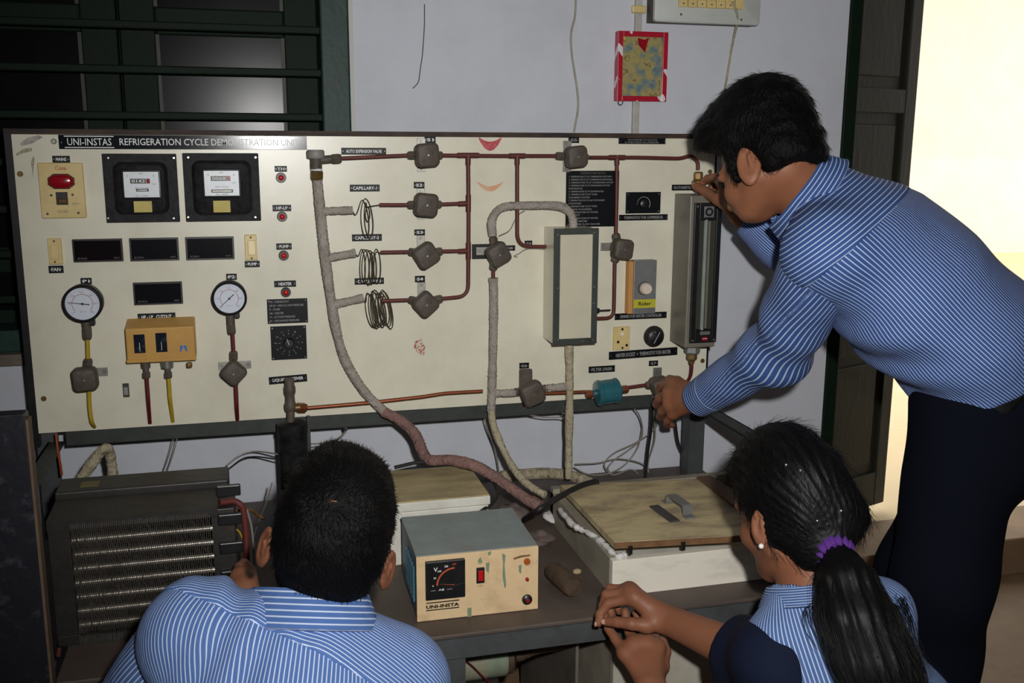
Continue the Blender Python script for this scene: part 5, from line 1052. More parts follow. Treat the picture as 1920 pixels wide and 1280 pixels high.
# unseen tube fixture added as soft fill, on the ceiling behind the photographer
tl = thing('fill_tube_light', (.9, -2.9, RH-.07), 'added ceiling fill tube behind the photographer', 'lamp')
obj('housing', MB().span(.25, 1.55, -2.94, -2.86, RH-.04, RH), M_white, tl, bevel=.003)
obj('tube', MB().cyl((.3, -2.9, RH-.058), (1.5, -2.9, RH-.058), .013, 14), mat('fill_tube_glow', (250, 250, 255), .4, emit=6.0), tl, smooth=40)
# ================================================================== organic shapes: distance fields meshed by surface nets
f32 = np.float32
def A3(p): return np.asarray(p, f32)
def cone(a, b, ra, rb):
    a, b = A3(a), A3(b); ab = b-a; L2 = float(ab@ab)+1e-12
    def f(p):
        ap = p-a; t = np.clip((ap@ab)/L2, 0, 1); return np.linalg.norm(ap-t[:, None]*ab, axis=1)-(ra+(rb-ra)*t)
    f.bb = (np.minimum(a-ra, b-rb), np.maximum(a+ra, b+rb)); return f
def chain(pts, rs, k=.004):
    return union([cone(pts[i], pts[i+1], rs[i], rs[i+1]) for i in range(len(pts)-1)], k)
def ell(c, r, R=None):
    c, r = A3(c), A3(r); R = None if R is None else A3(R)
    def f(p):
        q = p-c
        if R is not None: q = q@R           # columns of R are the local axes
        k0 = np.linalg.norm(q/r, axis=1); k1 = np.linalg.norm(q/(r*r), axis=1)+1e-9
        return np.where(k0 < 1e-4, -r.min(), k0*(k0-1)/k1)
    m = float(r.max()); f.bb = (c-m, c+m); return f
def flatcone(a, b, ra, rb, w, s):             # round cone stretched by s along unit axis w
    a, b, w = A3(a), A3(b), A3(nrm(w))
    def sq(p): return p-np.outer(p@w, w)*(1-1/s)
    a2, b2 = sq(a[None])[0], sq(b[None])[0]; g = cone(a2, b2, ra, rb)
    def f(p): return g(sq(p))
    m = max(ra, rb)*s; f.bb = (np.minimum(a, b)-m, np.maximum(a, b)+m); return f
def smin(a, b, k):
    if k <= 0: return np.minimum(a, b)
    h = np.clip(.5+.5*(b-a)/k, 0, 1); return b+(a-b)*h-k*h*(1-h)
def union(fs, k=.01):
    def f(p):
        d = fs[0](p)
        for g in fs[1:]: d = smin(d, g(p), k)
        return d
    f.bb = (np.min([g.bb[0] for g in fs], axis=0), np.max([g.bb[1] for g in fs], axis=0)); return f
def cut(a, b, k=.004):                        # a minus b
    def f(p): return -smin(-a(p), b(p), k)
    f.bb = a.bb; return f
def both(a, b, k=.004):
    def f(p): return -smin(-a(p), -b(p), k)
    f.bb = a.bb; return f
def half(o, n):                               # negative on the side n points away from
    o, n = A3(o), A3(nrm(n))
    def f(p): return (p-o)@n
    f.bb = (o-9, o+9); return f
def moved(a, g):                              # add g(p) to the distance
    def f(p): return a(p)+g(p)
    f.bb = a.bb; return f
def nets(f, h, pad=.02, B=8):
    lo = np.asarray(f.bb[0])-pad; hi = np.asarray(f.bb[1])+pad
    nb = np.ceil((hi-lo)/(h*B)).astype(int)
    I = np.stack(np.meshgrid(*[np.arange(n) for n in nb], indexing='ij'), -1).reshape(-1, 3)
    C = (lo+(I+.5)*h*B).astype(f32)
    keep = np.abs(f(C)) < h*B*1.6
    I = I[keep]
    g = np.stack(np.meshgrid(*[np.arange(B+1)]*3, indexing='ij'), -1).reshape(-1, 3)
    cellk, cellv, edges = [], [], []
    N = nb*B+2
    offs = np.array([[x, y, z] for x in (0, 1) for y in (0, 1) for z in (0, 1)])
    CH = max(1, 400000//len(g))
    for s in range(0, len(I), CH):
        Ib = I[s:s+CH]; G = Ib[:, None, :]*B+g[None]
        D = f((lo+G.reshape(-1, 3)*h).astype(f32)).reshape(len(Ib), B+1, B+1, B+1)
        S = D < 0
        cs = np.stack([S[:, x:B+x, y:B+y, z:B+z] for x, y, z in offs], -1); n_ = cs.sum(-1)
        m = (n_ > 0) & (n_ < 8); bi, i, j, k = np.nonzero(m)
        if not len(bi): continue
        vals = np.stack([D[bi, i+x, j+y, k+z] for x, y, z in offs], -1)
        gi = Ib[bi]*B+np.stack([i, j, k], -1)
        # vertex: mean of edge crossings
        acc = np.zeros((len(bi), 3)); cnt = np.zeros(len(bi))
        for a in range(8):
            for b in range(a+1, 8):
                if np.abs(offs[a]-offs[b]).sum() != 1: continue
                va, vb = vals[:, a], vals[:, b]; q = (va < 0) != (vb < 0)
                t = np.where(q, va/(va-vb+1e-20), 0)
                acc += q[:, None]*(offs[a]+t[:, None]*(offs[b]-offs[a])); cnt += q
        v = lo+(gi+acc/cnt[:, None])*h
        key = (gi[:, 0]*N[1]+gi[:, 1])*N[2]+gi[:, 2]
        cellk.append(key); cellv.append(v)
        ins = vals[:, 0] < 0
        for ax, idx in ((0, 4), (1, 2), (2, 1)):
            q = ins != (vals[:, idx] < 0)
            edges.append((ax, gi[q], ins[q]))
    K = np.concatenate(cellk); V = np.concatenate(cellv); o = np.argsort(K); K = K[o]; V = V[o]
    st = np.array([N[1]*N[2], N[2], 1]); F = []
    for ax, gi, ins in edges:
        if not len(gi): continue
        u, w = [(1, 2), (2, 0), (0, 1)][ax]
        key = gi@st; q = np.stack([key, key-st[u], key-st[u]-st[w], key-st[w]], -1)
        p = np.searchsorted(K, q).clip(0, len(K)-1); ok = (K[p] == q).all(1)
        p = p[ok]; fl = ins[ok]; p[~fl] = p[~fl][:, ::-1]; F.append(p)
    return V, np.concatenate(F)
def soft(name, f, h, m, parent, st=None, relax=1):
    V, F = nets(f, h)
    if relax:
        for _ in range(relax):                # light smoothing
            S = np.zeros_like(V); c = np.zeros(len(V))
            for a, b in ((0, 1), (1, 2), (2, 3), (3, 0)):
                np.add.at(S, F[:, a], V[F[:, b]]); np.add.at(S, F[:, b], V[F[:, a]]); np.add.at(c, F[:, a], 1); np.add.at(c, F[:, b], 1)
            V = V*.5+.5*S/np.maximum(c, 1)[:, None]
    me = bpy.data.meshes.new(name); off = origin_of(parent); W_ = (V-off).astype(f32)
    me.vertices.add(len(V)); me.vertices.foreach_set('co', W_.ravel())
    me.loops.add(F.size); me.loops.foreach_set('vertex_index', F.ravel().astype(np.int32))
    me.polygons.add(len(F)); me.polygons.foreach_set('loop_start', np.arange(0, F.size, 4, dtype=np.int32)); me.polygons.foreach_set('loop_total', np.full(len(F), 4, np.int32))
    me.update(calc_edges=True); me.validate(); me.shade_smooth(); me.materials.append(m)
    if st is not None:
        at = me.attributes.new('st', 'FLOAT', 'POINT'); at.data.foreach_set('value', np.asarray(st(V), f32))
    o = bpy.data.objects.new(name, me); COL.objects.link(o)
    if parent is not None: o.parent = parent
    o['_n'] = len(F); del o['_n']
    return o, V, F
def waves(amp, freq, seed, n=6):
    rg = np.random.RandomState(seed); Ks = [rg.randn(3).astype(f32)*freq for _ in range(n)]; ph = rg.rand(n)*6.28
    def g(p):
        s = 0
        for k, h in zip(Ks, ph): s = s+np.sin(p@k+h+1.3*np.sin(p@(k[[1, 2, 0]]*.6)+h))
        return amp*s/n**.5
    return g
# ---- cloth, skin and hair materials
def stripe_mat(name, blue, white, period=.0078, frac=.22, rough=.75, wob=.15):
    m = mat(name, blue, rough, spec=.25); nt = m.node_tree; N, L = nt.nodes, nt.links; b = N['Principled BSDF']
    at = N.new('ShaderNodeAttribute'); at.attribute_name = 'st'
    dv = N.new('ShaderNodeMath'); dv.operation = 'DIVIDE'; dv.inputs[1].default_value = period
    fr = N.new('ShaderNodeMath'); fr.operation = 'FRACT'; L.new(at.outputs['Fac'], dv.inputs[0]); L.new(dv.outputs[0], fr.inputs[0])
    sb_ = N.new('ShaderNodeMath'); sb_.operation = 'SUBTRACT'; sb_.inputs[1].default_value = .5; ab = N.new('ShaderNodeMath'); ab.operation = 'ABSOLUTE'
    L.new(fr.outputs[0], sb_.inputs[0]); L.new(sb_.outputs[0], ab.inputs[0])
    mr = N.new('ShaderNodeMapRange'); mr.inputs['From Min'].default_value = frac/2+.05; mr.inputs['From Max'].default_value = frac/2-.05; L.new(ab.outputs[0], mr.inputs['Value'])
    mx = N.new('ShaderNodeMix'); mx.data_type = 'RGBA'; mx.inputs[6].default_value = (*lin(blue), 1); mx.inputs[7].default_value = (*lin(white), 1)
    L.new(mr.outputs[0], mx.inputs[0]); L.new(mx.outputs[2], b.inputs['Base Color'])
    tc = N.new('ShaderNodeTexCoord'); n2 = N.new('ShaderNodeTexNoise'); n2.inputs['Scale'].default_value = 22; n2.inputs['Detail'].default_value = 3; L.new(tc.outputs['Object'], n2.inputs['Vector'])
    bp = N.new('ShaderNodeBump'); bp.inputs['Strength'].default_value = .35; bp.inputs['Distance'].default_value = .012; L.new(n2.outputs[0], bp.inputs['Height']); L.new(bp.outputs[0], b.inputs['Normal'])
    return m
M_shirt = stripe_mat('blue_striped_cotton', (58, 88, 146), (192, 206, 234))
M_shirt_lit = stripe_mat('blue_striped_cotton_flashlit', (82, 115, 174), (206, 219, 242), .0078, .24)  # lighter blue holds the near flash's brightness; lines slightly wider
M_kurta = stripe_mat('pale_blue_striped_cotton', (70, 97, 146), (176, 192, 222), .0070, .28)
M_skin = mat('brown_skin', (150, 98, 70), .5, dirt=(126, 78, 56), dirt_amt=.5, scale=14, bump=.06, bump_scale=260, spec=.4)
M_skindk = mat('brown_skin_deep', (136, 88, 63), .55, dirt=(118, 72, 50), dirt_amt=.5, scale=14, bump=.06, bump_scale=260, spec=.4)
M_nail = mat('finger_nail', (196, 150, 128), .3)
M_hair = mat('black_hair', (8, 7, 7), .55, spec=.14, bump=.5, bump_scale=220, stretch=(1, 1, .4))
M_longhair = mat('long_black_hair', (9, 8, 8), .52, spec=.2)
M_hairst = mat('black_hair_strands', (9, 8, 8), .46, spec=.22)
M_navy = mat('navy_trouser_cloth', (13, 16, 26), .9, spec=.08, bump=.2, bump_scale=30)
M_navycl = mat('navy_sash_cloth', (18, 25, 45), .85, spec=.15, bump=.2, bump_scale=30)
M_scalp = mat('scalp_skin', (120, 84, 66), .6)
M_eye = mat('eye_white', (225, 220, 214), .2); M_iris = mat('eye_iris', (30, 18, 14), .15); M_brow = mat('brow_hair', (14, 11, 10), .6)
def head_frame(f, u):
    f = nrm(f); u = nrm(np.asarray(u)-np.dot(u, f)*f); l = np.cross(u, f); return f, l, u
class Head:
    """skull, face and ears in a local frame: f forward, l left, u up; s = size factor"""
    def __init__(s, c, f, u, k=1.0, jaw=1.0, ear=1.0, ear_out=.078, ear_u=-.004):
        s.jaw, s.ear, s.eo, s.eu = jaw, ear, ear_out, ear_u
        s.c = np.asarray(c, float); s.f, s.l, s.u = head_frame(f, u); s.k = k; s.R = np.stack([s.f, s.l, s.u], 1)
    def p(s, f, l, u):
        if u < -.02: u = -.02+(u+.02)*s.jaw
        return s.c+(s.f*f+s.l*l+s.u*u)*s.k
    def e(s, f, l, u, rf, rl, ru): return ell(s.p(f, l, u), np.array([rf, rl, ru])*s.k, s.R)
    def field(s):
        k = s.k; P_ = s.p
        cran = s.e(-.012, 0, .038, .097, .075, .088)
        face = s.e(.036, 0, -.030*(.4+.6*s.jaw), .060, .057, .078*(.35+.65*s.jaw))
        d = union([cran, face], .035*k)
        d = union([d, ell(P_(.076, 0, -.092), np.array([.020, .024, .018])*k, s.R), cone(P_(-.005, .054, -.045), P_(.058, .022, -.092), .016*k, .015*k), cone(P_(-.005, -.054, -.045), P_(.058, -.022, -.092), .016*k, .015*k)], .03*k)
        d = union([d, s.e(.066, .036, -.030, .024, .022, .022), s.e(.066, -.036, -.030, .024, .022, .022), cone(P_(.083, .036, .022), P_(.083, -.036, .022), .012*k, .012*k)], .018*k)
        d = cut(d, union([ell(P_(.104, .031, .002), np.array([.018, .018, .012])*k, s.R), ell(P_(.104, -.031, .002), np.array([.018, .018, .012])*k, s.R)], .004), .014*k)
        d = union([d, cone(P_(.094, 0, .010), P_(.113, 0, -.030), .007*k, .0105*k), ell(P_(.103, .011, -.035), np.array([.010, .008, .008])*k, s.R), ell(P_(.103, -.011, -.035), np.array([.010, .008, .008])*k, s.R)], .010*k)
        d = union([d, cone(P_(.094, .016, -.058), P_(.094, -.016, -.058), .0065*k, .0065*k), cone(P_(.092, .013, -.069), P_(.092, -.013, -.069), .0075*k, .0075*k)], .008*k)
        ears = []
        for sg in (1, -1):
            a = nrm(s.u*.96-s.f*.26); o = nrm(s.l*sg*.86-s.f*.46); w = np.cross(a, o)
            Re = np.stack([w, o, a], 1); c = P_(-.014, sg*s.eo, s.eu); k0 = k; k = k*s.ear
            e = ell(c, np.array([.0175, .0065, .031])*k, Re)
            e = cut(e, ell(c+(o*.0055+w*0+a*.004)*k, np.array([.0120, .0045, .0215])*k, Re), .003)
            e = union([e, ell(c+(-a*.022)*k, np.array([.009, .0055, .010])*k, Re), cone(c+(o*.004+a*.013+w*sg*.002)*k, c+(o*.003-a*.008+w*sg*.004)*k, .0028*k, .003*k)], .004)
            ears.append(e); k = k0
        return union([d]+ears, .006*k)
def finger(pts, rs): return chain([PD(*q) for q in pts], rs, .003)
def hand(wrist, fingers, radii, wr=.024, palm_r=.0135, kk=.007, thumb=-1):
    """fingers: list of pixel/depth joint lists (the last one is the thumb)"""
    W_ = PD(*wrist); fs = [finger(q, r) for q, r in zip(fingers, radii)]
    K = [PD(*q[0]) for q in fingers]
    palm = union([cone(W_, k, wr*.72, r[0]*1.25) for k, r in zip(K[:-1], radii[:-1])]+[cone(W_, K[-1], wr*.7, radii[-1][0]*1.1)]+[cone(K[i], K[i+1], radii[i][0]*1.15, radii[i+1][0]*1.15) for i in range(len(K)-2)], .012)
    sep = fs[0]
    d = union(fs, .0012)
    return union([palm, d], kk)
def nail(hpts, r, parent, d_out, m=None, s=.7):
    a, b = PD(*hpts[-2]), PD(*hpts[-1]); t = nrm(b-a); o = nrm(np.asarray(d_out)-np.dot(d_out, t)*t); w = np.cross(t, o)
    c = b+o*r*.72+t*r*.15; R = np.stack([t, w, o], 1); mb = MB().sphere((0, 0, 0), 1, 10, 6)
    V = np.array(mb.v)*np.array([r*.85, r*.62, r*.32])@R.T+c; mb.v = [tuple(q) for q in V]
    return obj('nail', mb, m or M_nail, parent, smooth=180)
def strands(name, roots, normals, flow, L, parent, m=None, r=.00035, lift=.35, curl=.0, seed=1, K=4, droop=0.0, lj=.4):
    rg = np.random.RandomState(seed); n = len(roots)
    d = flow+normals*lift+rg.randn(n, 3)*.16; d /= np.linalg.norm(d, axis=1, keepdims=True)
    Ln = L*(1-lj+2*lj*rg.rand(n))[:, None]; pts = [roots-normals*.001]; cur = roots.copy(); dd = d.copy()
    for k in range(1, K):
        cur = cur+dd*Ln/(K-1); pts.append(cur.copy()); dd = dd-normals*lift*.55/(K-1)*1.5+np.array([0, 0, -droop])/(K-1)+rg.randn(n, 3)*.05; dd /= np.linalg.norm(dd, axis=1, keepdims=True)
    Pn = np.stack(pts, 1)
    tube_bundle(name, Pn, r, m or M_hairst, parent)
def tube_bundle(name, Pn, r, m, parent, taper=True):
    n, K, _ = Pn.shape; T = np.gradient(Pn, axis=1); T /= np.linalg.norm(T, axis=2, keepdims=True)+1e-9
    h = np.where(np.abs(T[..., 2:3]) < .9, np.array([0, 0, 1.]), np.array([1., 0, 0])); x = np.cross(h, T); x /= np.linalg.norm(x, axis=2, keepdims=True)+1e-9; y = np.cross(T, x)
    rr = r*np.linspace(1, .35 if taper else .8, K)[None, :, None]
    V = np.stack([Pn+(x*math.cos(a)+y*math.sin(a))*rr for a in (0, 2.094, 4.189)], 2).reshape(-1, 3)
    b = (np.arange(n)*K*3)[:, None, None, None]+(np.arange(K-1)*3)[None, :, None, None]; i = np.arange(3)[None, None, :, None]; j = (i+1) % 3
    F = np.concatenate([b+i, b+j, b+3+j, b+3+i], 3).reshape(-1, 4)
    me = bpy.data.meshes.new(name); off = origin_of(parent)
    me.vertices.add(len(V)); me.vertices.foreach_set('co', (V-off).astype(f32).ravel()); me.loops.add(F.size); me.loops.foreach_set('vertex_index', F.ravel().astype(np.int32))
    me.polygons.add(len(F)); me.polygons.foreach_set('loop_start', np.arange(0, F.size, 4, dtype=np.int32)); me.polygons.foreach_set('loop_total', np.full(len(F), 4, np.int32)); me.update(calc_edges=True); me.shade_smooth(); me.materials.append(m)
    o = bpy.data.objects.new(name, me); COL.objects.link(o); o.parent = parent; o['kind'] = 'stuff'; return o
def vnormals(V, F):
    n = np.cross(V[F[:, 1]]-V[F[:, 0]], V[F[:, 2]]-V[F[:, 0]]); N_ = np.zeros_like(V)
    for k in range(4): np.add.at(N_, F[:, k], n)
    return N_/(np.linalg.norm(N_, axis=1, keepdims=True)+1e-12)
def ang_st(a, b, ref, R):                     # length around a limb axis
    a, b = np.asarray(a), np.asarray(b); t = nrm(b-a); x = nrm(np.asarray(ref)-np.dot(ref, t)*t); y = np.cross(t, x)
    def g(V): q = V-a; return np.arctan2(q@y, q@x)*R
    return g
def depth(p): return float(np.dot(np.asarray(p)-CAM, CF))
# ================================================================== standing boy, bent towards the board
hc = PD(1440, 311, 1.90)
bs_foot = PD(1760, 1100, 1.93); bs = thing('person', (bs_foot[0], bs_foot[1], 0), 'standing boy in striped blue shirt bending to turn the rotameter fitting', 'person')
S_f = -.54*CR-.42*CU+.73*CF; S_u = -.24*CR+.88*CU+.34*CF
HS = Head(hc, S_f, S_u, .97, jaw=.60, ear=1.35, ear_out=.080, ear_u=-.016)
# spine of the torso
sp = [PD(1562, 395, 1.93), PD(1632, 470, 1.91), PD(1716, 548, 1.90), PD(1820, 640, 1.89), PD(1858, 730, 1.90)]
sdir = nrm(sp[0]-sp[3]); n1 = nrm(np.cross(sdir, CF)); n1 = n1 if np.dot(n1, CR) > 0 else -n1
phi = math.radians(30)
cfp = nrm(CF-np.dot(CF, sdir)*sdir); n1 = nrm(n1-np.dot(n1, cfp)*cfp)
S_l = nrm(-cfp*math.cos(phi)-n1*math.sin(phi)); S_b = nrm(n1*math.cos(phi)-cfp*math.sin(phi))
lsh = sp[0]+(sp[1]-sp[0])*.45+S_l*.175-S_b*.02; rsh = sp[0]+(sp[1]-sp[0])*.3-S_l*.17-S_b*.02
l_el = PD(1462, 655, 1.98); l_wr = PD(1304, 751, 2.21); r_el = PD(1535, 522, 2.15); r_wr = PD(1392, 400, 2.185)
# --- body: one skin (head, neck, trunk core, arms, hands)
fR = [[(1358, 345, 2.205), (1341, 333, 2.235), (1327, 335, 2.268), (1318, 342, 2.288)], [(1362, 353, 2.22), (1351, 341, 2.26), (1339, 345, 2.288), (1335, 352, 2.28)],
      [(1366, 363, 2.235), (1357, 351, 2.272), (1347, 354, 2.296), (1343, 361, 2.282)], [(1371, 374, 2.24), (1364, 363, 2.275), (1355, 366, 2.29), (1352, 373, 2.28)],
      [(1374, 391, 2.18), (1346, 374, 2.215), (1324, 360, 2.26), (1304, 349, 2.288)]]
rR = [[.0118, .0104, .0096, .0086], [.0118, .0104, .0096, .0086], [.0112, .0100, .0092, .0082], [.0100, .0090, .0082, .0074], [.0158, .0138, .0122, .0100]]
fL = [[(1261, 720, 2.285), (1243, 721, 2.325), (1232, 732, 2.362), (1240, 741, 2.38)], [(1255, 738, 2.265), (1236, 746, 2.305), (1230, 757, 2.348), (1240, 764, 2.368)],
      [(1256, 757, 2.262), (1241, 770, 2.30), (1237, 780, 2.342), (1248, 784, 2.362)], [(1262, 775, 2.272), (1251, 788, 2.302), (1250, 796, 2.336), (1260, 797, 2.352)],
      [(1288, 727, 2.255), (1270, 714, 2.295), (1256, 711, 2.335), (1246, 716, 2.362)]]
rL = [[.0112, .0102, .0096, .0086], [.0115, .0104, .0096, .0086], [.011, .0100, .0092, .0082], [.0098, .0088, .0080, .0074], [.0140, .0120, .0108, .0092]]
nb = sp[0]+S_b*.0
bodyS = union([HS.field(), cone(HS.p(-.034, 0, -.028), PD(1540, 378, 1.93), .048, .060), cone(HS.p(-.012, 0, -.04), PD(1530, 388, 1.93), .036, .052)], .022)
trunk = union([flatcone(sp[0], sp[2], .075, .095, S_l, 1.5), flatcone(sp[2], sp[4], .095, .1, S_l, 1.3)], .04)
armsS = union([cone(lsh, l_el, .042, .036), cone(l_el, l_wr, .036, .025), cone(rsh, r_el, .042, .036), cone(r_el, r_wr, .037, .029)], .012)
bodyS = union([bodyS, trunk, armsS], .02)
bodyS = union([bodyS, hand((1306, 752, 2.205), fL, rL, .027), hand((1391, 399, 2.185), fR, rR, .031)], .010)
body_o, _, _ = soft('body', bodyS, .0032, M_skin, bs)
for q, r_ in ((fR[4], .0088), (fR[0], .0078), (fR[1], .0078)): nail(q, r_, body_o, -CF*.8+CU*.3-CR*.3 if q is fR[4] else -CF*.8-CR*.4)
# eye and brow on the visible side
ec = HS.p(.0745, .031, .002); obj('eye', MB().sphere(ec, .0125, 14, 10), M_eye, bs, smooth=180); obj('iris', MB().sphere(ec+HS.f*.0075, .0062, 10, 8), M_iris, bs, smooth=180)
soft('eyelid', union([chain([HS.p(.090, .014, .006), HS.p(.0955, .031, .0095), HS.p(.085, .050, .004)], [.0022, .003, .0022], .002)], .002), .0016, M_brow, bs)
soft('eyebrow', chain([HS.p(.0965, .012, .022), HS.p(.096, .032, .0295), HS.p(.080, .054, .024)], [.0030, .0042, .0028], .003), .0018, M_brow, bs)
# --- hair
k = HS.k
hcap = union([HS.e(-.010, 0, .078, .118, .096, .108), HS.e(.062, 0, .114, .066, .078, .046), HS.e(-.058, 0, .0, .062, .082, .078)], .03)
keep_low = half(HS.p(-.03, 0, -.028), -HS.u*.9-HS.f*.75)           # lower limit rising to the front
facecut = union([HS.e(.14, 0, .030, .080, .12, .082), HS.e(.10, 0, -.02, .062, .12, .062), HS.e(.088, .085, .020, .052, .065, .060), HS.e(.088, -.085, .020, .052, .065, .060), HS.e(.060, .0, -.075, .085, .12, .070)], .015)
earcut = union([HS.e(-.006, .098, -.018, .030, .044, .042), HS.e(-.006, -.098, -.018, .030, .044, .042)], .005)
side = union([HS.e(.030, .067, .002, .010, .013, .034), HS.e(.030, -.067, .002, .010, .013, .034)], .004)
hairS = cut(cut(hcap, facecut, .012), earcut, .006)
napecut = half(HS.p(-.06, 0, -.072), HS.u*.95-HS.f*.35)
hairS = both(hairS, half(HS.p(0, 0, -.060), -HS.u), .01)
hairS = union([hairS, side], .008)
hairS = moved(hairS, waves(.0016, 90, 5))
hair_o, HV, HF = soft('hair', hairS, .0034, M_hair, bs)
HN = vnormals(HV, HF)
rg = np.random.RandomState(3); out = ((HV-HS.c)@HS.u > -.06) & (((HV-HS.c)/np.linalg.norm(HV-HS.c, axis=1, keepdims=True)*HN).sum(1) > .25)
idx = rg.choice(np.nonzero(out)[0], 5200)
cr = HS.p(-.06, .01, .13); fl = HV[idx]-cr; fl = fl-(fl*HN[idx]).sum(1, keepdims=True)*HN[idx]; fl /= np.linalg.norm(fl, axis=1, keepdims=True)+1e-6
strands('hair_strands', HV[idx], HN[idx], fl, .016, hair_o, lift=.22, seed=4)
# --- shirt
def wob(amp, seed, f=26): return waves(amp, f, seed)
tors = union([flatcone(sp[0]-S_b*.012, sp[1]-S_b*.0, .092, .126, S_l, 1.48), flatcone(sp[1], sp[2], .126, .138, S_l, 1.42), flatcone(sp[2], sp[3], .138, .132, S_l, 1.36), flatcone(sp[3], sp[4]+(sp[3]-sp[4])*.25, .132, .122, S_l, 1.35), cone(lsh-sdir*.0, sp[1]+S_l*.08, .083, .09), cone(rsh, sp[1]-S_l*.08, .078, .09)], .045)
zc = half(sp[4]+(sp[3]-sp[4])*.15, sp[4]-sp[3])
neckhole = cone(PD(1530, 392, 1.93), HS.c, .066, .080)
def folds(p):
    q = p-A3(sp[2]); t = q@A3(sdir); w = q@A3(S_l); b = q@A3(S_b)
    drape = np.clip((-b+.02)/.1, 0, 1)*np.clip((.16-t)/.2, 0, 1)
    return -.0065*drape*np.sin((t*1.0+b*.7+.3*w)*58+1.8*np.sin(w*14)) - .0022*np.sin(t*22+w*17+1.5*np.sin(b*20))
torsS = moved(cut(both(tors, zc, .012), neckhole, .008), folds)
yoke_o = sp[0]+(sp[1]-sp[0])*.62
def st_back(V):
    q = V-sp[2]; return np.arctan2((q@S_l)/1.2, q@S_b)*.20+.004*np.sin((q@sdir)*16)
st_yoke = lambda V: (V-sp[2])@sdir+((V-sp[2])@S_b)*.15
yokecut = half(yoke_o, -sdir*.98-S_b*.05)
shirt_o, _, _ = soft('shirt', torsS, .0044, M_shirt, bs, st_back)
yokeS = both(moved(torsS, lambda p: np.full(len(p), -.0022, f32)), yokecut, .002)
soft('yoke', yokeS, .0044, M_shirt, shirt_o, st_yoke)
def sleeve_fold(a, b, e):
    a, b, e = A3(a), A3(b), A3(e)
    def g(p):
        q = p-e; t = q@A3(nrm(b-a)); side_ = q@A3(S_b); r_ = np.exp(-(t/.11)**2)
        return -.0072*r_*np.sin(t*74+side_*30)-.0022*np.sin(t*30+side_*34)
    return g
l_cuff = l_wr+(l_el-l_wr)*.03; r_cuff = r_wr+(r_el-r_wr)*.10
slL = moved(union([cone(lsh-S_b*.012, l_el, .076, .062), cone(l_el, l_cuff, .062, .042)], .03), sleeve_fold(lsh, l_wr, l_el))
stL = ang_st(lsh, l_wr, CF, .066)
soft('sleeve', both(slL, half(l_cuff, l_cuff-l_el), .004), .0044, M_shirt, shirt_o, stL)
cd_ = nrm(l_cuff-l_el); cf0 = l_cuff-cd_*.055
cuffL = cut(cone(cf0, l_cuff+cd_*.004, .0455, .0405), cone(cf0, l_cuff+cd_*.1, .034, .034), .002)
cuffL = both(both(cuffL, half(l_cuff+cd_*.004, cd_), .003), half(cf0, -cd_), .003)
soft('cuff', cuffL, .003, M_shirt, shirt_o, lambda V: (V-cf0)@cd_)
slR = moved(union([cone(rsh, r_el, .074, .058), cone(r_el, r_cuff, .058, .043)], .03), sleeve_fold(rsh, r_wr, r_el))
soft('sleeve', both(slR, half(r_cuff, r_cuff-r_el), .004), .0044, M_shirt, shirt_o, ang_st(r_el, r_wr, CF, .075))
cdr = nrm(r_cuff-r_el); cfr = r_cuff-cdr*.06
cuffR = both(both(cut(cone(cfr, r_cuff, .0475, .041), cone(cfr, r_cuff+cdr*.1, .034, .034), .002), half(r_cuff+cdr*.004, cdr), .003), half(cfr, -cdr), .003)
soft('cuff', cuffR, .003, M_shirt, shirt_o, ang_st(r_el, r_wr, CF, .066))
# collar: a folded band standing round the neck
cn_a = nrm(HS.c-sp[0])
def collar(cen, ax, R_, hgt, front, up_fac=1.0, tip=.03, name='collar', par=None, mt=None, tilt=0.0, flare=.010):
    x = nrm(front-np.dot(front, ax)*ax); y = np.cross(ax, x); mb = MB(); N = 44; rings = []
    for i in range(N+1):
        a_ = math.radians(28+(332-28)*i/N); d = x*math.cos(a_)+y*math.sin(a_); fr_ = math.cos(a_)
        h_ = hgt*(1-.25*max(fr_, 0)); dn = tip*max(fr_, 0)**2
        top = cen+d*R_*1.0+ax*h_; rings.append([cen+d*(R_+.004)+ax*-.004, cen+d*(R_-.002)+ax*h_*.9, top+d*.002+ax*.002, top+d*.006, cen+d*(R_+flare+.012)+ax*(-.010-dn), cen+d*(R_+flare+.014)+ax*(-.012-dn), cen+d*(R_+flare+.008)+ax*(-.006-dn)])
    mb.loft(rings); o = obj(name, mb, mt or M_shirt, par, smooth=60)
    at = o.data.attributes.new('st', 'FLOAT', 'POINT'); at.data.foreach_set('value', np.array([((0, .034, .036, .040, .088, .091, .087)[k_ % 7]) for k_ in range(len(mb.v))], f32)); return o
collar(PD(1510, 374, 1.915), nrm(cn_a*.85+sdir*.5), .080, .034, -S_b+S_l*.1, par=shirt_o, tip=.035, flare=.012)
# --- trousers and belt
pel = sp[4]+np.array([0, 0, -.03])
hipL = PD(1815, 770, 1.86); hipR = PD(1868, 770, 2.02)
def toz(p, z): return np.array([p[0], p[1], z])
kneeL = PD(1765, 1090, 1.87); kneeR = PD(1735, 1075, 2.04)
def onfloor(a, b):
    d = b-a; t = (0.09-a[2])/d[2]; return a+d*t
ankL = onfloor(hipL, kneeL+np.array([.0, .02, 0])); ankR = onfloor(hipR, kneeR+np.array([.0, .0, 0]))
ankL = toz(kneeL+np.array([.02, .03, 0]), .07); ankR = toz(kneeR+np.array([.0, .03, 0]), .07)
trs = union([flatcone(sp[4]+(sp[3]-sp[4])*.35, pel+np.array([0, 0, -.06]), .118, .125, S_l, 1.30), cone(hipL, kneeL, .105, .088), cone(kneeL, ankL, .088, .078), cone(hipR, kneeR, .105, .090), cone(kneeR, ankR, .090, .078)], .04)
trs = moved(both(trs, half(ankL*0+np.array([0, 0, .05]), (0, 0, -1)), .005), waves(.0035, 16, 11))
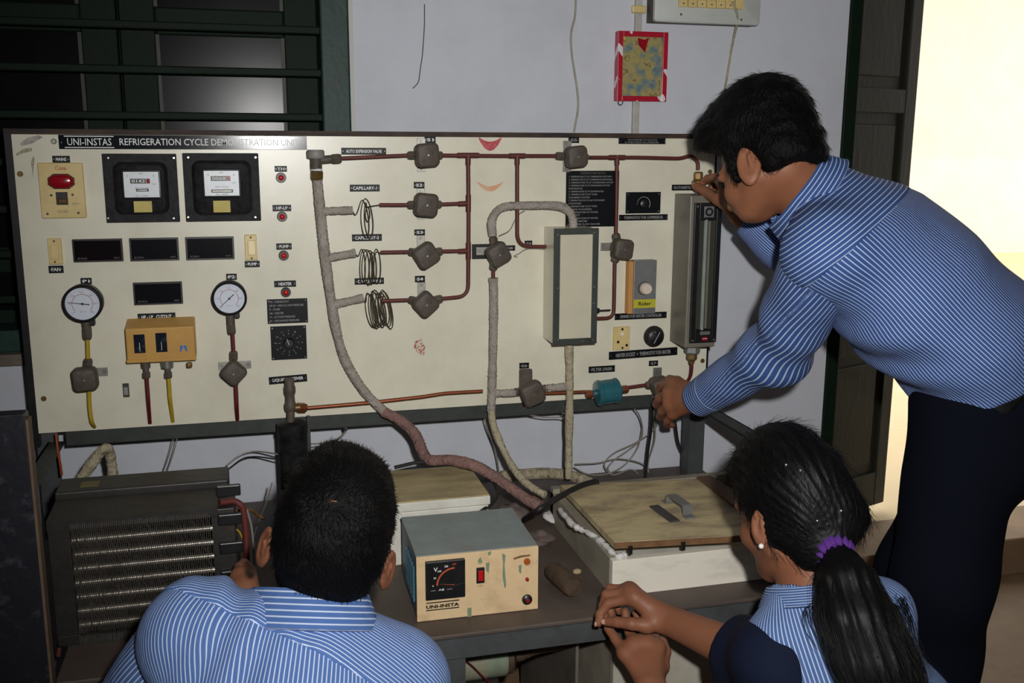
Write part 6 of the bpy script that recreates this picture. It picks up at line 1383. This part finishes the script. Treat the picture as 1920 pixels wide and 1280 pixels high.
tr_o, _, _ = soft('trousers', trs, .006, M_navy, bs)
wst = sp[4]+(sp[3]-sp[4])*.22
bl = both(both(union([flatcone(sp[4]+(sp[3]-sp[4])*.6, pel, .127, .127, S_l, 1.31)]), half(wst+sdir*.002, sdir), .002), half(wst-sdir*.036, -sdir), .002)
soft('belt', bl, .005, mat('black_belt', (14, 13, 14), .4), bs)
for a_, nm in ((ankL, 'shoe'), (ankR, 'shoe')):
    fd_ = nrm(np.array([-.75, .66, 0])); soft(nm, both(union([cone(a_+np.array([0, 0, -.02])-fd_*.03, a_+fd_*.15+np.array([0, 0, -.035]), .045, .036)], .02), half((0, 0, .002), (0, 0, -1)), .004), .006, mat('black_shoe', (18, 17, 18), .35), bs)
# ================================================================== crouching boy seen from behind
B_up = nrm(.27*CR+.96*CU)
bh = PD(622, 1008, 1.37)
Bf = nrm(.90*CF+.26*B_up-.16*CR); Bu = nrm(B_up*.94-CF*.28)
HB_ = Head(bh, Bf, Bu, .97, ear=1.12, ear_out=.088, ear_u=-.026)
Bn = PD(590, 1150, 1.36)
bb_ = thing('person', (Bn[0]-.02, Bn[1]-.25, 0), 'crouching boy seen from behind in striped blue shirt before the stabiliser', 'person')
# torso frame: leaning towards the apparatus
Bs_dn = nrm(np.array([-.14, -.46, -.62])); Bw = Bn+Bs_dn*.50
Bsd = -Bs_dn
shL = PD(372, 1192, 1.31); shR = PD(738, 1290, 1.38)
Bl = nrm(shL-shR); Bl = nrm(Bl-np.dot(Bl, Bsd)*Bsd); Bb = np.cross(Bsd, Bl); Bb = Bb if np.dot(Bb, -CF) > 0 else -Bb
elL = PD(215, 1372, 1.40); wrL = PD(456, 1112, 1.63)
elR = PD(870, 1480, 1.5); wrR = PD(760, 1420, 1.68)
fB = [[(449, 1080, 1.65), (449, 1064, 1.67), (457, 1056, 1.69), (464, 1060, 1.69)], [(452, 1088, 1.645), (450, 1074, 1.67), (458, 1066, 1.69), (465, 1070, 1.69)], [(456, 1096, 1.64), (452, 1084, 1.67), (459, 1076, 1.69), (466, 1080, 1.69)], [(460, 1102, 1.64), (455, 1094, 1.665), (461, 1087, 1.685), (467, 1090, 1.685)], [(466, 1098, 1.63), (470, 1084, 1.64), (469, 1070, 1.66), (464, 1062, 1.67)]]
rB = [[.0105, .0092, .0086, .0078], [.0105, .0094, .0086, .0078], [.010, .0090, .0082, .0074], [.009, .0080, .0072, .0066], [.0125, .0110, .010, .0088]]
cfr2 = [[(740, 1405, 1.70), (735, 1392, 1.73), (738, 1384, 1.75), (742, 1382, 1.76)], [(750, 1402, 1.71), (747, 1388, 1.74), (750, 1380, 1.76), (754, 1378, 1.77)], [(760, 1402, 1.71), (759, 1388, 1.74), (762, 1380, 1.76), (766, 1378, 1.77)], [(769, 1405, 1.71), (770, 1392, 1.735), (773, 1385, 1.75), (776, 1384, 1.76)], [(742, 1418, 1.69), (728, 1408, 1.71), (722, 1400, 1.73), (720, 1394, 1.74)]]
hipB = Bw
def fl_(p, z): return np.array([p[0], p[1], z])
bodyB = union([HB_.field(), cone(HB_.p(-.03, 0, -.05), Bn+Bs_dn*.02, .052, .062), cone(HB_.p(.0, 0, -.07), Bn+Bs_dn*.02+CF*.02, .045, .055)], .022)
trB = union([flatcone(Bn+Bs_dn*.06, Bn+Bs_dn*.28, .07, .09, Bl, 1.6), flatcone(Bn+Bs_dn*.28, Bw, .09, .095, Bl, 1.35)], .04)
arB = union([cone(shL, elL, .042, .036), cone(elL, wrL, .036, .025), cone(shR, elR, .042, .036), cone(elR, wrR, .036, .025)], .012)
bodyB = union([union([bodyB, trB, arB], .02), hand((457, 1108, 1.63), fB, rB, .024), hand((756, 1418, 1.69), cfr2, rB, .024)], .01)
soft('body', bodyB, .0034, M_skindk, bb_)
# hair
hB = union([HB_.e(-.012, 0, .042, .106, .0815, .090), HB_.e(-.052, 0, -.004, .058, .070, .085), HB_.e(.045, 0, .078, .058, .062, .042)], .03)
fcB = union([HB_.e(.13, 0, -.010, .080, .1, .075), HB_.e(.065, .0, -.085, .090, .12, .080)], .015)
ecB = union([HB_.e(.006, .098, -.030, .036, .040, .042), HB_.e(.006, -.098, -.030, .036, .040, .042)], .005)
hB = cut(cut(hB, fcB, .012), ecB, .006)
hB = both(hB, half(HB_.p(-.07, 0, -.088), -HB_.u*.95-HB_.f*.25), .012)
whorl = HB_.p(-.088, .012, .092); 
hB = moved(hB, waves(.0014, 95, 15))
hair_b, HV, HF = soft('hair', hB, .0032, M_hair, bb_)
HN = vnormals(HV, HF); rg = np.random.RandomState(8)
dirc = (HV-HB_.c)/np.linalg.norm(HV-HB_.c, axis=1, keepdims=True); out = (dirc*HN).sum(1) > .3
wq = HV[np.argmax(dirc@nrm(whorl-HB_.c))]
idx = rg.choice(np.nonzero(out)[0], 9500); dist = np.linalg.norm(HV[idx]-wq, axis=1)
idx = idx[dist > .004+.008*rg.rand(len(idx))]
fl = HV[idx]-wq; fl = fl-(fl*HN[idx]).sum(1, keepdims=True)*HN[idx]; fl /= np.linalg.norm(fl, axis=1, keepdims=True)+1e-6
fl = fl+np.cross(HN[idx], fl)*.35*np.exp(-np.linalg.norm(HV[idx]-wq, axis=1)/.04)[:, None]
strands('hair_strands', HV[idx], HN[idx], fl, .011, hair_b, lift=.26, seed=14, r=.0004)
wn = nrm(wq-HB_.c)
sc_mb = MB(); Rw = frame(wn); rg2 = random.Random(5); N_ = 16
pts_ = [wq+wn*.0012+(Rw[0]*math.cos(2*math.pi*i/N_)+Rw[1]*math.sin(2*math.pi*i/N_))*(.0055*(.6+.6*rg2.random()) if i % 3 == 0 else .0011) for i in range(N_)]
sc_mb.add(pts_+[wq+wn*.0030], [(i, (i+1) % N_, N_) for i in range(N_)]); obj('crown_parting', sc_mb, M_scalp, hair_b)
# shirt
sC = Bn+Bs_dn*.10
torB = union([flatcone(Bn+Bs_dn*.075, Bn+Bs_dn*.22, .088, .115, Bl, 1.65), flatcone(Bn+Bs_dn*.22, Bw, .115, .118, Bl, 1.45), cone(shL, sC+Bl*.02, .078, .085), cone(shR, sC-Bl*.02, .078, .085)], .05)
nhB = cone(Bn+Bs_dn*.03, HB_.c, .068, .080)
def foldB(p):
    q = p-A3(sC); t = q@A3(Bsd); w = q@A3(Bl); b = q@A3(Bb)
    return -.0042*np.exp(-((w-.10)/.06)**2)*np.sin(w*120+t*40)-.0022*np.sin(t*26+w*14+1.5*np.sin(w*20))
torBf = moved(cut(torB, nhB, .008), foldB)
stB = lambda V: np.arctan2(((V-sC)@Bl)/1.3, (V-sC)@Bb+.05)*.27
yA, yC = PD(360, 1118, 1.27), PD(630, 1264, 1.29); yn = nrm(np.cross(yC-yA, Bb)); yn = yn if np.dot(yn, Bs_dn) > 0 else -yn
stBy = lambda V: (V-sC)@nrm(-yn*.9-Bb*.5)*1.5
shb, _, _ = soft('shirt', torBf, .0046, M_shirt_lit, bb_, stB)
yk = half(yA, yn)
soft('yoke', both(moved(torBf, lambda p: np.full(len(p), -.0024, f32)), yk, .002), .0044, M_shirt_lit, shb, stBy)
def slf(e, dr):
    e = A3(e); dr = A3(dr)
    def g(p): q = p-e; t = q@dr; return -.004*np.exp(-(t/.12)**2)*np.sin(t*64+(q@A3(Bb))*30)-.0016*np.sin(t*30+(q@A3(Bl))*34)
    return g
cufl = wrL+(elL-wrL)*.25
soft('sleeve', both(moved(union([cone(shL+CF*.015, elL, .070, .060), cone(elL, cufl, .060, .042)], .03), slf(elL, nrm(elL-shL))), half(cufl, cufl-elL), .004), .0046, M_shirt_lit, shb, ang_st(shL, elL, Bb*-1+CF*.5, .066))
cufr = wrR+(elR-wrR)*.2
soft('sleeve', both(moved(union([cone(shR+CF*.015, elR, .070, .060), cone(elR, cufr, .060, .042)], .03), slf(elR, nrm(elR-shR))), half(cufr, cufr-elR), .004), .0046, M_shirt_lit, shb, ang_st(shR, elR, CF, .066))
nax = nrm(HB_.p(-.02, 0, -.06)-Bn)
collar(PD(578, 1160, 1.35), nrm(nax*.75+Bsd*.5-CR*.12), .074, .038, CF-Bl*.3, par=shb, mt=M_shirt_lit, tip=.02, flare=.016)
# trousers: squatting
knL = Bw+np.array([-.14, .36, .16]); knR = Bw+np.array([.20, .36, .14]); anL = fl_(Bw+np.array([-.14, .12, 0]), .07); anR = fl_(Bw+np.array([.18, .12, 0]), .07)
tqB = union([flatcone(Bw+Bsd*.02, Bw+np.array([0, .02, -.08]), .115, .13, Bl, 1.35), cone(Bw+Bl*.08, knL, .11, .085), cone(Bw-Bl*.08, knR, .11, .085), cone(knL, anL, .082, .065), cone(knR, anR, .082, .065)], .04)
soft('trousers', moved(both(tqB, half((0, 0, .03), (0, 0, -1)), .005), waves(.003, 16, 21)), .008, M_navy, bb_)
for a_ in (anL, anR): soft('shoe', both(cone(a_+np.array([0, -.03, -.02]), a_+np.array([0, .15, -.035]), .045, .036), half((0, 0, .002), (0, 0, -1)), .004), .007, mat('black_shoe_leather', (18, 17, 18), .35), bb_)
# ================================================================== girl with a ponytail, hands on the table edge
gh = PD(1486, 962, 1.53)
Gf = nrm(-.40*CR+.90*CF-.14*CU); Gu = nrm(CU*.95-CR*.10-CF*.12)
HG = Head(gh, Gf, Gu, .94)
Gn = PD(1516, 1096, 1.50)
gg = thing('person', (Gn[0], Gn[1]-.2, 0), 'girl with a long ponytail and purple hair band resting her hands on the table', 'person')
Gdn = nrm(np.array([.16, -.34, -.70])); Gs = -Gdn; Gw = Gn+Gdn*.46
gL = PD(1456, 1246, 1.46); gR = PD(1640, 1150, 1.53)
Gl = nrm(gL-gR); Gl = nrm(Gl-np.dot(Gl, Gs)*Gs); Gb = np.cross(Gs, Gl); Gb = Gb if np.dot(Gb, -CF) > 0 else -Gb
geL = PD(1412, 1232, 1.55); gwL = PD(1243, 1158, 1.69)
geR = PD(1360, 1440, 1.50); gwR = PD(1222, 1292, 1.64)
fu = [[(1190, 1120, 1.695), (1140, 1131, 1.71), (1125, 1151, 1.712), (1122, 1168, 1.71)], [(1184, 1112, 1.705), (1137, 1114, 1.725), (1130, 1136, 1.735), (1133, 1158, 1.73)], [(1180, 1106, 1.72), (1144, 1103, 1.742), (1139, 1128, 1.752), (1147, 1150, 1.745)], [(1178, 1108, 1.735), (1157, 1103, 1.757), (1153, 1127, 1.765), (1162, 1147, 1.755)], [(1214, 1172, 1.675), (1184, 1169, 1.672), (1158, 1166, 1.684), (1136, 1165, 1.698)]]
ru = [[.0098, .0084, .0078, .0070], [.0098, .0086, .0078, .0070], [.0094, .0082, .0076, .0068], [.0084, .0074, .0068, .0062], [.0120, .0106, .0092, .0078]]
fd2 = [[(1172, 1224, 1.69), (1153, 1196, 1.715), (1141, 1178, 1.73), (1141, 1160, 1.738)], [(1190, 1208, 1.70), (1180, 1184, 1.722), (1174, 1160, 1.738), (1172, 1146, 1.742)], [(1212, 1206, 1.70), (1205, 1182, 1.725), (1197, 1160, 1.74), (1192, 1148, 1.745)], [(1233, 1214, 1.70), (1228, 1190, 1.725), (1217, 1170, 1.742), (1209, 1158, 1.748)], [(1240, 1250, 1.69), (1247, 1222, 1.712), (1240, 1198, 1.735), (1230, 1182, 1.748)]]
rd_ = [[.0100, .0086, .0078, .0070], [.0104, .0088, .0080, .0072], [.0102, .0086, .0078, .0070], [.0096, .0080, .0072, .0064], [.0122, .0106, .0094, .0080]]
bodyG = union([HG.field(), cone(HG.p(-.03, 0, -.05), Gn+Gdn*.03, .044, .052), cone(HG.p(.0, 0, -.07), Gn+Gdn*.03+CF*.015, .040, .046)], .02)
trG = union([flatcone(Gn+Gdn*.06, Gn+Gdn*.26, .062, .078, Gl, 1.5), flatcone(Gn+Gdn*.26, Gw, .078, .09, Gl, 1.35)], .04)
arG = union([cone(gL, geL, .038, .035), flatcone(geL, gwL, .034, .0225, CU, 1.08), cone(gR, geR, .038, .033), cone(geR, gwR, .033, .0235)], .012)
bodyG = union([union([bodyG, trG, arG], .02), hand((1240, 1157, 1.688), fu, ru, .0235), hand((1219, 1285, 1.645), fd2, rd_, .0255)], .009)
body_g, _, _ = soft('body', bodyG, .0030, M_skindk, gg)
nail(fu[4], .0078, body_g, -CF*.9-CR*.35+CU*.2, s=.7); nail(fu[0], .0070, body_g, -CR*.9-CF*.3)
er = HG.p(-.012, .084, -.034); obj('earring', MB().sphere(er, .0042, 12, 8), mat('pearl_stud', (230, 224, 214), .15, coat=.6), gg, smooth=180)
# hair pulled back into the tail
tail0 = PD(1562, 1032, 1.44)
hG = union([HG.e(-.012, 0, .042, .103, .081, .094), HG.e(.004, .0, .108, .062, .054, .042), HG.e(-.058, 0, -.008, .052, .066, .070), HG.e(.046, 0, .078, .056, .060, .044)], .025)
hG = union([hG, cone(HG.p(-.080, -.02, -.01), tail0, .046, .017), cone(HG.p(-.03, .055, -.02), tail0, .022, .014), cone(HG.p(-.06, .03, -.06), tail0, .022, .014)], .022)
fcG = union([HG.e(.125, 0, -.010, .068, .1, .080), HG.e(.075, .0, -.085, .082, .13, .075)], .012)
ecG = union([HG.e(.000, .092, -.020, .019, .036, .028), HG.e(.0, -.092, -.020, .019, .036, .028)], .005)
hG = cut(cut(hG, fcG, .012), ecG, .006)
tdir = nrm(tail0-HG.p(.06, 0, .08))
gsd = A3(np.cross(nrm(tail0-HG.p(.03, 0, .10)), HG.l))
def combG(p):
    q = p-A3(tail0); r_ = np.linalg.norm(q, axis=1)+1e-6; a_ = np.arctan2(q@A3(HG.l), q@A3(np.cross(HG.l, nrm(tail0-HG.c))))
    return -.0011*np.sin(a_*46+2*np.sin(r_*40))-.0007*np.sin(a_*101)
hG = moved(hG, combG)
hair_g, HV, HF = soft('hair', hG, .0030, M_longhair, gg)
HN = vnormals(HV, HF); rg = np.random.RandomState(18)
dirc = (HV-HG.c)/np.linalg.norm(HV-HG.c, axis=1, keepdims=True); out = (dirc*HN).sum(1) > .3
idx = rg.choice(np.nonzero(out)[0], 4200); fl = tail0-HV[idx]; dist = np.linalg.norm(fl, axis=1); fl = fl-(fl*HN[idx]).sum(1, keepdims=True)*HN[idx]; fl /= np.linalg.norm(fl, axis=1, keepdims=True)+1e-6
ok = dist > .05
strands('hair_strands', HV[idx][ok], HN[idx][ok], fl[ok], .030, hair_g, lift=.045, seed=24, r=.00035, K=5)
# scrunchie
ax_ = nrm(PD(1590, 1080, 1.40)-tail0); x_, y_, _ = frame(ax_); mb = MB(); rings = []
NR_, NC = 64, 10
for i in range(NR_):
    a = 2*math.pi*i/NR_; d = x_*math.cos(a)+y_*math.sin(a); rr_ = .0085*(1+.22*math.sin(a*17)); rings.append([tail0+d*(.0225+rr_*math.cos(b)*.9)+ax_*rr_*1.5*math.sin(b) for b in [2*math.pi*k/NC for k in range(NC)]])
rings.append(rings[0]); mb.loft(rings, False, False); obj('hair_band', mb, mat('purple_velvet', (74, 28, 114), .85), gg, smooth=70)
# ponytail
tp_ = [tail0-ax_*.01, tail0+ax_*.02, PD(1588, 1090, 1.40), PD(1610, 1160, 1.375), PD(1640, 1240, 1.355), PD(1672, 1330, 1.335), PD(1690, 1420, 1.32)]
tcore = union([cone(tp_[0], tp_[1], .016, .020), cone(tp_[1], tp_[2], .020, .034), flatcone(tp_[2], tp_[3], .032, .038, CR, 1.25), flatcone(tp_[3], tp_[4], .038, .040, CR, 1.35), flatcone(tp_[4], tp_[5], .040, .034, CR, 1.4), cone(tp_[5], tp_[6], .036, .012)], .02)
tcore = moved(tcore, lambda p: -.0016*np.sin((p@A3(CR))*330+5*np.sin((p@A3(CU))*14))-.0012*np.sin((p@A3(CR))*610+(p@A3(CF))*200))
tail_o, _, _ = soft('ponytail', tcore, .004, M_longhair, hair_g)
tpp = smooth_path(tp_, 4); n_ = 1500; K_ = len(tpp); rg = np.random.RandomState(31)
ang = rg.rand(n_)*2*math.pi; rad = np.sqrt(rg.rand(n_))*.35+.68; prof = np.interp(np.arange(K_), [0, 4, 8, 12, 16, 20, 24], [.016, .022, .036, .044, .048, .042, .022]); ws = 1+.28*np.clip((np.arange(K_)-6)/6, 0, 1)
offs_ = (np.cos(ang)*rad)[:, None, None]*(prof*ws)[None, :, None]*CR+(np.sin(ang)*rad)[:, None, None]*prof[None, :, None]*(-CF)
wv = (rg.randn(n_, 1, 3)*.004)*np.sin(np.linspace(0, 1, K_)[None, :, None]*math.pi*(1+2*rg.rand(n_, 1, 1)))*np.clip(np.arange(K_)/8, 0, 1)[None, :, None]
tube_bundle('ponytail_strands', tpp[None]+offs_+wv, .00045, M_hairst, tail_o)
stray = [[PD(1530, 1125, 1.43), PD(1512, 1150, 1.42), PD(1520, 1180, 1.41), PD(1545, 1210, 1.40)], [PD(1690, 1120, 1.44), PD(1705, 1160, 1.42), PD(1715, 1210, 1.40), PD(1735, 1260, 1.39)]]
rows = []
for s_ in stray:
    p_ = smooth_path(s_, 8)
    for j in range(26): rows.append(np.array([np.interp(np.linspace(0, 1, 16), np.linspace(0, 1, len(p_)), p_[:, k]) for k in range(3)]).T+rg.randn(1, 3)*.004+np.linspace(0, 1, 16)[:, None]*rg.randn(1, 3)*.008)
tube_bundle('stray_strands', np.array(rows), .0004, M_hairst, tail_o)
for q in ((1472, 869), (1498, 881), (1531, 979), (1577, 955)):
    v = HV[np.argmin(np.linalg.norm(HV-PD(*q, 1.44), axis=1)+0*HV[:, 0])]; r0 = ray(*q); t_ = (HV-CAM)@CF; px_ = 960+((HV-CAM)@CR)/t_*FPX; py_ = 640-((HV-CAM)@CU)/t_*FPX
    cand = np.nonzero(np.hypot(px_-q[0], py_-q[1]) < 4)[0]
    if len(cand): v = HV[cand[np.argmin(t_[cand])]]; obj('hair_pin', MB().sphere(v, .0022, 8, 6), M_chrome, hair_g, smooth=180)
# kurta
gC = Gn+Gdn*.10
torG = union([cone(Gn+Gdn*.015, Gn+Gdn*.08, .060, .075), flatcone(Gn+Gdn*.07, Gn+Gdn*.22, .076, .094, Gl, 1.55), flatcone(Gn+Gdn*.22, Gw, .094, .104, Gl, 1.45), cone(gL, gC+Gl*.02, .052, .07), cone(gR, gC-Gl*.02, .054, .07)], .045)
torGf = moved(cut(torG, cone(Gn+Gdn*.01, HG.c, .050, .062), .008), lambda p: -.003*np.sin(((p-A3(gC))@A3(Gl))*44+((p-A3(gC))@A3(Gs))*22+1.4*np.sin(((p-A3(gC))@A3(Gs))*20)))
kur, _, _ = soft('kurta', torGf, .0044, M_kurta, gg, lambda V: np.arctan2(((V-gC)@Gl)/1.3, (V-gC)@Gb+.04)*.17)
geR_s = gR+(geR-gR)*.75
soft('sleeve', both(moved(cone(gR, geR_s, .058, .052), waves(.002, 30, 33)), half(geR_s, geR-gR), .004), .0046, M_kurta, kur, ang_st(gR, geR, CF, .055))
geL_s = geL+(gwL-geL)*.10
soft('sleeve', both(moved(union([cone(gL, geL, .056, .052), cone(geL, geL_s, .052, .050)], .02), waves(.002, 30, 34)), half(geL_s, gwL-geL), .004), .0046, M_kurta, kur, ang_st(gL, geL, CF, .055))
nxg = nrm(HG.p(-.02, 0, -.06)-Gn)
collar(Gn+Gdn*.012, nrm(nxg*.6+Gs*.6), .060, .014, CF-Gl*.3, par=kur, mt=M_kurta, tip=.01, flare=.008)
# navy sash over the left shoulder and upper arm
geL_n = geL+(gwL-geL)*.22
sash = union([cone(gL+Gs*.0, geL, .062, .056), cone(geL, geL_n, .056, .050), cone(gL, gL+Gdn*.34+Gl*.01+CF*.05, .062, .080), cone(geL, geL+np.array([0, -.02, -.20]), .055, .065)], .03)
sash = both(sash, half(geL_n, gwL-geL), .004)
sash = both(sash, half(gC+Gl*.085, -Gl*.9-Gs*.3), .006)
soft('sash', moved(sash, waves(.002, 26, 36)), .0046, M_navycl, gg)
# seated lower body
gk1 = Gw+np.array([-.05, .36, .10]); gk2 = Gw+np.array([.20, .34, .08]); ga1 = fl_(Gw+np.array([-.05, .12, 0]), .06); ga2 = fl_(Gw+np.array([.18, .12, 0]), .06)
soft('salwar', moved(both(union([flatcone(Gw+Gs*.02, Gw+np.array([0, .02, -.08]), .11, .13, Gl, 1.35), cone(Gw+Gl*.07, gk1, .11, .085), cone(Gw-Gl*.07, gk2, .11, .085), cone(gk1, ga1, .082, .06), cone(gk2, ga2, .082, .06)], .04), half((0, 0, .02), (0, 0, -1)), .005), waves(.003, 16, 41)), .008, M_navycl, gg)
for a_ in (ga1, ga2): soft('shoe', both(cone(a_+np.array([0, -.03, -.02]), a_+np.array([0, .13, -.03]), .040, .033), half((0, 0, .002), (0, 0, -1)), .004), .007, mat('dark_shoe', (20, 18, 18), .4), gg)
